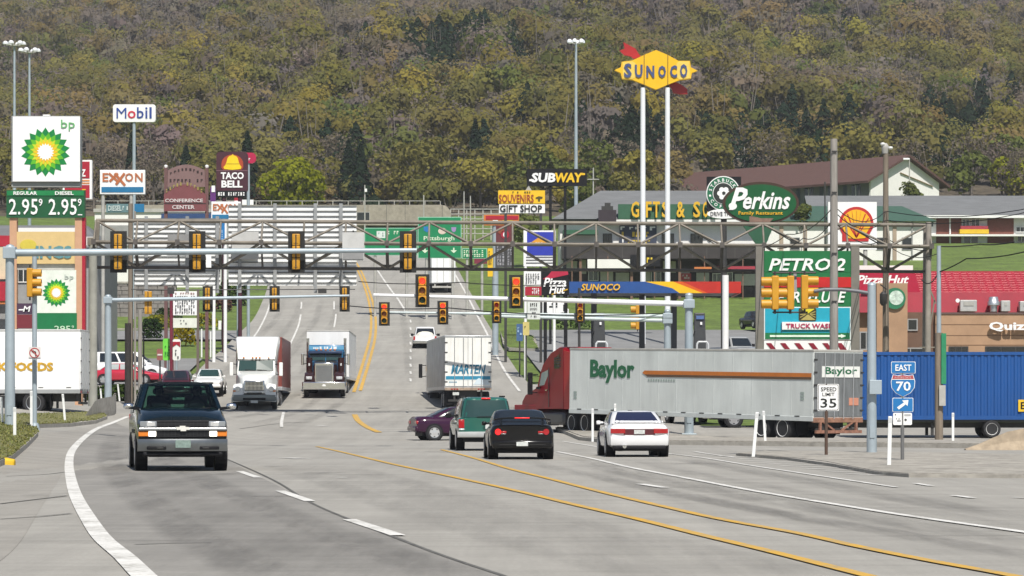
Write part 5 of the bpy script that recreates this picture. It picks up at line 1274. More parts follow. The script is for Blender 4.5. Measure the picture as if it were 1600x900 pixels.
# brown-roofed motel on the hill foot
def motel_brown():
    A = Vector((53.8,480,0)); u = Vector((.77,.64,0)).normalized(); w = Vector((-.64,.77,0)).normalized()
    L, Wd = 46.0, 15.0; ze, zr_ = Z_(279,480), Z_(250,485)+.4; zb = 30.5
    t = empty('motel_building',(A.x,A.y,g(A.x,A.y)),'long two-storey motel with a brown shingle roof and white gable end on the hillside','building')
    P = lambda a,b,z: tuple(A+u*a+w*b+Vector((0,0,z)))
    MB().add([P(0,0,zb-2),P(Wd,0,zb-2),P(Wd,0,ze),P(Wd/2,0,zr_-.1),P(0,0,ze), P(0,L,zb-2),P(Wd,L,zb-2),P(Wd,L,ze),P(Wd/2,L,zr_-.1),P(0,L,ze)],
             [(0,1,2,3,4),(9,8,7,6,5),(0,5,6,1),(1,6,7,2),(4,9,5,0)]).build('wall',STUC,t)
    o = 1.6; e = .35; b = MB()
    for s in (0,1):
        a0 = -o if s == 0 else Wd+o; zz = ze-o*(zr_-ze)/(Wd/2)
        b.add([P(a0,-.9,zz),P(Wd/2,-.9,zr_),P(Wd/2,L+.9,zr_),P(a0,L+.9,zz),P(a0,-.9,zz+e),P(Wd/2,-.9,zr_+e),P(Wd/2,L+.9,zr_+e),P(a0,L+.9,zz+e)],[(0,1,2,3),(7,6,5,4),(0,4,5,1),(1,5,6,2),(2,6,7,3),(3,7,4,0)])
    b.build('roof',SHB,t)
    MB().add([P(-.05,.3,zb-2),P(-.05,L-.2,zb-2),P(-.05,L-.2,ze-.35),P(-.05,.3,ze-.35)],[(0,1,2,3)]).build('shaded_front',mat('motel_shade_wall',(.16,.165,.16),.8,noise=.2,ns=.5),t)  # shade on the front wall put in as a dark sheet over the stucco
    for k in range(9):
        y = 2+k*5
        wd = MB().add([P(-.12,y,zb+1.6),P(-.12,y+1.9,zb+1.6),P(-.12,y+1.9,ze-.8),P(-.12,y,ze-.8)],[(0,1,2,3)]).build('window',GLASS,t)
        MB().beam(P(-.15,y+.95,zb+1.6),P(-.15,y+.95,ze-.8),.09).build('frame',STUC,wd)
        MB().beam(P(-.14,y+3.0,zb+1.1),P(-.14,y+3.0,ze-.8),.9,.05).build('door',mat('motel_door',(.03,.05,.06),.6),t)
        MB().beam(P(-1.2,y-.8,zb-1),P(-1.2,y-.8,ze-.5),.16).build('post',DARK,t)
    b = MB()
    for z in (zb+1.0,zb+.6,zb+.2): b.beam(P(-1.2,.4,z),P(-1.2,L,z),.06)
    b.build('railing',DARK,t)
    MB().beam(P(Wd/2-1.2,-.15,zr_-2.4),P(Wd-1.5,-.15,ze-.6),.22,.08).build('gable_trim',mat('gable_trim',(.30,.22,.14),.8),t)
motel_brown()
def motel_grey():
    Y = 430; t = bld('motel_building',1490,Y,'low motel with a long grey shingle roof and brick bays at the right edge')
    zb = g(X_(1490,Y),Y)-2; x0, x1 = X_(1270,Y), X_(1680,Y); ze, zr_ = Z_(340,Y), Z_(309,Y+6)
    MB().box(x0+.6,x1,Y,Y+11,zb,ze).build('wall',STUC,t)
    MB().prism_x([(Y-1.3,ze),(Y-1.3,ze+.25),(Y+5.5,zr_+.25),(Y+12.3,ze+.25),(Y+12.3,ze),(Y+5.5,zr_)],x0-.6,x1+.6).build('roof',SHG,t)
    MB().box(x0-.4,x1,Y-1.36,Y-1.31,ze-.12,ze+.24).build('gutter',WHITE,t)
    for a,b_ in ((1463,1483),(1486,1502),(1543,1584)): wbox(t,'brick_panel',a,b_,341,384,Y-.12,.11,BRICK,zb=zb)
    for a,b_,c,d in ((1440,1448,343,352),(1452,1458,343,354),(1504,1514,343,355),(1518,1530,343,355),(1506,1528,366,380),(1588,1600,355,362),(1590,1602,369,378),(1610,1622,343,356)): win(t,a,b_,c,d,Y-.13,frame=WHITE,mull=1)
    wbox(t,'awning',1501,1544,353,358,Y-1.1,.95,mat('red_awning',(.33,.03,.05),.6)); wbox(t,'awning_stripe',1500,1545,358.2,365,Y-1.2,1.05,mat('yellow_awning',(.72,.46,.02),.5))
    MB().tube((X_(1484,Y),Y-.3,zb),(X_(1484,Y),Y-.3,ze),.10).build('downpipe',WHITE,t)
    wbox(t,'balcony_slab',1290,1680,366,369,Y-1.4,1.3,STUC)
motel_grey()
def white_store():
    Y = 395; t = bld('store_building',1290,Y,'long white building with a dark green sloping roof behind the oval sign')
    x0,x1 = X_(1112,Y),X_(1455,Y); zb = g(X_(1290,Y),Y)-2; ze = Z_(346,Y); zt = Z_(322,Y+5)
    MB().box(x0,x1,Y,Y+14,zb,ze).build('wall',STUC,t)
    MB().hexa([(x0-.6,Y-.8,ze),(x1+.6,Y-.8,ze),(x1+.6,Y+14.6,ze),(x0-.6,Y+14.6,ze),(x0+1.5,Y+5,zt),(x1-3,Y+5,zt),(x1-3,Y+10,zt),(x0+1.5,Y+10,zt)]).build('roof',mat('green_roof',(.035,.085,.06),.75,noise=.12),t)
    for px in (1145,1218,1255,1330,1395): wbox(t,'pilaster',px,px+6,347,400,Y-.15,.14,mat('tan_pilaster',(.36,.28,.21),.8),zb=zb)
    wbox(t,'wall_panel',1293,1343,316,392,Y-.9,.5,STUC)
    for px in (1235,1370,1410): win(t,px,px+14,372,390,Y-.02,frame=GREYW)
    MB().box(X_(1424,Y),X_(1426,Y),Y-.2,Y-.05,zb,ze).build('downpipe',GREYW,t)
white_store()
def gift_shop():
    Y = 330; t = bld('gift_shop_building',1010,Y,'gift shop with a grey hipped roof and yellow letters on a green fascia')
    xl,xr = X_(862,Y),X_(1205,Y); zb = g(X_(1010,Y),Y)-2
    MB().box(X_(875,Y),xr,Y,Y+16,zb,Z_(345,Y)).build('wall',STUC,t)
    ze = Z_(343,Y); zt = Z_(298,Y+6)
    MB().hexa([(xl,Y-1.0,ze),(xr+1,Y-1.0,ze),(xr+1,Y+17,ze),(xl,Y+17,ze),(X_(938,Y+6),Y+6,zt),(xr-1,Y+6,zt),(xr-1,Y+9,zt),(X_(938,Y+6),Y+9,zt)]).build('roof',SHG,t)
    f = wbox(t,'fascia',966,1206,319,342,Y-1.25,.9,GREENF)
    YL = mat('yellow_letters',(.68,.40,.02),.5,noise=.12)
    for s,a,b_ in (('G',986,998.5),('I',1001,1005),('F',1009,1018),('T',1020,1031),('S',1034,1045),('&',1057,1070),('S',1083,1094),('O',1098,1107),('U',1111,1120)):
        lettering(f,s,a,315,b_,340,Y-1.55,YL,depth=.22,bold=.05)
    wbox(t,'white_band',960,1206,343,346.5,Y-1.3,.6,WHITE)
    wbox(t,'dark_canopy',878,1195,383,404,Y-3.0,3.0,mat('dark_canopy',(.035,.03,.03),.7,noise=.2))
    wbox(t,'shopfront',880,1195,404,446,Y-.3,.28,DKW,zb=zb)
    wbox(t,'green_awning',880,934,359,366,Y-2,2.0,GREENF)
    for px in (905,985,1060,1130): wbox(t,'column',px,px+4,404,460,Y-2.8,.5,mat('brown_column',(.17,.10,.07),.8),zb=zb)
    o = wbox(t,'poster',968,1026,352,382,Y-.35,.05,mat('poster_navy',(.035,.045,.075),.6))
    for a,b_,c,d,m in ((983,990,354,359,SIGNW),(992,1000,354,359,SIGNW),(1002,1011,354,359,SIGNW),(969,977,353,360,SIGNW),(1015,1025,353,361,SIGNW),(972,978,372,380,SIGNW)): bars(o,a,c,b_,d,Y-.36,m,1,fill=.95)
    YG = mat('poster_yellow',(.62,.43,.03),.5)
    bars(o,971,361,1020,371,Y-.36,YG,9,seed=4); bars(o,981,374,1020,382,Y-.36,YG,3,seed=5,fill=.98)
    wbox(t,'white_counter',918,1000,405,419,Y-3.3,.2,STUC)
    o = wbox(t,'sandwich_board',985,1032,398,416,Y-3.5,.15,BLACK); bars(o,1004,401,1022,412,Y-3.52,mat('sandwich_yellow',(.7,.5,.03),.5),3,seed=2)
    for a,b_ in ((943,955),(1035,1052),(1080,1097)): win(t,a,b_,366,381,Y-.05,frame=DARK,mull=2)
    o = wbox(t,'dark_chimney_block',935,963,328,347,Y-1.9,.6,mat('dark_maroon_block',(.03,.02,.028),.7)); wbox(o,'vent_box',940,958,322,328,Y-1.9,.6,DARK); wbox(o,'vent_box',945,954,317,322,Y-1.9,.5,DARK)
    PW = mat('pale_shop_wall',(.50,.49,.46),.8,noise=.12)
    for a,b_,c,d in ((884,902,408,420),(906,916,406,428),(938,958,424,440),(962,983,426,440),(1004,1016,420,440),(1036,1056,408,426),(1064,1078,424,440),(1088,1108,426,440),(1148,1190,428,446)): wbox(t,'pale_panel',a,b_,c,d,Y-.5,.15,PW)
    for a,b_,c,d in ((920,934,424,438),(1018,1032,422,440),(1114,1126,428,444),(1130,1144,426,444)): win(t,a,b_,c,d,Y-.6,m=GLASSG,frame=WHITE,mull=1)
    o = wbox(t,'red_notice',1064,1080,427,438,Y-.9,.08,mat('notice_red',(.42,.05,.05),.5)); bars(o,1066,429,1078,436,Y-.91,SIGNW,4,rows=2)
    for a in (893,949,1022,1046,1100,1160): wbox(t,'thin_post',a,a+1.6,400,462,Y-3.2,.12,mat('brown_column',(.17,.10,.07),.8),zb=zb)
    for a in range(884,1190,22): wbox(t,'canopy_seam',a,a+.8,384,403.5,Y-3.02,.018,mat('seam_grey',(.09,.085,.08),.7))
    wbox(t,'red_awning',1120,1180,416,422,Y-3.6,.6,mat('red_awning',(.33,.03,.05),.6)); wbox(t,'orange_band',1085,1112,417,423,Y-3.6,.6,mat('orange_band',(.5,.16,.04),.6))
gift_shop()
def canopy():
    Y = 225; t = bld('fuel_canopy',1030,Y,'blue, yellow and red fuel station canopy over the pumps','canopy')
    z0,z1 = Z_(458,Y),Z_(440,Y); B = mat('canopy_blue',(.02,.075,.26),.4); YE = mat('canopy_yellow',(.78,.46,.01),.4); OG = mat('canopy_orange',(.62,.10,.012),.4); RD = mat('canopy_red',(.45,.025,.015),.4)
    MB().box(X_(891,Y),X_(1156,Y),Y+.1,Y+9,z0+.1,z1-.05).build('roof_slab',GREYW,t)
    xs = lambda p: X_(p,Y)
    pts_b = [(xs(891),z0),(xs(1062),z0),(xs(1050),z0+.35),(xs(1008),z1),(xs(891),z1)]
    MB().prism_y(pts_b,Y,Y+.09).build('fascia',B,t)
    MB().prism_y([(xs(1062),z0),(xs(1098),z0),(xs(1052),z1),(xs(1008),z1),(xs(1050),z0+.35)],Y,Y+.09).build('fascia',YE,t)
    MB().prism_y([(xs(1098),z0),(xs(1106),z0),(xs(1066),z1),(xs(1052),z1)],Y,Y+.09).build('fascia',OG,t)
    MB().prism_y([(xs(1106),z0),(xs(1156),z0),(xs(1156),z1),(xs(1066),z1)],Y,Y+.09).build('fascia',RD,t)
    MB().box(X_(891,Y)-.09,X_(891,Y),Y,Y+9,z0,z1).build('fascia',B,t); MB().box(X_(1156,Y),X_(1156,Y)+.09,Y,Y+9,z0,z1).build('fascia',RD,t)
    lettering(t,'SUNOCO',908,443.5,969,454,Y-.06,mat('canopy_letter_yellow',(.75,.42,.03),.4),depth=.06,bold=.05,shear=.2)
    for px,yy in ((1053,3),(1003,5.5),(928,3)):
        x = X_(px,Y+yy); MB().box(x-.2,x+.2,Y+yy-.2,Y+yy+.2,g(x,Y+yy)-.3,z0+.1).build('column',mat('canopy_column',(.075,.075,.08),.6),t)
    return t
canopy()
def pump(px, label):
    Y = 226; x = X_(px,Y); z = g(x,Y); t = empty('fuel_pump',(x,Y,z),label,'fuel pump','fuel pumps under the canopy')
    zt = Z_(489,Y); D = mat('pump_dark',(.045,.047,.05),.5,noise=.15)
    MB().hexa([(x-.5,Y-.35,z-.1),(x+.45,Y-.35,z-.1),(x+.45,Y+.35,z-.1),(x-.5,Y+.35,z-.1),(x-.42,Y-.3,zt),(x+.32,Y-.3,zt),(x+.32,Y+.3,zt),(x-.42,Y+.3,zt)]).build('cabinet',D,t,bevel=.05)
    MB().box(x-.3,x+.25,Y-.40,Y-.33,zt-.45,zt-.2).build('screen',mat('pump_screen',(.10,.16,.35),.2),t)
    MB().box(x-.02,x+.12,Y-.42,Y-.36,zt-.85,zt-.65).build('keypad',SIGNW,t)
    MB().path([(x-.45,Y-.35,zt-.6),(x-.62,Y-.4,zt-1.2),(x-.55,Y-.42,zt-1.7),(x-.4,Y-.38,zt-1.3)],.035,6).build('hose',BLACK,t)
    b = MB(); r = [(x+.1+dx,Y-1.2,z+dz) for dx,dz in ((-.4,-.1),(-.4,1.75),(-.3,1.95),(.3,1.95),(.4,1.75),(.4,-.1))]
    b.path(r,.07,8).build('guard_hoop',mat('hoop_grey',(.55,.56,.57),.5),t)
pump(1094,'dark fuel pump with a blue screen right of the grey signal pole'); pump(937,'dark fuel pump with a hooped guard below the blue canopy end')
def red_roof():
    Y = 186; t = bld('restaurant_building',1480,Y,'tan restaurant row with a bright red metal roof at the right')
    zb = g(X_(1480,Y),Y)-.5; xl,xr = X_(1322,Y),X_(1720,Y); z1 = Z_(492,Y); z2 = Z_(420,Y)
    RM = mat('red_metal_roof',(.29,.007,.022),.42,noise=.12,ns=1.5,coat=.2)
    MB().box(X_(1340,Y),xr,Y+.9,Y+14,zb,Z_(482,Y)).build('wall',TAN,t)
    MB().prism_x([(Y+.3,Z_(488,Y)),(Y+.55,Z_(456,Y)),(Y+3.2,z2),(Y+4,z2),(Y+4,Z_(488,Y))],X_(1322,Y),xr).build('roof',RM,t)
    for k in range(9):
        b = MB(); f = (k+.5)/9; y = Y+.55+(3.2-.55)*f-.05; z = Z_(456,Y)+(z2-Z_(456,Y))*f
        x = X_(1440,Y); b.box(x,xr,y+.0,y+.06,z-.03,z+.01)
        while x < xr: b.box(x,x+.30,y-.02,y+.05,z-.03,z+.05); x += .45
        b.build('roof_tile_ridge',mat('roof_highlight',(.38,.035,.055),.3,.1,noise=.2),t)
    MB().box(X_(1460,Y),xr,Y-.5,Y+.25,Z_(552,Y),Z_(489,Y)).build('parapet_wall',TAN,t)
    for py in (507,524,539): MB().box(X_(1460,Y),xr,Y-.515,Y-.5,Z_(py+.8,Y),Z_(py,Y)).build('groove',mat('tan_groove',(.16,.09,.05),.9),t)
    MB().box(X_(1460,Y),xr,Y-.55,Y-.502,Z_(491.5,Y),Z_(488.5,Y)).build('coping',mat('coping_dark',(.10,.06,.05),.7),t)
    MB().box(X_(1368,Y),X_(1416,Y),Y-.6,Y+.6,zb,Z_(443,Y)).build('entrance_block',TAN,t)
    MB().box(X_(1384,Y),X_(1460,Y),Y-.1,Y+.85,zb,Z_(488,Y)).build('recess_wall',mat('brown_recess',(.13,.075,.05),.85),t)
    for a,b_ in ((1484,1511),(1541,1610)): win(t,a,b_,543,566,Y-.51,m=GLASS,frame=DARK,mull=2)
    for a,b_,c,d in ((1345,1362,520,545),(1405,1432,500,515),(1395,1450,545,575)): win(t,a,b_,c,d,Y-.62 if a<1370 else Y-.12,m=GLASS,frame=GREYW,mull=1)
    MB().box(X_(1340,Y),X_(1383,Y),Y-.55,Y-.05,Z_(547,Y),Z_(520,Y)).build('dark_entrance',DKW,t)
    o = MB().lathe_y([(Y-.65,.62),(Y-.75,.62)],X_(1396,Y),Z_(467,Y),28).build('round_sign',mat('coffee_green',(.02,.16,.075),.5),t)
    MB().lathe_y([(Y-.75,.42),(Y-.77,.42)],X_(1398,Y),Z_(466,Y),24).build('disc',mat('pale_green_disc',(.48,.58,.50),.5,noise=.4,ns=6),o)
    lettering(t,'Quiznos',1545,503,1640,518,Y-.72,mat('letter_white',(.8,.8,.8),.4),depth=.15,bold=.07)
    lettering(t,'Pizza Hut',1338,430,1420,444,Y+.1,SIGNW,depth=.1,bold=.06,shear=.3)
    UN = mat('rooftop_unit',(.42,.42,.41),.5,.2,noise=.15)
    for a,b_,c,d in ((1499,1525,469,487),(1563,1577,470,487),(1592,1612,471,487)):
        o = MB().box(X_(a,Y),X_(b_,Y),Y-.4,Y+.2,Z_(d,Y),Z_(c,Y)).build('rooftop_unit',UN,t,bevel=.03); MB().box(X_(a+5,Y),X_(b_-5,Y),Y-.43,Y-.4,Z_(d-9,Y),Z_(c+3,Y)).build('grille',STEEL,o)
    MB().lathe_z([(Z_(487,Y),.22),(Z_(478,Y),.22),(Z_(477,Y),.36),(Z_(472,Y),.36),(Z_(470,Y),.3),(Z_(464,Y),.26)],X_(1552,Y),Y-.1).build('roof_vent',ALU,t,smooth=40)
    MB().tube((X_(1495,Y),Y-.4,Z_(470,Y)),(X_(1495,Y),Y-.3,Z_(470,Y)),.12).build('floodlight',SIGNW,t)
    MB().box(X_(1345,Y),X_(1440,Y),Y+4,Y+6,z2,Z_(410,Y)).build('roof_parapet',STUC,t)
red_roof()
def left_store():
    Y = 236; t = bld('store_building',60,Y,'roadside store with red bands and pale walls behind the sunflower sign')
    zb = g(X_(60,Y),Y)-1; xl = X_(-80,Y); xr = X_(152,Y)
    MB().box(xl,xr,Y,Y+12,zb,Z_(388,Y)).build('wall',GREYW,t)
    MB().hexa([(xl,Y-1,Z_(388,Y)),(xr+.5,Y-1,Z_(388,Y)),(xr+.5,Y+13,Z_(388,Y)),(xl,Y+13,Z_(388,Y)),(xl+2,Y+5,Z_(346,Y)),(xr-1.5,Y+5,Z_(346,Y)),(xr-1.5,Y+7,Z_(346,Y)),(xl+2,Y+7,Z_(346,Y))]).build('roof',SHG,t)
    RB = mat('store_red_band',(.38,.012,.03),.5)
    wbox(t,'red_band',-80,18,368,385,Y-1.6,.3,RB); wbox(t,'cream_panel',-80,12,386,436,Y-1.7,.3,CREAM); wbox(t,'red_canopy',-80,14,440,470,Y-3.2,1.4,RB); wbox(t,'yellow_band',-80,14,470.2,475,Y-3.1,1.2,mat('orange_band',(.5,.16,.04),.6))
    wbox(t,'white_band',130,152,370,384,Y-.4,.3,STUC); wbox(t,'red_band',131,152,389,400,Y-.4,.3,RB); wbox(t,'white_band',27,118,356,368,Y-1.4,.3,STUC)
    for a,b_ in ((20,45),(60,90),(100,128)): win(t,a,b_,400,440,Y-.05,frame=STUC,mull=2)
    for px in (-10,22,60,105): wbox(t,'column',px,px+5,470,560,Y-2.8,.4,STUC,zb=zb)
left_store()
def back_store():
    Y = 345; t = bld('store_building',240,Y,'pale flat-roofed store with a blue band beyond the carved maroon sign')
    zb = g(X_(240,Y),Y)-2
    wbox(t,'wall',148,345,331,440,Y,10,STUC,zb=zb); wbox(t,'blue_band',252,345,334,343,Y-.3,.25,mat('navy_band',(.02,.055,.16),.5))
    wbox(t,'grey_band',148,345,352,384,Y-.2,.15,GREYW); wbox(t,'roof_parapet',146,347,326,331.5,Y-.2,10.4,STEEL)
    for a in range(155,335,30): win(t,a,a+18,392,418,Y-.05,frame=STEEL,mull=1)
    o = wbox(t,'yellow_lit_box',321,338,380,402,Y-.6,.3,mat('yellow_box',(.72,.48,.03),.5))
back_store()
def stone_wall():
    Y = 303; t = bld('retaining_wall',200,Y,'grey stone block retaining wall on the left bank','wall')
    x0,x1 = X_(132,Y),X_(275,Y); zb = g(X_(200,Y),Y)-1.5; zt = Z_(443,Y)
    m = mat('stone_block',(.22,.20,.19),.95,noise=.3,ns=1.4,bump=.4)
    MB().box(x0,x1,Y+.12,Y+.8,zb,zt).build('wall',mat('mortar',(.12,.11,.105),.95,noise=.2),t)
    b = MB(); z = zb; k = 0
    while z < zt-.05:
        h = min(.42,zt-z); x = x0-(.4 if k%2 else 0)
        while x < x1:
            L = random.uniform(.6,1.1); xa,xb = max(x+.03,x0),min(x+L-.03,x1)
            if xb > xa: b.box(xa,xb,Y-random.uniform(0,.06),Y+.11,z+.025,z+h-.02)
            x += L
        z += .42; k += 1
    b.build('block_face',m,t)
    MB().box(x0-.1,x1+.1,Y-.1,Y+.9,zt,zt+.18).build('coping',CONC,t)
stone_wall()
def bridge_wall():
    Y = 432; t = bld('bridge_wall',600,Y,'pale concrete bridge wall with a rounded right end across the road top','bridge')
    zb = g(X_(600,Y),Y)-3; z1 = Z_(320,Y); BC = mat('bridge_concrete',(.30,.27,.22),.9,noise=.15,ns=.4,ns2=2)
    xr = X_(705,Y); xl = X_(150,Y); h = z1-Z_(337,Y)
    pts = [(xl,Z_(352,Y)),(xr-5,Z_(352,Y))]+[(xr-h*.9+math.cos(a)*h*.9, z1-h+math.sin(a)*h) for a in np.linspace(-.9,1.57,8)]+[(xl,z1)]
    MB().prism_y(pts,Y,Y+9).build('parapet',BC,t)
    MB().box(xl,X_(572,Y),Y+.4,Y+8,zb,Z_(352.2,Y)).box(X_(668,Y),X_(700,Y),Y+.4,Y+8,zb,Z_(352.2,Y)).build('abutment',BC,t)
    MB().box(X_(572,Y),X_(668,Y),Y+6.5,Y+8,zb,Z_(352.2,Y)).build('far_abutment',mat('far_concrete',(.26,.25,.22),.9,noise=.15),t)
    b = MB()
    for px in range(430,700,29): b.box(X_(px,Y)-.03,X_(px,Y)+.03,Y-.03,Y,Z_(351.5,Y),z1-.05)
    b.build('joint',JOINT,t)
    b = MB().box(xl,xr-1.5,Y+.2,Y+.3,z1+.5,z1+.58)
    for px in range(160,700,24): b.box(X_(px,Y)-.05,X_(px,Y)+.05,Y+.2,Y+.3,z1,z1+.5)
    b.build('railing',STEEL,t)
    win(t,558,577,332,346,Y-.02,m=GLASS,frame=STEEL)
bridge_wall()
def guard_fence(label, pxa, pxb, Y, py0, n=4, m=STEEL, posts=7, name='guard_fence'):
    t = bld(name,pxa,Y,label,'fence'); b = MB(); x0,x1 = X_(pxa,Y),X_(pxb,Y); zb = g((x0+x1)/2,Y); zt = Z_(py0,Y)
    for k in range(n): z = zt-(zt-zb-.2)*k/max(n-1,1)*.85; b.box(x0,x1,Y-.06,Y+.0,z-.12,z)
    b.build('rail',m,t)
    for k in range(posts): x = x0+(x1-x0)*k/(posts-1); MB().box(x-.07,x+.07,Y+.002,Y+.14,zb-.3,zt).build('post',m,t)
guard_fence('grey ladder-like fence right of the rounded concrete bridge end',704,780,436,326,6)
guard_fence('low steel guard rail along the upper left street',150,270,284,513,1,CONC,6,'guard_rail')
# ------------------------------------------------------------------ signs on poles
def rrect(x0,y0,x1,y1,r,n=5):
    o = []
    for cx,cy,a in ((x1-r,y0+r,0),(x0+r,y0+r,90),(x0+r,y1-r,180),(x1-r,y1-r,270)):
        for k in range(n+1):
            q = R(a+90*k/n); o.append((cx+r*math.cos(q),cy-r*math.sin(q)))
    return o
RED = mat('sign_red',(.36,.012,.03),.45,noise=.06); NAVY = mat('sign_blue',(.02,.055,.26),.45,noise=.05); GRN = mat('sign_green',(.006,.155,.05),.45,noise=.08)
SGY = mat('sign_yellow',(.76,.47,.015),.45,noise=.06); BLU = mat('road_sign_blue',(.012,.16,.42),.5,noise=.08); MARO = mat('sign_maroon',(.055,.012,.022),.5,noise=.1)
def sunflower(parent, cx, cy, r, Y):
    def star(n, r1, r2, ph=0): return [(cx+(r1 if k%2==0 else r2)*math.cos(math.pi*k/n+ph), cy-(r1 if k%2==0 else r2)*math.sin(math.pi*k/n+ph)) for k in range(2*n)]
    ph = math.pi/2
    for k,(a,b_,m,q) in enumerate(((1,.80,mat('helio_dark_green',(.004,.20,.045),.4),0),(.80,.62,mat('helio_green',(.10,.42,.02),.4),math.pi/18),(.63,.46,mat('helio_yellow_green',(.50,.58,.02),.4),0),(.52,.36,SGY,math.pi/18),(.36,.27,SIGNW,0))):
        poly_px(parent,'sunburst_emblem',star(18,r*a,r*b_,ph+q),Y-.012*(k+1),m,.012)
def pylon():
    Y = 165; t = sign_root('pylon_sign',70,Y,'tall fuel price pylon with a green and yellow sunburst panel on tan columns','sign')
    zb = g(X_(70,Y),Y)-.3
    COLM = mat('pylon_tan',(.52,.30,.18),.6,noise=.08)
    MB().box(X_(18,Y),X_(125,Y),Y,Y+.9,Z_(284,Y),Z_(181,Y)).build('sign_box',mat('sign_box_grey',(.25,.26,.27),.5),t)
    p = panel(t,'sunburst_panel',20,182,125,283.5,Y-.06,SIGNW,.058); sunflower(p,71,237.5,38.5,Y-.06)
    lettering(p,'bp',95.5,187,117,204,Y-.09,mat('bp_letter_green',(.12,.40,.14),.4),depth=.02)
    wbox(t,'lower_trim',18,125,284,292,Y+.1,.7,mat('trim_grey',(.30,.30,.29),.5))
    wbox(t,'top_bracket',67,78,179,181,Y+.2,.3,SIGNW)
    pr = panel(t,'price_panel',10,297,132,340,Y-.1,mat('price_green',(.008,.085,.03),.45),.5)
    panel(pr,'price_header',11,298,131,305.5,Y-.13,mat('price_header_green',(.008,.19,.055),.45),.028)
    lettering(pr,'REGULAR',21,299,58,304.5,Y-.15,SIGNW,bold=.06); lettering(pr,'DIESEL',86,299,115,304.5,Y-.15,SIGNW,bold=.06)
    lettering(pr,'2.95',14,310.5,59,335.5,Y-.13,SIGNW,bold=.02,spacing=1.05); lettering(pr,'9',60.5,310.5,66.5,322,Y-.13,SIGNW,bold=.02)
    lettering(pr,'2.95',76,310.5,120,336,Y-.13,SIGNW,bold=.02,spacing=1.05); lettering(pr,'9',121.5,310.5,127.5,322,Y-.13,SIGNW,bold=.02)
    MB().box(X_(122,Y),X_(129,Y),Y-.13,Y-.1,Z_(336.5,Y),Z_(335,Y)).build('underscore',SIGNW,pr)
    for a,b_ in ((15,26),(117,128)): wbox(t,'column',a,b_,340,530,Y,.5,COLM,zb=zb)
    wbox(t,'red_edge',128.2,133,340,520,Y+.02,.5,RED)
    q = panel(t,'menu_panel',26.2,362,116.8,412,Y+.05,mat('menu_cream',(.62,.45,.20),.5,noise=.06),.3)
    poly_px(q,'emblem',ellipse_px(44,383,13,9,20),Y+.02,mat('emblem_yellow',(.58,.47,.06),.5),.028)
    lettering(q,'INGS',56,384,112,404,Y+.02,mat('teal_letters',(.10,.25,.27),.5),bold=.1)
    b = panel(t,'lower_sunburst_panel',58,422,119,489,Y-.05,mat('off_white_panel',(.70,.74,.66),.5),.3); sunflower(b,88,457.5,22,Y-.05)
    lettering(b,'bp',101,429,115,438,Y-.07,mat('bp_letter_grey',(.45,.5,.45),.4))
    wbox(t,'panel_rail',26,118,412.3,421.7,Y+.2,.2,STEEL)
    c = panel(t,'green_price_panel',58,489.2,120,519,Y-.05,GRN,.3); lettering(c,'295',85,509,110,518,Y-.07,mat('pale_green_digits',(.5,.7,.5),.4),bold=.02); lettering(c,'9',112,508.5,115.5,513,Y-.07,mat('pale_green_digits',(.5,.7,.5),.4))
    MB().box(X_(60,Y),X_(78,Y),Y-.07,Y-.05,Z_(516,Y),Z_(515,Y)).build('line',mat('pale_green_digits',(.5,.7,.5),.4),c)
    d = panel(t,'dark_store_panel',26.2,474,51,491,Y+.04,mat('aubergine_panel',(.06,.03,.06),.5),.2); lettering(d,'M',36,478,48,487,Y+.02,SIGNW,bold=.05,shear=.2)
    MB().box(X_(29,Y),X_(37,Y),Y+.02,Y+.038,Z_(485,Y),Z_(483,Y)).build('stripe',SIGNW,d)
    panel(t,'poster_panel',26.2,491.5,51,513,Y+.05,mat('dark_red_poster',(.16,.02,.03),.5),.15)
pylon()
def z_sign():
    Y = 196; t = sign_root('pylon_sign',128,Y,'red and white panel sign with a white Z partly hidden by the sunburst pylon')
    p = panel(t,'sign_box',98,250,143.5,311,Y,SIGNW,.5)
    panel(p,'red_panel',101,252.5,140,278.5,Y-.03,RED,.028); panel(p,'red_panel',101,289,140,309,Y-.03,RED,.028)
    lettering(p,'Z',126.5,264.5,134,276,Y-.05,SIGNW,bold=.07)
    for y in (281,285): panel(p,'stripe',101,y,140,y+2,Y-.03,mat('stripe_orange',(.62,.22,.05),.5),.028)
    panel(p,'stripe',128,295.5,134,297,Y-.05,SGY,.018)
    post_px(t,'pole',130,311,Y+.25,.16,mat('pole_red',(.28,.02,.05),.5))
z_sign()
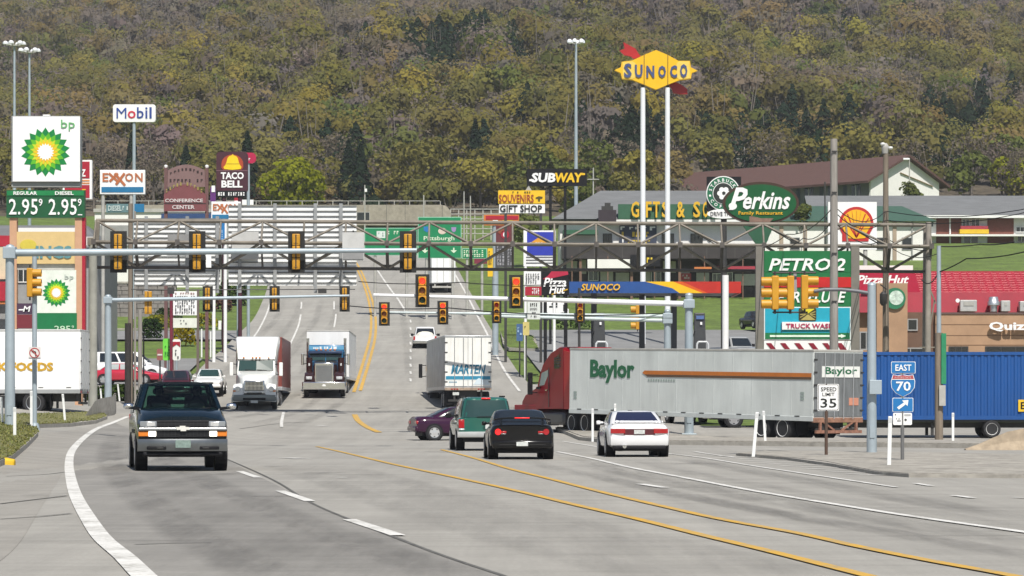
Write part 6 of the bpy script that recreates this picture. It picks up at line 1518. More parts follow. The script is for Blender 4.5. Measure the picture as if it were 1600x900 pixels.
def exxon(px0,py0,px1,py1,Y,label,second=False):
    t = sign_root('fuel_sign',(px0+px1)/2,Y,label)
    p = panel(t,'sign_box',px0,py0,px1,py1,Y,SIGNW,.45,bevel=.03)
    w,h = px1-px0,py1-py0; X0 = lambda f: px0+w*f; Y0 = lambda f: py0+h*f
    panel(p,'blue_band',X0(.035),Y0(.70),X0(.965),Y0(.92),Y-.03,mat('band_blue',(.012,.15,.31),.45),.028)
    EX = mat('letter_orange_red',(.42,.13,.045),.45)
    fs = (('E',.06,.19),('O',.56,.74),('N',.78,.95))
    for s,a,b_ in fs: lettering(p,s,X0(a),Y0(.13),X0(b_),Y0(.48),Y-.03,EX,bold=.05)
    for k,(x0,x1,yb) in enumerate(((.20,.40,.48),(.33,.56,.64))):
        b = MB()
        b.beam((X_(X0(x0),Y),Y-.02-.012*k,Z_(Y0(.14),Y)),(X_(X0(x1),Y),Y-.02-.012*k,Z_(Y0(yb),Y)),.01,(px1-px0)*.055*Y/F)
        b.build('lettering',EX,p)
    b = MB().beam((X_(X0(.55),Y),Y-.045,Z_(Y0(.14),Y)),(X_(X0(.36),Y),Y-.045,Z_(Y0(.60),Y)),.01,w*.055*Y/F); b.build('lettering',EX,p)
    b = MB().beam((X_(X0(.40),Y),Y-.03,Z_(Y0(.14),Y)),(X_(X0(.22),Y),Y-.03,Z_(Y0(.48),Y)),.01,w*.055*Y/F); b.build('lettering',EX,p)
    return t
t = exxon(156,265.5,226.5,303.5,228,'white fuel sign with orange-red lettering and a blue band on two grey posts')
for px in (161,205): post_px(t,'post',px,303.5,228.2,.13,STEEL)
o = panel(t,'price_board',166,318.5,206,332,228,mat('teal_board',(.11,.20,.21),.5),.2); lettering(o,'DIESEL',169,321,190,329.5,227.97,mat('pale_letters',(.5,.58,.55),.5),bold=.05); bars(o,191,321,204,329.5,227.97,mat('pale_letters',(.5,.58,.55),.5),4)
panel(t,'blue_board',210,318.5,225,331.5,228,mat('band_blue',(.012,.15,.31),.45),.2)
t = exxon(330,315,376,344,236,'second white fuel sign low behind the bell sign and partly hidden')
for px in (334,352): post_px(t,'post',px,344,236.2,.13,WHITE)
o = panel(t,'price_board',331,346.5,351,382,236,BLU,.2); bars(o,333,352,349,378,235.98,mat('pale_blue',(.3,.45,.62),.5),5,rows=4)
def mobil():
    Y = 300; t = sign_root('pole_sign',209,Y,'rounded white sign with blue letters and a red o on a tall thin pole')
    poly_px(t,'sign_box',rrect(176.5,163,243,190.5,4),Y,SIGNW,.5)
    for s,a,b_,c,m in (('M',182,197.5,168.5,NAVY),('o',199.5,212,173,mat('letter_red',(.55,.02,.05),.4)),('b',214,224.5,167.5,NAVY),('i',227,230.5,167.5,NAVY),('l',233.5,237,167.5,NAVY)):
        lettering(t,s,a,c,b_,185,Y-.03,m,bold=0 if s == 'M' else .025)
    post_px(t,'pole',209.5,190.5,Y+.25,.19,GALV,.15)
mobil()
def wood_sign():
    Y = 215; t = sign_root('carved_sign',290,Y,'carved maroon wooden sign with an arched top between white-capped posts')
    WM = mat('maroon_wood',(.13,.065,.062),.75,noise=.12,ns=1.5); WD = mat('maroon_dark',(.17,.05,.055),.7,noise=.1); WL = mat('mauve_wood',(.19,.115,.11),.75,noise=.1)
    for px in (259,323): 
        o = wbox(t,'post',px-2.5,px+2.5,260,520,Y,.25,WM,zb=g(X_(px,Y),Y)-.3); MB().lathe_z([(Z_(262,Y),.12),(Z_(259,Y),.14),(Z_(257.5,Y),.05)],X_(px,Y),Y+.1).build('post_cap',SIGNW,o)
    top = [(261.6,292)]+[(262+58*k/10,266-9*math.sin(math.pi*k/10)) for k in range(11)]+[(320.4,292)]
    p = poly_px(t,'arched_board',top,Y+.05,WL,.12)
    for k in range(9):
        x = 265+k*6; y = 272-8*math.sin(math.pi*(k+.5)/9); bars(p,x,y-2,x+5,y+2.5,Y+.03,mat('carved_dark',(.035,.02,.02),.8),1,seed=k)
    bars(p,264,279,318,285,Y+.03,mat('carved_dark',(.035,.02,.02),.8),9,seed=3,fill=.6)
    a2 = [(256,330),(256,306)]+[(256+66*k/10,304-16*math.sin(math.pi*k/10)) for k in range(11)]+[(322,306),(322,330)]
    q = poly_px(t,'lower_board',a2,Y-.12,WD,.12)
    for k in range(11):
        x = 259+k*5.4; y = 300-13*math.sin(math.pi*(k+.5)/11); bars(q,x,y-3.5,x+4,y+3.5,Y-.14,mat('carved_gold',(.28,.22,.06),.6),1,seed=k+9)
    lettering(q,'CONFERENCE',258,310.5,317,316,Y-.14,mat('off_white_letter',(.62,.57,.56),.6),bold=.04); lettering(q,'CENTER',269,320.5,304,326.5,Y-.14,mat('off_white_letter',(.62,.57,.56),.6),bold=.04)
    MB().box(X_(256,Y),X_(322,Y),Y-.13,Y-.121,Z_(319,Y),Z_(317.5,Y)).build('groove',mat('carved_dark',(.035,.02,.02),.8),q)
wood_sign()
def bell_sign():
    Y = 250; t = sign_root('bell_sign',364,Y,'maroon restaurant sign with a yellow bell over white lettering')
    p = poly_px(t,'sign_box',rrect(338,237,387,301,6),Y,MARO,.5)
    poly_px(p,'red_glow_disc',ellipse_px(363,256,17,14.5,24)[0:13]+[(346,262),(349,265.5),(377,265.5),(380,262)],Y-.02,mat('disc_red_orange',(.36,.05,.015),.5),.019)
    bell = [(349,261),(352,258),(354,253),(355.5,247),(358,244),(362,242.5),(363.5,240.5),(365,242.5),(369,244),(371.5,247),(373,253),(375,258),(377.5,261),(376,264),(363,265.5),(350.5,264)]
    poly_px(p,'bell_emblem',bell,Y-.05,mat('bell_yellow',(.78,.56,.01),.45),.028)
    MB().box(X_(354,Y),X_(374,Y),Y-.06,Y-.051,Z_(256.5,Y),Z_(255.7,Y)).build('bell_line',mat('bell_shadow',(.28,.17,.01),.5),p)
    MB().box(X_(338,Y),X_(387,Y),Y-.02,Y-.001,Z_(267,Y),Z_(266,Y)).build('seam',mat('seam_mauve',(.2,.1,.12),.5),p)
    lettering(p,'TACO',345,269,381,280,Y-.03,SIGNW,bold=.09); lettering(p,'BELL',346,282,379,293,Y-.03,SIGNW,bold=.09)
    q = panel(t,'message_board',338.5,298,385,308,Y-.02,BLACK,.4); bars(q,340.5,299.5,383,306.5,Y-.04,SIGNW,11,seed=7)
    for px in (350,375): post_px(t,'post',px,301,Y+.2,.16,MARO)
bell_sign()
t = sign_root('small_round_sign',392,258,'small red rounded sign peeping out right of the bell sign')
p = poly_px(t,'sign_box',rrect(376,238.5,400,255,7),258,mat('bright_red_panel2',(.42,.01,.06),.45),.4); bars(p,388,246.5,395,251,257.97,SIGNW,2); post_px(t,'pole',388,255,258.2,.13,GALV)
t = sign_root('small_sign',372,268,'small red and white sign low behind the bell sign posts')
p = panel(t,'sign_box',366,309,378,320,268,RED,.3); panel(p,'white_face',366.5,313.5,375,320,267.97,SIGNW,.028); panel(t,'white_board',378,312,396,320,268,SIGNW,.2); post_px(t,'pole',372,320,268.1,.12,GALV)
t = sign_root('purple_banner',331,262,'narrow purple banner sign right of the carved maroon sign')
panel(t,'banner',328.5,292,337,315,262,mat('banner_purple',(.11,.02,.16),.6),.1); panel(t,'white_top',330.5,290,336,300,261.95,SIGNW,.05); post_px(t,'pole',333,315,262.05,.08,GALV)
def price_list():
    Y = 205; t = sign_root('price_list_sign',288,Y,'white letter board list sign low on the left between the first two masts')
    for px in (269,309): wbox(t,'post',px-2,px+2,452,590,Y+.1,.18,mat('post_maroon',(.14,.05,.05),.7) if px<280 else mat('post_brown',(.13,.10,.085),.8),zb=g(X_(px,Y),Y)-.3)
    p = panel(t,'letter_board',270.5,455,307.5,492.5,Y,SIGNW,.25); q = panel(t,'lower_board',270.5,497,307.5,512,Y,mat('pale_board',(.66,.68,.60),.5),.25)
    bars(p,273,462,305,491,Y-.02,mat('letter_dark',(.06,.06,.065),.6),9,rows=6,seed=3,depth=.01); bars(p,273,457,305,460.5,Y-.02,mat('letter_rust',(.28,.12,.1),.6),8,seed=8)
    bars(q,281,499.5,294,502.5,Y-.02,mat('letter_dark',(.06,.06,.065),.6),5); bars(q,282,504,292,507,Y-.02,mat('letter_dark',(.06,.06,.065),.6),4,seed=4)
price_list()
t = sign_root('tobacco_price_sign',267,189,'tall rounded bright green price board beside the maroon pole')
p = poly_px(t,'board',rrect(254.5,529,269,563,3),189,mat('lime_board',(.16,.62,.06),.5),.15); bars(p,257,540,266,558,188.98,mat('dark_green_print',(.02,.20,.03),.5),3,rows=4); post_px(t,'pole',262,563,189.05,.06,GALV)
t = sign_root('tobacco_price_sign',276,189.6,'tall rounded white board with a red chevron beside the bright green board')
p = poly_px(t,'board',rrect(269.6,530,282,563,3),189.6,SIGNW,.15); poly_px(p,'red_chevron',[(270,534),(281.5,534),(281.5,542),(276,538),(270,542)],189.57,RED,.028); bars(p,273,546,280,561,189.58,mat('letter_dark',(.06,.06,.065),.6),2,rows=3); post_px(t,'pole',276,563,189.65,.06,GALV)
t = sign_root('do_not_enter_sign',250,186,'reddish do-not-enter sign on a thin post beside the bright green board')
p = poly_px(t,'plate',rrect(245,545,254.5,563,2),186,mat('faded_red_sign',(.26,.09,.08),.6),.03); panel(p,'bar',246,553,253.5,555.5,185.98,mat('faded_white',(.6,.55,.52),.6),.018); post_px(t,'post',250,563,186.03,.05,DARK)
post_t = sign_root('maroon_pole',268,188,'thin dark red pole between the green and white price boards','pole'); post_px(post_t,'pole',267.5,455,188,.09,mat('pole_maroon',(.17,.02,.04),.5))
# ---- right-hand signs
def big_diamond():
    Y = 262; t = sign_root('tower_sign',1024,Y,'giant yellow diamond sign with a red arrow on two tall white poles')
    for px,pt in ((1004.5,137),(1043,137)):
        post_px(t,'pole',px,pt,Y+.3,.235,mat('pole_white',(.74,.76,.78),.4,noise=.06,ns=.4),.20,n=18)
        wbox(t,'pole_cap',px-2.5,px+2.5,133,140,Y+.2,.3,DARK)
    SY = mat('diamond_yellow',(.80,.46,.006),.45,noise=.05)
    dia = [(960,109.5),(970,105),(971.5,96.5),(988,94.5),(1006,86),(1025,78),(1044,86),(1060,95),(1078,95),(1079.5,105),(1090,110.5),(1081,114),(1079.5,123),(1062,125),(1044,132),(1025,140),(1006,132),(988,124.5),(972,123.5),(970,114)]
    p = poly_px(t,'diamond_panel',dia,Y,SY,.7)
    poly_px(p,'side_panel',[(973,97.5),(988,95.5),(993,99),(993,121),(988,123.5),(973,122.5)],Y-.02,mat('pale_yellow_panel',(.78,.55,.10),.45),.018); poly_px(p,'side_panel',[(1057,99),(1061,96),(1077,96),(1078.5,122),(1062,124),(1057,121)],Y-.02,mat('pale_yellow_panel',(.78,.55,.10),.45),.018)
    for px in (1006.5,1043.5): MB().box(X_(px-.5,Y),X_(px+.5,Y),Y-.03,Y+.0,Z_(132,Y),Z_(86,Y)).build('panel_seam',mat('seam_brown',(.12,.06,.01),.6),p)
    LN = mat('diamond_letter_blue',(.05,.075,.19),.5)
    for s,a,b_,c,d in (('S',975,987,99,121.5),('U',992,1004,101,121.5),('N',1010,1022.5,102.5,121.5),('O',1028.5,1040.5,102.5,121.5),('C',1047,1058,102,121.5),('O',1062.5,1074,100,121.5)): lettering(p,s,a,c,b_,d,Y-.05,LN,depth=.04,bold=.09)
    AR = mat('arrow_red',(.38,.016,.018),.4,noise=.08)
    poly_px(t,'arrow',[(968,79),(976,76),(974,66),(982,70),(993,76),(998,84),(1003,90),(990,92),(985,88),(975,86)],Y+.75,AR,.4)
    poly_px(t,'arrow',[(1044,131),(1053,127),(1064,132),(1074,139),(1074,147),(1062,147),(1052,145),(1050,140)],Y+.75,AR,.4)
big_diamond()
def subway():
    Y = 262; t = sign_root('pole_sign',870,Y,'black sign with white and yellow slanted lettering above the gift shop sign')
    p = panel(t,'sign_box',823,264,917,290.5,Y,BLACK,.4)
    lettering(p,'SUB',830,270,868,285,Y-.04,SIGNW,bold=.1,shear=.12,depth=.03); lettering(p,'WAY',867,270,911,285,Y-.04,SGY,bold=.1,shear=.12,depth=.03)
    for s,(xa,xb,y,m) in enumerate(((827,834,281.5,SIGNW),(906,914,272,SGY))): panel(p,'letter_arrow',xa,y-1.5,xb,y+1.5,Y-.05,m,.02)
    for px,tp in ((860,290),(883,290)): post_px(t,'post',px,tp,Y+.2,.11,BLACK,sq=True)
    wbox(t,'crossbar',854,886,293,295,Y+.15,.1,BLACK)
subway()
def souvenirs():
    Y = 236; t = sign_root('pole_sign',815,Y,'yellow souvenir sign over a white gift shop board')
    p = panel(t,'yellow_board',778.5,297.5,851.5,318,Y,SGY,.3); BR = mat('sign_brown_red',(.30,.05,.02),.5)
    lettering(p,'SOUVENIRS',779.5,304,834,316.5,Y-.03,BR,bold=.04); bars(p,800,298.8,830,302,Y-.03,mat('dark_olive',(.08,.06,.01),.5),8)
    poly_px(p,'emblem',[(837,308.5),(842,306.5),(848,307.5),(847,310.5),(844,310.5),(843.5,314.5),(841,314.5),(840.5,310.5),(837,310.5)],Y-.03,mat('dark_olive',(.08,.06,.01),.5),.028)
    q = panel(t,'white_board',780,319.2,851.5,333,Y,SIGNW,.3); lettering(q,'GIFT SHOP',781,320.5,847,331.5,Y-.03,mat('near_black_letter',(.012,.014,.012),.5),bold=.06)
    poly_px(t,'finial',[(821,297.3),(826,290),(831,297.3)],Y+.05,STEEL,.1)
    for px in (790,845): post_px(t,'post',px,333,Y+.12,.1,DARK,sq=True)
souvenirs()
def red_block_signs():
    Y = 246; t = sign_root('stacked_sign',783,Y,'red topped sign stack with a chicken-red roundel left of the blue picture sign')
    a = panel(t,'red_header',756,335.5,811,352,Y,mat('header_orange_edge',(.55,.17,.03),.5),.3); panel(a,'red_face',759,337,810,343,Y-.03,RED,.028); panel(a,'white_box',770,344,778,350,Y-.03,SIGNW,.028); panel(a,'gold_box',785,344,801,350,Y-.03,mat('gold_face',(.5,.35,.06),.5),.028)
    b = panel(t,'maroon_panel',775,352.5,800,379,Y+.02,mat('maroon_face',(.12,.025,.03),.5),.2); poly_px(b,'roundel',ellipse_px(789,366.5,6.5,6.5,20),Y-.01,RED,.025); poly_px(b,'crescent',ellipse_px(790,366.5,4,4.5,16,60,300),Y-.03,SIGNW,.018)
    poly_px(b,'flame',[(778,363),(780,355),(785,353),(790,356),(786,362),(781,366)],Y-.01,mat('rust_face',(.24,.06,.03),.5),.025)
    c = panel(t,'letter_board',774,380,803,418,Y+.02,mat('dark_letter_board',(.06,.06,.065),.6,noise=.3),.2); bars(c,776,383,801,415,Y,mat('grey_lettering2',(.3,.3,.32),.6),6,rows=6)
    post_px(t,'pole',774,352,Y+.3,.24,GALV,n=12)
    d = panel(t,'yellow_board',762,388,770,432,Y+.05,SGY,.15); bars(d,763,392,769,414,Y+.03,mat('dark_olive',(.08,.06,.01),.5),2,rows=5)
    e = panel(t,'maroon_board',741,404,761,412,Y,mat('maroon_face2',(.17,.02,.04),.5),.2)
red_block_signs()
def blue_picture():
    Y = 216; t = sign_root('picture_sign',843,Y,'white framed sign with a deep blue picture and orange figure behind the gantry')
    p = panel(t,'frame',818,360,868.5,416,Y,SIGNW,.25); panel(p,'blue_face',823.5,362.5,866,399,Y-.03,mat('picture_blue',(.025,.04,.36),.45),.028)
    poly_px(p,'orange_figure',[(828,380),(834,376),(840,372),(846,369),(853,373),(862,380),(858,384),(850,381),(842,384),(833,383)],Y-.06,mat('figure_orange',(.62,.28,.02),.5),.028)
    bars(p,827,378,862,382.5,Y-.08,mat('pale_letters2',(.62,.6,.55),.5),8,seed=6)
    for y in (401,405.5,410): panel(p,'message_line',822,y,866,y+1.6,Y-.03,mat('line_grey',(.12,.12,.13),.5),.028)
    for px in (821,866): post_px(t,'post',px,416,Y+.1,.1,SIGNW)
    q = panel(t,'lower_board',818.5,424,845,447,Y,SIGNW,.2); bars(q,821,427,843,444,Y-.02,mat('line_grey',(.12,.12,.13),.5),6,rows=5,seed=2)
    r = panel(t,'red_board',820.5,448,846,461.5,Y-.03,RED,.2); bars(r,831,450,843,460,Y-.05,SIGNW,4,rows=4,seed=5)
blue_picture()
def pizza_sign():
    Y = 208; t = sign_root('pizza_sign',868,Y,'black square sign with a red roof shape and white brush lettering')
    p = panel(t,'sign_box',846.5,423.5,889.5,461,Y,BLACK,.35)
    poly_px(p,'red_roof_emblem',[(848,436),(856,431),(862,423.7),(887,423.7),(888,429),(870,433),(855,436.5)],Y-.03,mat('roof_red',(.40,.015,.05),.45),.028)
    lettering(p,'Pizza',849,434,885,448,Y-.05,SIGNW,bold=.06,shear=.25); lettering(p,'Hut',858,446,883,459,Y-.05,SIGNW,bold=.06,shear=.25)
    MB().beam((X_(862,Y),Y-.03,Z_(460,Y)),(X_(887,Y),Y-.03,Z_(452,Y)),.02,.07).build('underline',mat('underline_gold',(.62,.36,.02),.45),p)
    for px in (852,884): post_px(t,'post',px,461,Y+.15,.11,BLACK,sq=True)
pizza_sign()
def perkins():
    Y = 176; t = sign_root('oval_sign',1189,Y,'large oval dark green sign with white script and a brown rim')
    p = poly_px(t,'rim',ellipse_px(1189,317,59.5,33,48),Y,mat('rim_brown',(.05,.022,.014),.5),.6); q = poly_px(p,'green_face',ellipse_px(1189,317.5,55.5,29.5,48),Y-.04,mat('oval_green',(.006,.085,.025),.4),.038)
    lettering(q,'P',1139,293,1168,328,Y-.07,SIGNW,bold=.07,shear=.35); lettering(q,'erkins',1161,299,1235,327,Y-.07,SIGNW,bold=.055,shear=.3)
    poly_px(q,'swash',ellipse_px(1145,322,6.5,5.5,16),Y-.06,SIGNW,.018)
    lettering(q,'Family Restaurant',1154,330,1223,337,Y-.07,mat('script_gold',(.70,.40,.02),.45),bold=.03)
    poly_px(q,'plaque',[(1171,338),(1176,338),(1189,341),(1209,341),(1203,347),(1171,347)],Y-.07,mat('plaque_bronze',(.20,.12,.09),.6,noise=.3,ns=6),.028)
    v = poly_px(t,'green_support',[(1161,352),(1209,352),(1196,384),(1184,385)],Y+.1,mat('support_green',(.02,.09,.045),.5),.35)
    post_px(t,'pole',1189,384,Y+.27,.22,STEEL)
perkins()
t = sign_root('white_pole',1133,204,'bare white pole standing right of the fuel canopy','pole'); post_px(t,'pole',1133.5,430,204,.21,WHITE,n=14)
def coffee_sign():
    Y = 214; t = sign_root('coffee_sign',1131,Y,'round green and black coffee sign behind the oval sign with a white oval below')
    panel(t,'back_box',1104.5,276,1158,330,Y+.1,BLACK,.4)
    p = poly_px(t,'white_rim',ellipse_px(1130,302,26.5,27,40),Y,SIGNW,.095); q = poly_px(p,'green_ring',ellipse_px(1130,302,25,25.5,40),Y-.03,mat('coffee_ring_green',(.01,.13,.06),.45),.028)
    r = poly_px(q,'inner_rim',ellipse_px(1130,302,16.5,17,32),Y-.05,SIGNW,.018); poly_px(r,'inner_disc',ellipse_px(1130,302,15.5,16,32),Y-.07,mat('disc_black',(.02,.025,.022),.5),.018)
    # generic pale rosette in the centre
    for a in range(6): poly_px(r,'rosette',ellipse_px(1131+6.5*math.cos(a*1.05),302-6.5*math.sin(a*1.05),4,4,12),Y-.085-.002*a,SIGNW,.012)
    def arc(txt, r0, a0, a1, flip):
        for i,ch in enumerate(txt):
            a = R(a0+(a1-a0)*i/(len(txt)-1)); cx,cy = 1130+r0*math.cos(a),302-r0*math.sin(a)
            me,v = text_mesh(ch,bold=.05); lo,hi = v.min(0),v.max(0); s = 5.0/ (0.73); rot = a-math.pi/2 if not flip else a+math.pi/2
            vx = (v[:,0]-(lo[0]+hi[0])/2)*s; vy = (v[:,1]-.36)*s
            X = X_(cx+vx*math.cos(rot)-vy*math.sin(rot),Y)-t.location.x; Z = Z_(cy-(vx*math.sin(rot)+vy*math.cos(rot)),Y)-t.location.z
            me.vertices.foreach_set('co',np.stack([X,np.full_like(X,Y-.05-t.location.y)-v[:,2],Z],1).ravel()); me.materials.clear(); me.materials.append(SIGNW); me.update()
            o = bpy.data.objects.new('lettering',me); col.objects.link(o); o.parent = q
    arc('STARBUCKS',20.8,165,15,False); arc('COFFEE',20.8,215,325,True)
    for a in (190,-10): poly_px(q,'star',ellipse_px(1130+20.8*math.cos(R(a)),302-20.8*math.sin(R(a)),1.8,1.8,10),Y-.05,SIGNW,.018)
    w = poly_px(t,'drive_thru_oval',ellipse_px(1131,334,26,7.5,30),Y-.1,SIGNW,.15); lettering(w,'DRIVE THRU',1110,331,1150,337.5,Y-.12,mat('letter_dark',(.06,.06,.065),.6),bold=.03)
    post_px(t,'pole',1131,330,Y+.3,.2,DARK)
coffee_sign()
def shell_sign():
    Y = 226; t = sign_root('shell_sign',1338,Y,'white square sign with a red and yellow scallop shell')
    panel(t,'white_panel',1294,315.5,1370,390,Y,SIGNW,.4)
    cx,cy = 1338,356
    sh = [(1316,377),(1316,365),(1310,354)]+[(cx+27*math.cos(R(a)),350-27*math.sin(R(a))) for a in np.linspace(178,2,17)]+[(1365,354),(1359,365),(1357,377),(1338,377)]
    p = poly_px(t,'shell_rim',sh,Y-.05,mat('shell_red',(.45,.02,.02),.45),.048)
    inn = [(1324,372),(1321,364),(1314,352)]+[(cx+22.5*math.cos(R(a)),350-22.5*math.sin(R(a))) for a in np.linspace(172,8,15)]+[(1361,352),(1354,364),(1352,372),(1338,373)]
    q = poly_px(p,'shell_face',inn,Y-.08,mat('shell_yellow',(.80,.42,.01),.45),.028)
    for a in (155,132,110,90,70,48,25):
        MB().beam((X_(1338,Y),Y-.085,Z_(371,Y)),(X_(1338+21*math.cos(R(a)),Y),Y-.085,Z_(350-21*math.sin(R(a)),Y)),.012,.085).build('shell_rib',mat('shell_red',(.45,.02,.02),.45),q)
    post_px(t,'pole',1310,390,Y+.2,.15,STEEL); post_px(t,'pole',1352,390,Y+.2,.15,STEEL)
shell_sign()
def truckstop():
    Y = 166; t = sign_root('truck_stop_sign',1260,Y,'big stacked truck stop sign in green, red and turquoise with a striped arrow below')
    PM = mat('sign_post_taupe',(.17,.155,.135),.7,noise=.12)
    for a,b_ in ((1181,1193.5),(1330,1343)): wbox(t,'post',a,b_,385,570,Y,.4,PM,zb=g(X_(a,Y),Y)-.3)
    a = panel(t,'green_panel',1194,392,1329.8,425,Y+.05,mat('petro_green',(.006,.14,.04),.45),.25); lettering(a,'PETRO:2',1201,403.5,1321,423,Y+.02,SIGNW,bold=.05,shear=.25)
    b = panel(t,'green_panel',1194,425.5,1329.8,479,Y+.05,mat('petro_green',(.006,.14,.04),.45),.25); panel(b,'red_band',1194,433,1329.8,449,Y+.02,mat('petro_red',(.48,.012,.012),.45),.028)
    lettering(b,'PETRO:LUBE',1203,455,1322,473,Y+.02,SIGNW,bold=.05,shear=.25)
    c = panel(t,'turquoise_panel',1193.8,479.5,1329.5,531,Y,mat('panel_edge_white',(.7,.74,.74),.5),.3); panel(c,'turquoise_face',1195.5,481,1328,520,Y-.03,mat('turquoise',(.012,.33,.46),.45,noise=.06),.028)
    d = panel(c,'wash_board',1222,503,1303,515,Y-.12,SIGNW,.085); panel(c,'wash_shadow',1220.5,504.5,1222,517.5,Y-.1,mat('teal_shadow',(.02,.12,.2),.5),.06); lettering(d,'TRUCK WASH',1228,505.5,1302,513,Y-.14,mat('wash_red',(.42,.02,.09),.5),bold=.05)  # dark strip left of the board is its shadow, put in as colour
    e = poly_px(c,'barrel_emblem',rrect(1248,481,1275.5,501.5,3),Y-.06,mat('emblem_dark',(.04,.035,.01),.5),.028)
    poly_px(e,'emblem_top',[(1252,482.5),(1273,482.5),(1262.5,490)],Y-.08,mat('emblem_bright',(.65,.55,.02),.5),.018); poly_px(e,'emblem_bottom',[(1251,500),(1274.5,500),(1262.5,491)],Y-.08,mat('emblem_tan',(.42,.34,.1),.5),.018)
    for s in (-1,1): 
        for k in range(3): MB().beam((X_(1262+s*2,Y),Y-.07,Z_(490.5,Y)),(X_(1262+s*12,Y),Y-.07,Z_(487+k*4.5,Y)),.01,.04).build('ray',mat('emblem_tan',(.42,.34,.1),.5),e)
    f = panel(c,'green_strip',1195.5,520.2,1328,529.5,Y-.03,GRN,.028); poly_px(f,'arrow',[(1203,523.5),(1314,523.5),(1314,521.8),(1322,525),(1314,528.2),(1314,526.5),(1203,526.5)],Y-.05,mat('arrow_white',(.72,.8,.7),.5),.018)
    h = panel(t,'striped_panel',1193.8,532.5,1329.5,556,Y,SIGNW,.25)
    for k in range(5):
        x = 1197+k*22; poly_px(h,'red_slash',[(x,536),(x+8,536),(x+19,550),(x+11,550)],Y-.03,mat('slash_red',(.22,.006,.02),.5),.028)
    poly_px(h,'red_slash',[(1307,536),(1315,536),(1323,546),(1318,555),(1309,555),(1313,546)],Y-.03,mat('slash_red',(.22,.006,.02),.5),.028)
truckstop()
# ---- green guide signs beyond the gantry
def guide(label, px0,py0,px1,py1,Y,fill):
    t = sign_root('guide_sign',(px0+px1)/2,Y,label,'road sign'); G2 = mat('guide_green',(.004,.20,.075),.45,noise=.08)
    p = panel(t,'edge',px0,py0,px1,py1,Y,mat('guide_edge',(.30,.55,.42),.5),.08); panel(p,'face',px0+1,py0+1,px1-1,py1-1,Y-.02,G2,.018); fill(p,Y-.03); 
    for f in (.2,.8): post_px(t,'post',px0+(px1-px0)*f,py1-3,Y+.2,.13,STEEL)
PALE = mat('guide_letter',(.62,.72,.55),.5)
def f1(p,Y):
    panel(p,'route_shield',588.5,361,602,372,Y,mat('shield_pale',(.6,.66,.62),.5),.012); bars(p,590.5,363,600,370,Y-.01,mat('shield_grey',(.25,.32,.3),.5),3,rows=2,depth=.005); bars(p,605,360,624,367,Y,PALE,4,seed=8)
def f2(p,Y):
    bars(p,663,346,687,353,Y,mat('salmon_print',(.55,.40,.30),.5),4,seed=1); poly_px(p,'route_shield',[(662,354),(672,354),(671,360),(667,363),(662,360)],Y,BLU,.012); poly_px(p,'route_shield',ellipse_px(691,361,6.5,5,16),Y,mat('shield_cream',(.6,.5,.42),.5),.012); poly_px(p,'route_shield',[(705,355),(713,355),(712,361),(709,363),(706,361)],Y,mat('shield_violet',(.30,.22,.42),.5),.012)
    lettering(p,'Pittsburgh',662,369,710,377.5,Y,PALE,bold=.03)
    for x in (664,709): poly_px(p,'arrow',[(x-1,387),(x+1,387),(x+1,391),(x+5,391),(x,395.5),(x-5,391),(x-1,391)],Y,PALE,.012)
guide('wide green road sign on the left, with a pale shield, beyond the gantry',569.5,356,652,399,300,f1)
guide('tall green road sign with three shields and Pittsburgh lettering beyond the gantry',653,339,721,403.5,296,f2)
guide('small low green road sign with two text rows right of the tall green one',722,388,761,404,300,lambda p,Y: bars(p,724,390,756,402,Y,PALE,8,rows=2,seed=3))
# ---- small road signs in front
def plate_sign(name,label,px,pyb,Y,post_m=GALV,pt=None,r=.035,tilt=0):
    t = sign_root(name,px,Y,label,'road sign'); post_px(t,'post',px,pt,Y+.04,r,post_m); return t
def speed():
    Y = 88; t = plate_sign('speed_limit_sign','white speed limit 35 sign on a rusty post in front of the pale trailer',1291,718,Y,mat('rusty_post',(.085,.05,.035),.8),600,.045)
    p = poly_px(t,'plate',rrect(1277.5,600,1311,642,2),Y,SIGNW,.02); K = mat('near_black_letter',(.012,.014,.012),.5)
    poly_px(p,'border',rrect(1278.5,601,1310,641,2),Y-.006,K,.004); poly_px(p,'inner_face',rrect(1279.3,601.8,1309.2,640.2,1.7),Y-.011,SIGNW,.004)
    for s,a,b_,c,d in (('SPEED',1282.5,1307,605,611.5),('LIMIT',1285,1304,613.5,619),('35',1282,1307,622.5,637)): lettering(p,s,a,c,b_,d,Y-.013,K,depth=.005,bold=.03)
speed()
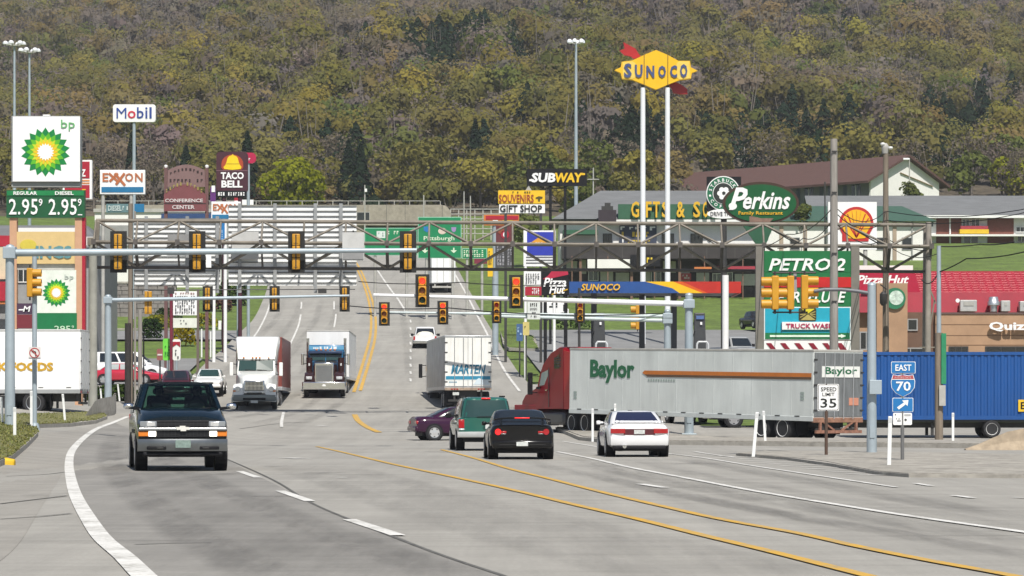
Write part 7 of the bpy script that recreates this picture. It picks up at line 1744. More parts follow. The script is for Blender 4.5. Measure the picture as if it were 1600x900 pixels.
def east70():
    Y = 80; t = plate_sign('route_sign','blue route 70 shield assembly with EAST plate and diagonal arrow on a grey post',1410,727,Y,mat('post_grey_dark',(.14,.14,.14),.6),566,.045)
    def bp(px0,py0,px1,py1,name):
        p = poly_px(t,name,rrect(px0,py0,px1,py1,1.5),Y,SIGNW,.02); poly_px(p,'face',rrect(px0+.8,py0+.8,px1-.8,py1-.8,1.2),Y-.006,BLU,.005); return p
    e = bp(1392.5,565,1430.5,583.5,'east_plate'); lettering(e,'EAST',1399,569.5,1424,579.5,Y-.012,SIGNW,depth=.005,bold=.04)
    def shield(k,m,nm,y,par,cut=None):
        pts = [(1411+(x-1411)*k, 602+(yy-602)*k) for x,yy in ((1395,585),(1403,586.5),(1411,585),(1419,586.5),(1427,585),(1430,596),(1429,606),(1423,614),(1411,620.5),(1399,614),(1393,606),(1392,596))]
        return poly_px(par,nm,pts,y,m,.005)
    s = shield(1,SIGNW,'shield_plate',Y,t); f = shield(.95,BLU,'shield_face',Y-.007,s)
    poly_px(f,'red_band',[(1396,586.3),(1403,587.6),(1411,586.4),(1419,587.6),(1426,586.3),(1428,592.2),(1394,592.2)],Y-.013,mat('shield_red',(.42,.06,.06),.5),.005)
    panel(f,'white_line',1393.6,592.3,1428.4,593.3,Y-.013,SIGNW,.005); lettering(f,'INTERSTATE',1398,588.3,1424,591.2,Y-.016,mat('pale_pink_letter',(.62,.45,.45),.5),depth=.003)
    lettering(f,'70',1400,596,1423,611,Y-.013,SIGNW,depth=.005,bold=.04)
    a = bp(1394.5,621.5,1427,643.5,'arrow_plate'); poly_px(a,'arrow',[(1401.5,636.5),(1412.5,628.8),(1409.5,625.6),(1419.5,625),(1418,634.5),(1415.2,631.7),(1404.5,640)],Y-.012,SIGNW,.005)
    w = poly_px(t,'white_plate',rrect(1395.5,645,1425,664,2),Y,SIGNW,.02); bars(w,1400,653,1408,659,Y-.006,mat('letter_dark',(.06,.06,.065),.6),4,rows=2,depth=.004); poly_px(w,'mark',ellipse_px(1415,656,2,2,10),Y-.006,mat('letter_dark',(.06,.06,.065),.6),.005); bars(w,1398,646.5,1403,650,Y-.006,mat('letter_dark',(.06,.06,.065),.6),2,depth=.004); panel(w,'mark',1413,647,1423,650,Y-.006,mat('mark_grey',(.4,.4,.4),.6),.005)
east70()
def no_turn(px,cy,Y,label):
    t = empty('no_turn_sign',(X_(px,Y),Y,Z_(cy,Y)),label,'road sign'); s = 9.3
    p = panel(t,'plate',px-s,cy-s,px+s,cy+s,Y,mat('sign_plate_pale',(.66,.64,.62),.5),.015)
    ring = MB().rings([[(X_(px+rr*math.cos(a),Y),y,Z_(cy-rr*math.sin(a),Y)) for rr,y in ((8.2,Y-.002),(8.2,Y-.008),(6.7,Y-.008),(6.7,Y-.002))] for a in np.linspace(0,2*math.pi,25)[:-1]]+[[(X_(px+rr,Y),y,Z_(cy,Y)) for rr,y in ((8.2,Y-.002),(8.2,Y-.008),(6.7,Y-.008),(6.7,Y-.002))]],caps=False).build('red_ring',mat('prohibit_red',(.40,.05,.05),.5),p)
    MB().beam((X_(px-5,Y),Y-.012,Z_(cy-5,Y)),(X_(px+5,Y),Y-.012,Z_(cy+5,Y)),.006,.035).build('red_bar',mat('prohibit_red',(.40,.05,.05),.5),p)
    MB().prism_y([(X_(px+a,Y),Z_(cy+b_,Y)) for a,b_ in ((1,5.5),(2.6,5.5),(2.6,-1),(1,-3),(-1.5,-3),(-1.5,-5),(-4.8,-2.2),(-1.5,.8),(-1.5,-1.2),(.6,-1.2),(1,-.6))],Y-.006,Y-.001).build('arrow',mat('near_black_letter',(.012,.014,.012),.5),p)
no_turn(54,551.5,112.6,'square no-turn sign on the thin grey signal post at the left')
no_turn(1077.5,585,139.6,'square no-turn sign on the grey signal pole in front of the pale trailer')
# ------------------------------------------------------------------ traffic signals, masts, gantry, poles
VIS = mat('visor_black',(.012,.012,.012),.6,noise=.1)
def signal(label, px, py0, py1, Y, kind='back', group=None, lit=None, plate=True, wpx=None):
    """three-section signal head. kind: front / back (towards or away from the camera), left / right (visors point sideways)"""
    x = X_(px,Y); z1, z0 = Z_(py0,Y), Z_(py1,Y); zc = (z0+z1)/2; H = z1-z0
    t = empty('traffic_signal',(x,Y,zc),label,'traffic signal',group)
    if plate:
        w = H*.225 if wpx is None else wpx*Y/F/2
        MB().box(x-w,x+w,Y+.02,Y+.04,z0,z1).build('backplate',VIS,t)
        h0,h1,hw = z0+H*.07,z1-H*.07,w*(.56 if kind == 'front' else .46)
    else: h0,h1,hw = z0,z1,H*.155
    sec = (h1-h0)/3
    if kind in ('front','back'):
        s = -1 if kind == 'front' else 1
        ya,yb = (Y-.16,Y+.018) if kind == 'front' else (Y-.20,Y+.018)
        b = MB()
        for k in range(3): b.box(x-hw,x+hw,ya,yb,h0+k*sec+.008,h0+(k+1)*sec-.008)
        b.build('housing',AMBER if plate or kind == 'back' else VIS,t,bevel=.025,smooth=40)
        if kind == 'front':
            for k,(nm,m) in enumerate((('green_lens',LGRN),('amber_lens',LAMB),('red_lens',LITRED if lit == 'red' else LRED))):
                cz = h0+(k+.5)*sec; r = min(hw,sec/2)*.78
                MB().lathe_y([(ya-.002,r),(ya-.02,r*.8),(ya-.03,r*.3)],x,cz,18).build(nm,m,t,smooth=50)
                rs = []
                for yy in (ya,ya-.16):
                    rs.append([(x+math.cos(a)*r*1.1,yy,cz+math.sin(a)*r*1.1) for a in np.linspace(R(0 if yy<ya else -20),R(180 if yy<ya else 200),13)])
                MB().rings(rs,caps=False,closed=False).build('visor',VIS if plate is False else AMBER,t,smooth=60)
        else:
            MB().tube((x,ya-.02,h0+.03),(x,ya-.02,h1-.03),.022,n=8).build('bracket',DARK,t)
            for k in range(3): MB().box(x-hw*.7,x+hw*.7,ya-.015,ya,h0+k*sec+sec*.2,h0+(k+1)*sec-sec*.2).build('door',AMBER,t,bevel=.01)
    else:
        s = -1 if kind == 'left' else 1
        MB().box(x-.10,x+.10,Y-hw,Y+hw,h0,h1).build('housing',AMBER,t,bevel=.025,smooth=40)
        for k in range(3):
            cz = h0+(k+.5)*sec; r = sec*.40
            MB().lathe_x([(s*.09,r*1.0),(s*.40,r*.98),(s*.40,r*.86),(s*.12,r*.86)],x,Y,cz,16,caps=False).build('visor',AMBER,t,smooth=40)
            MB().lathe_x([(s*.105,r*.85),(s*.13,r*.5),(s*.135,.01)],x,Y,cz,14).build(('green_lens','amber_lens','red_lens')[k],(LGRN,LAMB,LRED)[k],t,smooth=50)
        MB().tube((x,Y-hw*.3,h0-.12),(x,Y-hw*.3,h1+.12),.03,n=8).build('bracket',DARK,t)
    return t
def mast(label, px, py_top, Y, r, arms, group=None, base=True):
    """steel signal pole with tapering arms; arms: (px end, py at pole, py at end, r0, r1)"""
    x = X_(px,Y); zb = g(x,Y); t = empty('signal_mast',(x,Y,zb),label,'signal pole',group)
    p = MB().tube((x,Y,zb-.2),(x,Y,Z_(py_top,Y)),r*1.12,r*.9,16).build('pole',GALV,t,smooth=40)
    MB().lathe_z([(Z_(py_top,Y),r*.95),(Z_(py_top,Y)+.06,r*.8),(Z_(py_top,Y)+.1,.02)],x,Y).build('cap',GALV,p,smooth=40)
    if base:
        MB().box(x-r*1.7,x+r*1.7,Y-r*1.7,Y+r*1.7,zb-.1,zb+.05).build('base_plate',GALV,t,bevel=.01)
        MB().box(x-r*.5,x+r*.5,Y-r*1.2,Y-r*1.0,zb+.5,zb+.85).build('hand_hole_cover',GALV,p)
    for (pe,ya,yb,r0,r1,m) in arms:
        xe = X_(pe,Y); a = MB().tube((x,Y,Z_(ya,Y)),(xe,Y,Z_(yb,Y)),r0,r1,14).build('arm',m,t,smooth=40)
        MB().box(x-r*1.3,x+r*1.3,Y-r*1.4,Y+r*1.4,Z_(ya,Y)-r0*1.5,Z_(ya,Y)+r0*1.5).build('arm_flange',GALV,a,bevel=.02)
        MB().tube((xe,Y-.001,Z_(yb,Y)),(xe+(.03 if xe > x else -.03),Y-.001,Z_(yb,Y)),r1*1.1,n=12).build('end_cap',m,a)
    return t
WHARM = mat('white_arm_paint',(.76,.77,.78),.35,noise=.05); PALEARM = mat('pale_arm_paint',(.50,.57,.58),.45,noise=.1)
mast('nearest grey steel mast at the left edge with a long arm carrying black-backed signals',15.5,386,110,.165,[(650,395,391,.135,.075,GALV)])
for k,(px,wh) in enumerate(((185,'leftmost'),(308,'second from the left'),(463,'third from the left'),(637.5,'rightmost'))):
    signal('yellow signal back with big black backplate on the nearest arm, '+wh,px,361,426,110.3,'back','signals seen from behind on the nearest arm',wpx=26)
mast('second grey mast on the left, shorter, with an arm above the semi trucks',169,463,163,.17,[(545,469,462,.11,.06,GALV)])
for k,(px,wh) in enumerate(((232,'leftmost and unplated'),(324.5,'second from the left'),(429,'third from the left'),(538.5,'rightmost'))):
    signal('small yellow signal back on the arm above the semi trucks, '+wh,px,447 if k else 455,487 if k else 491,163.3,'back','signals seen from behind on the second arm',plate=k>0,wpx=16)
# thin dark cable arm above the second arm
t = empty('span_wire',(X_(212,165),165,Z_(452,165)),'thin dark wire strung above the second arm from the wooden pole','wire')
MB().path([(X_(p,165),165,Z_(q,165)) for p,q in ((205,452),(280,453),(400,452.5),(555,452))],.03,6).build('wire',DARK,t)
MB().box(X_(262,165),X_(272,165),164.9,165.15,Z_(459,165),Z_(449,165)).build('splice_box',DARK,t); MB().box(X_(497,165),X_(510,165),164.9,165.15,Z_(458,165),Z_(451,165)).build('splice_box',DARK,t)
t = empty('signal_post',(X_(54,113),113,g(X_(54,113),113)),'thin grey post on the left verge carrying the side-on yellow signal','signal pole')
post_px(t,'post',54,400,113,.085,GALV); MB().lathe_z([(g(X_(54,113),113),.2),(g(X_(54,113),113)+.25,.13)],X_(54,113),113).build('base',GALV,t)
signal('yellow signal seen side-on, visors pointing right, on the thin left post',47,419,464,112.8,'right','side-on signals',plate=False)
# right mast with white arm and lit signals
mast('grey mast before the pale trailer with a white arm holding two red-lit signals',1076.5,461,139.8,.185,[(585,475,461,.125,.07,WHARM)])
signal('red-lit signal with black backplate on the white arm, the left one of two',660,428.5,480,139.4,'front','red-lit signals on the white arm',lit='red',wpx=22)
signal('red-lit signal with black backplate on the white arm, the right one of two',806.5,429.5,482,139.4,'front','red-lit signals on the white arm',lit='red',wpx=22)
# lower farther arm: pole near x=1043
mast('farther grey mast behind the pale trailer with two pale parallel lower arms',1043,486,176,.20,[(606,494,488,.10,.055,PALEARM),(770,501,494,.11,.075,PALEARM)],base=False)
signal('small red-lit signal on the pale lower arm, left of the reefer trailer',600.5,472,509,175.6,'front','small signals on the lower arm',lit='red',plate=True,wpx=17)
signal('small red-lit signal on the pale lower arm above the white pickup',692,470,507,175.6,'front','small signals on the lower arm',lit='red',plate=True,wpx=17)
signal('angled dark signal on the pale lower arm beside the white text plate',776,469,505,175.6,'front','small signals on the lower arm',plate=True,wpx=15)
signal('angled dark signal on the pale lower arm farthest right of the white text plate',906.5,470,504.5,175.6,'front','small signals on the lower arm',plate=True,wpx=15)
t = empty('arm_sign',(X_(834,175.5),175.5,Z_(500,175.5)),'white plate with small dark text rows hung on the pale lower arm','road sign')
p = panel(t,'plate',824,470.5,844,499,175.5,mat('plate_grey_white',(.62,.65,.63),.5),.03); bars(p,828,473,840,479,175.48,mat('near_black_letter',(.012,.014,.012),.5),4,seed=2); bars(p,828,481,840,485,175.48,mat('letter_dark',(.06,.06,.065),.6),6,seed=3); bars(p,831,487,838,490.5,175.48,mat('letter_dark',(.06,.06,.065),.6),3,seed=5); bars(p,829,492.5,839,496,175.48,mat('letter_dark',(.06,.06,.065),.6),4,seed=6)
signal('yellow signal head side-on beside the left white pole of the diamond sign',996,477,515,190,'left',None,plate=False)
# near right pole with bracket arm and cluster of yellow heads
t = mast('nearest grey mast on the right island with a curved bracket arm of yellow signals',1362,446,93,.135,[])
MB().path([(X_(p,93),93,Z_(q,93)) for p,q in ((1362,459),(1340,455),(1315,452.5),(1288,452.5),(1272,455))],.055,10).build('bracket_arm',mat('dark_bracket',(.13,.135,.15),.5),t,smooth=50)
MB().box(X_(1357,93),X_(1376,93),92.7,92.86,Z_(616,93),Z_(594,93)).build('control_box',GALV,t,bevel=.01)
for px,wh in ((1207,'leftmost'),(1231,'middle')): signal('yellow signal head side-on with visors pointing left, '+wh+' of the right cluster',px+4,431,484,92.9,'left','cluster of yellow signals on the right',plate=False)
signal('yellow signal head side-on in the right cluster with visors pointing right',1257,430,483,93.15,'right','cluster of yellow signals on the right',plate=False)
t = empty('signal_hanger',(X_(1240,93.3),93.3,Z_(428,93.3)),'dark tubular frame that carries the cluster of yellow signals','bracket')
b = MB().tube((X_(1207,93.3),93.3,Z_(426,93.3)),(X_(1275,93.3),93.3,Z_(426,93.3)),.03).tube((X_(1207,93.3),93.3,Z_(488,93.3)),(X_(1262,93.3),93.3,Z_(488,93.3)),.025)
for px in (1210,1234,1257): b.tube((X_(px,93.3),93.3,Z_(424,93.3)),(X_(px,93.3),93.3,Z_(490,93.3)),.028)
b.build('frame',DARK,t); MB().hexa([(X_(1239,93.3),93.4,Z_(456,93.3)),(X_(1246,93.3),93.4,Z_(456,93.3)),(X_(1246,93.3),93.5,Z_(456,93.3)),(X_(1239,93.3),93.5,Z_(456,93.3)),(X_(1240.5,93.3),93.4,Z_(426,93.3)),(X_(1245,93.3),93.4,Z_(426,93.3)),(X_(1245,93.3),93.5,Z_(426,93.3)),(X_(1240.5,93.3),93.5,Z_(426,93.3))]).build('shroud',mat('shroud_grey',(.30,.29,.31),.5),t)
# ---- the long sign gantry
def gantry():
    Y = 168.0; t = empty('sign_gantry',(X_(147,Y),Y,g(X_(147,Y),Y)),'long grey lattice truss gantry spanning the whole road','gantry')
    xa,xb = X_(150,Y),X_(1452,Y); zt,zm,zb = Z_(347,Y),Z_(381.5,Y),Z_(420,Y)
    slope = (Z_(347,Y)-Z_(357,Y))/(xb-xa)      # the truss sags slightly to the right
    sg = lambda x: -(x-xa)*(Z_(343,Y)-Z_(350,Y))/(xb-xa)+.08
    D = .95; n = 20
    nodes = [xa+(xb-xa)*k/n for k in range(n+1)]
    def chord(nm,y,z,m,r=.075):
        MB().path([(x,y,z+sg(x)) for x in nodes],r,8).build(nm,m,t)
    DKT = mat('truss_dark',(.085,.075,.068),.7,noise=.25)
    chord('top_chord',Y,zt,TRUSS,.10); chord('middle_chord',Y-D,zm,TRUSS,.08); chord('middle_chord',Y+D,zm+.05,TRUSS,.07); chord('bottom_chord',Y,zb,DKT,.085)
    up = MB(); lo = MB(); vt = []; gs = []
    for k in range(n):
        x0,x1 = nodes[k],nodes[k+1]
        if k % 2 == 0:
            up.tube((x0,Y,zt+sg(x0)),(x1,Y-D,zm+sg(x1)),.065,n=6); lo.tube((x0,Y-D,zm+sg(x0)),(x1,Y,zb+sg(x1)),.075,n=6)
            up.tube((x0,Y,zt+sg(x0)),(x1,Y+D,zm+sg(x1)),.035,n=6)
        else:
            up.tube((x0,Y-D,zm+sg(x0)),(x1,Y,zt+sg(x1)),.065,n=6); lo.tube((x0,Y,zb+sg(x0)),(x1,Y-D,zm+sg(x1)),.075,n=6)
            lo.tube((x0,Y,zb+sg(x0)),(x1,Y+D,zm+sg(x1)),.035,n=6)
    for k,x in enumerate(nodes):
        vt.append(MB().tube((x,Y,zt+sg(x)),(x,Y-D,zm+sg(x)),.055,n=6))
        if True: vt.append(MB().tube((x,Y-D,zm+sg(x)),(x,Y,zb+sg(x)),.085 if k % 2 else .055,n=6))
        gs.append(MB().box(x-.12,x+.12,Y-D-.09,Y-D-.07,zm+sg(x)-.14,zm+sg(x)+.14))
        if k % 2: gs.append(MB().prism_y([(x-.5,zb+sg(x)-.08),(x+.5,zb+sg(x)-.08),(x+.25,zb+sg(x)+.22),(x-.25,zb+sg(x)+.22)],Y-.1,Y-.085))
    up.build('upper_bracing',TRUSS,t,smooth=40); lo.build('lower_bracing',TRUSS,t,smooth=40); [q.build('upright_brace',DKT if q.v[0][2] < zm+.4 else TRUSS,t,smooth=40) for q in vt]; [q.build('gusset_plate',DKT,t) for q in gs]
    cb = MB()
    for k in range(n): x0,x1 = nodes[k],nodes[k+1]; cb.tube((x0,Y-D,zm+sg(x0)),(x1,Y+D,zm+sg(x1)),.03,n=6)
    cb.build('cross_bracing',DKT,t)
    # end posts
    zl = g(xa,Y); MB().tube((X_(147,Y),Y-.5,zl-.3),(X_(147,Y),Y-.5,Z_(384,Y)),.24,.22,14).build('left_post',mat('post_concrete_grey',(.30,.30,.265),.7,noise=.2,ns=1.2),t,smooth=40)
    MB().box(X_(139,Y),X_(151,Y),Y-.7,Y+.6,Z_(384,Y),Z_(372,Y)).build('post_head',TRUSS,t); MB().beam((X_(152,Y),Y-.2,Z_(384,Y)),(X_(154,Y),Y-.2,Z_(347,Y)),.2,.14).build('end_frame',TRUSS,t)
    zr2 = g(xb,Y)
    for dy in (-.5,.5): MB().tube((X_(1447,Y),Y+dy,zr2-.3),(X_(1449,Y),Y+dy,Z_(348,Y)),.17,.15,12).build('right_post',mat('post_rust_grey',(.27,.24,.21),.75,noise=.2),t,smooth=40)
    MB().beam((X_(1445,Y),Y-.55,Z_(545,Y)),(X_(1458,Y),Y-.55,Z_(470,Y)),.07).beam((X_(1460,Y),Y-.55,Z_(475,Y)),(X_(1446,Y),Y-.55,Z_(440,Y)),.07).beam((X_(1435,Y),Y-.55,Z_(543,Y)),(X_(1462,Y),Y-.55,Z_(543,Y)),.06).build('post_bracing',TRUSS,t)
gantry()
RIBW = mat('ribbed_aluminium',(.82,.83,.83),.5,.0,noise=.06,ns=.8); RIBS = mat('stringer_aluminium',(.30,.31,.315),.5,.2,noise=.2); RIBSHADE = mat('rib_shadow_aluminium',(.17,.175,.175),.6,.2,noise=.25)
def sign_back(label, px0,py0,px1,py1,Y,pitch,string):
    t = empty('highway_sign',(X_((px0+px1)/2,Y),Y,Z_(py1,Y)),label,'road sign back','ribbed backs of big road signs')
    x0,x1,z0,z1 = X_(px0,Y),X_(px1,Y),Z_(py1,Y),Z_(py0,Y); hp = pitch*Y/F
    b = MB(); z = z1
    while z-hp*.5 > z0:
        zz = max(z0,z-hp); b.box(x0,x1,Y+.05,Y+.07,zz,z-.001); z = zz
    b.build('panel_sheet',RIBW,t)
    b = MB(); z = z1
    while z > z0-.02: b.box(x0,x1,Y+.0,Y+.049,z-.058,z); z -= hp
    b.build('rib',RIBSHADE,t)  # rib shadows put into the colour: ribs far darker than the sheet
    for px in string:
        o = MB().box(X_(px,Y)-.09,X_(px,Y)+.09,Y-.16,Y-.145,z0-.4,z1+.1).box(X_(px,Y)-.015,X_(px,Y)+.015,Y-.144,Y-.078,z0-.4,z1+.1).build('stringer',RIBS,t)
    return t
sign_back('large ribbed aluminium sign back hung on the gantry left of the green road signs',357,321,557,446,169.7,8.0,(375,430,493,533))
sign_back('smaller ribbed aluminium sign back on the gantry below the carved maroon sign',209,341,344,446,169.7,7.4,(229,293,340))
t = empty('small_sign',(X_(551,168.5),168.5,Z_(395,168.5)),'plain pale grey small sign back on the gantry right of the large ribbed back','road sign back')
panel(t,'panel',535,363,569,407,166.4,mat('pale_panel_grey',(.50,.50,.49),.5),.05); panel(t,'grey_lower_panel',536,393,568,405,166.36,mat('mid_panel_grey',(.25,.25,.25),.5),.02); post_px(t,'bracket',552,360,166.6,.04,DARK,zb=Z_(408,168.5))
t = empty('small_sign',(X_(365,168.5),168.5,Z_(410,168.5)),'pale grey square sign back with a yellow box beside the second black-backed signal','road sign back')
panel(t,'panel',362,362,404,405,169.4,mat('pale_panel_grey',(.50,.50,.49),.5),.05); panel(t,'grey_lower_panel',262,366,300,384,169.4,mat('mid_panel_grey',(.25,.25,.25),.5),.05); panel(t,'white_disc_plate',322,397,330,418,166.4,SIGNW,.03)
# ---- poles and masts
def pole(name,label,px,py_top,Y,r,m,r2=None,cat='pole',zb=None):
    x = X_(px,Y); t = empty(name,(x,Y,g(x,Y)),label,cat); post_px(t,'shaft',px,py_top,Y,r,m,r2=r2 or r*.85,zb=zb); return t
t = pole('utility_pole','thick grey weathered wooden pole standing in front of the shell sign',1303,217,141,.21,WOODG,.155)
for q in (236,300,395,470): MB().box(X_(1299,141),X_(1307,141),140.78,140.83,Z_(q+2,141),Z_(q,141)).build('band',DARK,t)
t = pole('utility_pole','brown wooden pole with lamps on top in front of the tan coffee shop block',1384,238,172,.19,WOOD,.14)
MB().lathe_z([(Z_(240,172),.16),(Z_(232,172),.2),(Z_(228,172),.2),(Z_(224,172),.1)],X_(1383,172),172).build('transformer_cap',mat('lamp_grey',(.35,.34,.32),.6),t,smooth=40)
for px,q in ((1379,225),(1391,231)): MB().lathe_z([(Z_(q+3,172),.05),(Z_(q+1,172),.13),(Z_(q-1,172),.13),(Z_(q-2,172),.05)],X_(px,172),171.9).build('floodlight',SIGNW,t,smooth=40)
MB().path([(X_(1384,172),171.75,Z_(452,172)),(X_(1377,172),171.6,Z_(447,172)),(X_(1374,172),171.6,Z_(445,172))],.035).build('lamp_arm',DARK,t); MB().lathe_z([(Z_(478,172),.1),(Z_(474,172),.2),(Z_(460,172),.2),(Z_(456,172),.08)],X_(1379,172),171.6).build('meter_box',DARK,t,smooth=40)
t = pole('utility_pole','short brown wooden pole in front of the blue container with a green strip sign',1467,520,120,.16,WOOD,.15)
x = X_(1471,120); MB().box(x-.03,x+.15,119.78,119.83,Z_(600,120),Z_(521,120)).build('green_strip_sign',mat('faded_green_sign',(.02,.22,.10),.5,noise=.2),t); MB().box(x-.12,x+.12,119.72,119.84,Z_(634,120),Z_(602,120)).build('meter_box',STEEL,t)
t = pole('light_pole','slim grey metal pole rising beside the right gantry post, joined by cables',1467,384,150,.13,GALV,.10)
pole('utility_pole','dark wooden double pole behind the hedge at the left road edge',204,318,184,.16,WOOD,.13)
pole('utility_pole','thin pale conduit pole beside the dark wooden double pole',211,330,183,.07,WOODG,.06)
t = pole('utility_pole','blackened wooden post right against the pale conduit pole',200,505,182.5,.19,mat('black_wood',(.03,.026,.024),.9,noise=.3),.18)
pole('utility_pole','short grey wooden post right of the pale conduit pole',219,484,190,.14,WOODG,.12)
pole('light_pole','thin black post beside the white minivan',224.5,520,186,.05,BLACK,.04)
for px,pt,wh in ((315,514,'left'),(329,518,'right')): pole('light_pole','thin pale post on the left grass bank, the '+wh+' one of two',px,pt,247,.07,WHITE,.06)
t = pole('sign_post','dark post with two white plates facing away on the left grass bank',346.5,505,264,.05,DARK,.05)
for px in (343.5,349.5): panel(t,'white_plate',px-2.3,501,px+2.3,515,263.8,SIGNW,.04)
for px,pt,Y,lab in ((570,289,425,'thin pale lamp pole with a small head above the bridge wall, leftmost'),(662,305,425,'thin pale pole above the right half of the bridge wall'),(725,299,428,'thin grey pole right of the bridge wall, taller one'),(735,306,428,'thin grey pole right of the bridge wall, shorter one'),(927,262,400,'thin utility pole with a crossarm right of the sandwich sign'),(1163,230,560,'distant thin pole with a short crossarm above the round coffee sign')):
    t = pole('light_pole',lab,px,pt,Y,.11,STEEL,.08)
    if px in (927,1163): MB().box(X_(px-9 if px==927 else px-12,Y),X_(px+9 if px==927 else px+1,Y),Y-.2,Y-.12,Z_(pt+19,Y),Z_(pt+17.5,Y)).build('crossarm',STEEL,t)
    if px == 570: MB().box(X_(570,Y),X_(573.5,Y),Y-.3,Y+.1,Z_(300,Y),Z_(295,Y)).build('lamp_head',SIGNW,t)
t = pole('light_pole','small street lamp on a thin mast in front of the white motel gable',1421,247,470,.1,STEEL,.08); MB().box(X_(1411,470),X_(1421,470),469.8,470,Z_(250,470),Z_(247,470)).build('lamp_head',SIGNW,t,bevel=.05)
pole('light_pole','thin dark lamp post left of the grey weathered wooden pole',1289,284,380,.1,DARK,.08)
t = pole('light_pole','thin grey post rising through the fuel canopy lot left of the diamond poles',905,450,206,.09,DARK,.08)
for px,pt,Y,wh in ((22.5,66,360,'left'),(46,77,372,'right')):
    t = pole('floodlight_mast','tall floodlight mast behind the sunburst pylon, the '+wh+' one of two',px,pt+4,Y,.24,GALV,.12,'light mast')
    MB().lathe_z([(Z_(pt+6,Y),.5),(Z_(pt+4.5,Y),.5)],X_(px,Y),Y).build('ring',STEEL,t)
    for k in range(6):
        a = k*1.05+.3; x,yy = X_(px,Y)+1.0*math.cos(a),Y+1.0*math.sin(a); MB().lathe_z([(Z_(pt+3.5,Y),.32),(Z_(pt+1,Y),.32),(Z_(pt-1.5,Y),.15)],x,yy,10).build('lamp',mat('lamp_white',(.85,.86,.88),.25,.2,noise=0),t,smooth=40)
        MB().beam((X_(px,Y),Y,Z_(pt+5,Y)),(x,yy,Z_(pt+3,Y)),.08).build('lamp_bracket',STEEL,t)
t = pole('floodlight_mast','tall floodlight mast standing behind the sandwich sign',900,68,345,.26,GALV,.13,'light mast')
for k in range(6):
    a = k*1.05+.3; x,yy = X_(900,345)+.75*math.cos(a),345+.75*math.sin(a); MB().lathe_z([(Z_(67,345),.26),(Z_(64,345),.26),(Z_(61.5,345),.12)],x,yy,10).build('lamp',mat('lamp_white',(.85,.86,.88),.25,.2,noise=0),t,smooth=40)
    MB().beam((X_(900,345),345,Z_(69,345)),(x,yy,Z_(66,345)),.07).build('lamp_bracket',STEEL,t)
# wires on the right
def wire(label, pts, r=.022):
    t = empty('overhead_wire',at(*pts[0]),label,'wire'); P = [at(*p) for p in pts]; o = []
    for a,b_ in zip(P,P[1:]):
        for k in range(6): q = k/6; o.append(a.lerp(b_,q)-Vector((0,0,(b_-a).length*.02*4*q*(1-q))))
    o.append(P[-1]); MB().path(o,r,5).build('cable',BLACK,t)
wire('upper black wire from the grey wooden pole past the brown pole to the right',[(1303,322,141),(1384,330,172),(1640,318,150)]); wire('second black wire from the grey wooden pole to the right edge',[(1303,330,141),(1384,344,172),(1640,322,150)])
wire('third black wire from the grey wooden pole running down to the gantry end',[(1303,345,141),(1384,372,172),(1448,392,165)]); wire('steep black cable from the right edge down to the gantry post',[(1640,382,140),(1510,404,148),(1467,425,150),(1440,437,168)],.03)
wire('pair of slack cables from the slim metal pole to the right edge',[(1467,385,150),(1530,382,150),(1585,378,152)],.03); wire('slack cable low along the gantry right end to the slim metal pole',[(1384,380,172),(1467,396,150)],.02)
wire('black wire fanning left from the grey wooden pole over the white building',[(1303,322,141),(1230,366,160),(1180,388,168)]); wire('lower black wire fanning left from the grey wooden pole',[(1303,340,141),(1255,372,160),(1215,388,168)])
# ---- barriers, delineators, bollard
def barrier():
    Y0 = un(172,657); Y1_ = un(120,663); b = MB(); rs = []
    for k,(px,py,hh) in enumerate(((124,658,.10),(134,657,.45),(143,655,.78),(152,653,.86),(173,650,.9),(176,647,.9))):
        x,y = un(px,py); z = g(x,y); y += 1.2
        rs.append([(x-.02,y-.30,z),(x,y-.16,z+min(.28,hh*.5)),(x,y-.09,z+hh),(x,y+.09,z+hh),(x,y+.16,z+min(.28,hh*.5)),(x-.02,y+.30,z)])
    x,y = un(148,656); t = empty('concrete_barrier',(x,y,g(x,y)),'sloping end of a concrete barrier at the left kerb behind the pickup','barrier'); b.rings(rs).build('barrier_body',CONC,t)
barrier()
def barrier2():
    t = None; rs = []
    for px,hh in ((1508,.04),(1530,.20),(1552,.40),(1574,.59),(1600,.70),(1680,.74)):
        Y = 104; x = X_(px,Y); z = g(x,Y)
        rs.append([(x,Y-.34,z),(x,Y-.18,z+hh*.45),(x,Y-.10,z+hh),(x,Y+.10,z+hh),(x,Y+.18,z+hh*.45),(x,Y+.34,z)])
    x = X_(1560,104); t = empty('concrete_barrier',(x,104,g(x,104)),'sloping end of a concrete barrier at the right edge before the container','barrier'); MB().rings(rs).build('barrier_body',mat('tan_concrete',(.33,.265,.19),.95,noise=.25,ns=3,bump=.4),t)
barrier2()
DEL = mat('delineator_white',(.74,.75,.74),.5,noise=.08)
def delineator(px0,py0,px1,py1,lab,zk=.14):
    x,y = un(px1,py1+4); z = g(x,y)+zk; k = y/F; h = (py1-py0)*k; t = empty('delineator_post',(x,y,z),lab,'marker post','white flexible marker posts')
    MB().hexa([(x-.045,y-.02,z-.1),(x+.045,y-.02,z-.1),(x+.045,y+.02,z-.1),(x-.045,y+.02,z-.1)]+[(x+(px0-px1)*k+a,y+c,z+h) for a,c in ((-.045,-.02),(.045,-.02),(.045,.02),(-.045,.02))]).build('post',DEL,t,bevel=.008)
    MB().hexa([(x+(px0-px1)*k*.86+a,y+c,z+h*.86) for a,c in ((-.047,-.023),(.047,-.023),(.047,-.021),(-.047,-.021))]+[(x+(px0-px1)*k*.97+a,y+c,z+h*.97) for a,c in ((-.047,-.023),(.047,-.023),(.047,-.021),(-.047,-.021))]).build('reflector',mat('reflector_silver',(.55,.56,.56),.3,noise=.1),t)
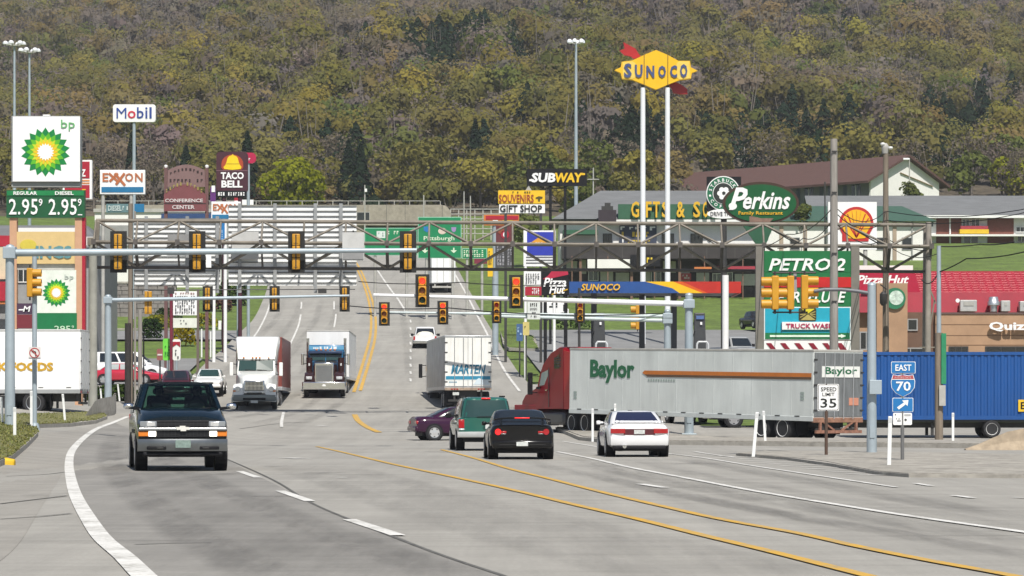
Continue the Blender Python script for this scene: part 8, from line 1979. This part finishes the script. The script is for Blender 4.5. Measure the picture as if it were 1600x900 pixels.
for a in ((2,623,4,664,'white marker post at the very left edge before the box truck wheels'),(23,640,23,686,'white marker post on the grass in front of the nearest left mast'),(49,613,49,668,'white marker post beside the thin left signal post'),(98,617,102,660,'leaning white marker post under the rear of the white box truck'),
          (157,607,159,628,'short white marker post between the barrier and the second left mast'),(184,600,187,624,'leaning white marker post beside the dark pickup mirror'),
          (926,640,926,688,'white marker post behind the white coupe, left one'),(961,632,961,678,'white marker post behind the roof of the white coupe'),(1001,636,1001,676,'thin white marker post right of the roof of the white coupe'),
          (1183,648,1177,712,'leaning white marker post on the tip of the right island'),(1193,644,1196,692,'upright white marker post beside the rear trailer wheels'),(1391,656,1389,728,'white marker post left of the blue route shield post'),(1489,647,1489,692,'white marker post in front of the blue container')): delineator(*a)
def yellow_nose():
    x,y = un(8,726); z = g(x,y); t = empty('kerb_nose',(x,y,z),'yellow painted rounded kerb end at the left edge','kerb marker')
    rs = []
    for k in range(7):
        a = k/6; rs.append([(x-1.2+a*1.42,y+.0+q*.28*(1-max(0,a-.8)*3),z-.05+hh*(1-max(0,a-.8)*1.2)) for q,hh in ((-1,0),(-1,.17),(-.7,.22),(.7,.22),(1,.17),(1,0))])
    MB().rings(rs).build('painted_kerb',mat('kerb_yellow',(.62,.40,.02),.7,noise=.15),t,bevel=.03,smooth=50)
yellow_nose()
# litter of small roadside furniture in the fuel station lot
def small_post_sign(label,px,py0,py1,Y,m,pyb,name='small_sign'):
    t = sign_root(name,px,Y,label); poly_px(t,'board',rrect(px-5,py0,px+5,py1,1.5),Y,m,.12); post_px(t,'post',px,py1,Y+.13,.05,DARK); return t
t = small_post_sign('blue sign board leaning on the grass island left of the yellow one',812,506,533,216,mat('sign_dusty_blue',(.05,.11,.24),.5),0); bars(t,808,511,816,524,215.97,mat('pale_blue',(.3,.45,.62),.5),2,rows=3)
t = small_post_sign('pale yellow sign board on the grass island beside the blue one',822,503,524,214,mat('pale_yellow_sign',(.55,.46,.16),.5),0); bars(t,819,509,825,513,213.97,mat('dark_olive',(.08,.06,.01),.5),2)
def rv():
    Y = 250; t = sign_root('parked_camper',868,Y,'white camper van parked on the lot behind the lower signal arms','camper'); z = g(X_(868,Y),Y)+1.0; z = Z_(494,Y)
    MB().box(X_(847,Y),X_(884,Y),Y,Y+2.2,z,Z_(471,Y)).build('body',WHITE,t,bevel=.12); MB().box(X_(884,Y),X_(889,Y),Y+.1,Y+2.1,z,Z_(482,Y)).build('cab',WHITE,t,bevel=.1)
    for a,b_,c,d in ((862,871,473,477),(858,871,478,480.5),(880,887,476,486)): MB().box(X_(a,Y),X_(b_,Y),Y-.02,Y+.01,Z_(d,Y),Z_(c,Y)).build('window',GLASS,t)
    for px in (853,879): wheel(t,.0,0,.01,.01) if False else MB().lathe_y([(Y-.02,.34),(Y+.25,.34)],X_(px,Y),z-.05,16).build('wheel',RUBBER,t)
rv()
wire('dark level cable behind the red-lit signals from the second arm to the farther grey mast',[(545,478,172),(700,481,173),(1040,489,176)],.03)
wire('dark level cable under the gantry between the nearest arm and the pizza sign',[(560,440,166),(720,441,166),(880,444,166)],.025)
# ------------------------------------------------------------------ air
def haze():
    o = MB().box(-760,760,-190,2320,-3,380).build('haze', bpy.data.materials.new('thin_haze'))
    m = o.data.materials[0]; m.use_nodes = True; t = m.node_tree; t.nodes.remove(t.nodes['Principled BSDF'])
    v = t.nodes.new('ShaderNodeVolumePrincipled'); v.inputs['Color'].default_value = (.80,.84,.90,1); v.inputs['Density'].default_value = .00013
    t.links.new(v.outputs[0], t.nodes['Material Output'].inputs['Volume']); o['kind'] = 'stuff'
    o['label'] = 'thin pale spring haze over the valley and the far hill'; o['category'] = 'haze'
haze()
bpy.context.view_layer.update()
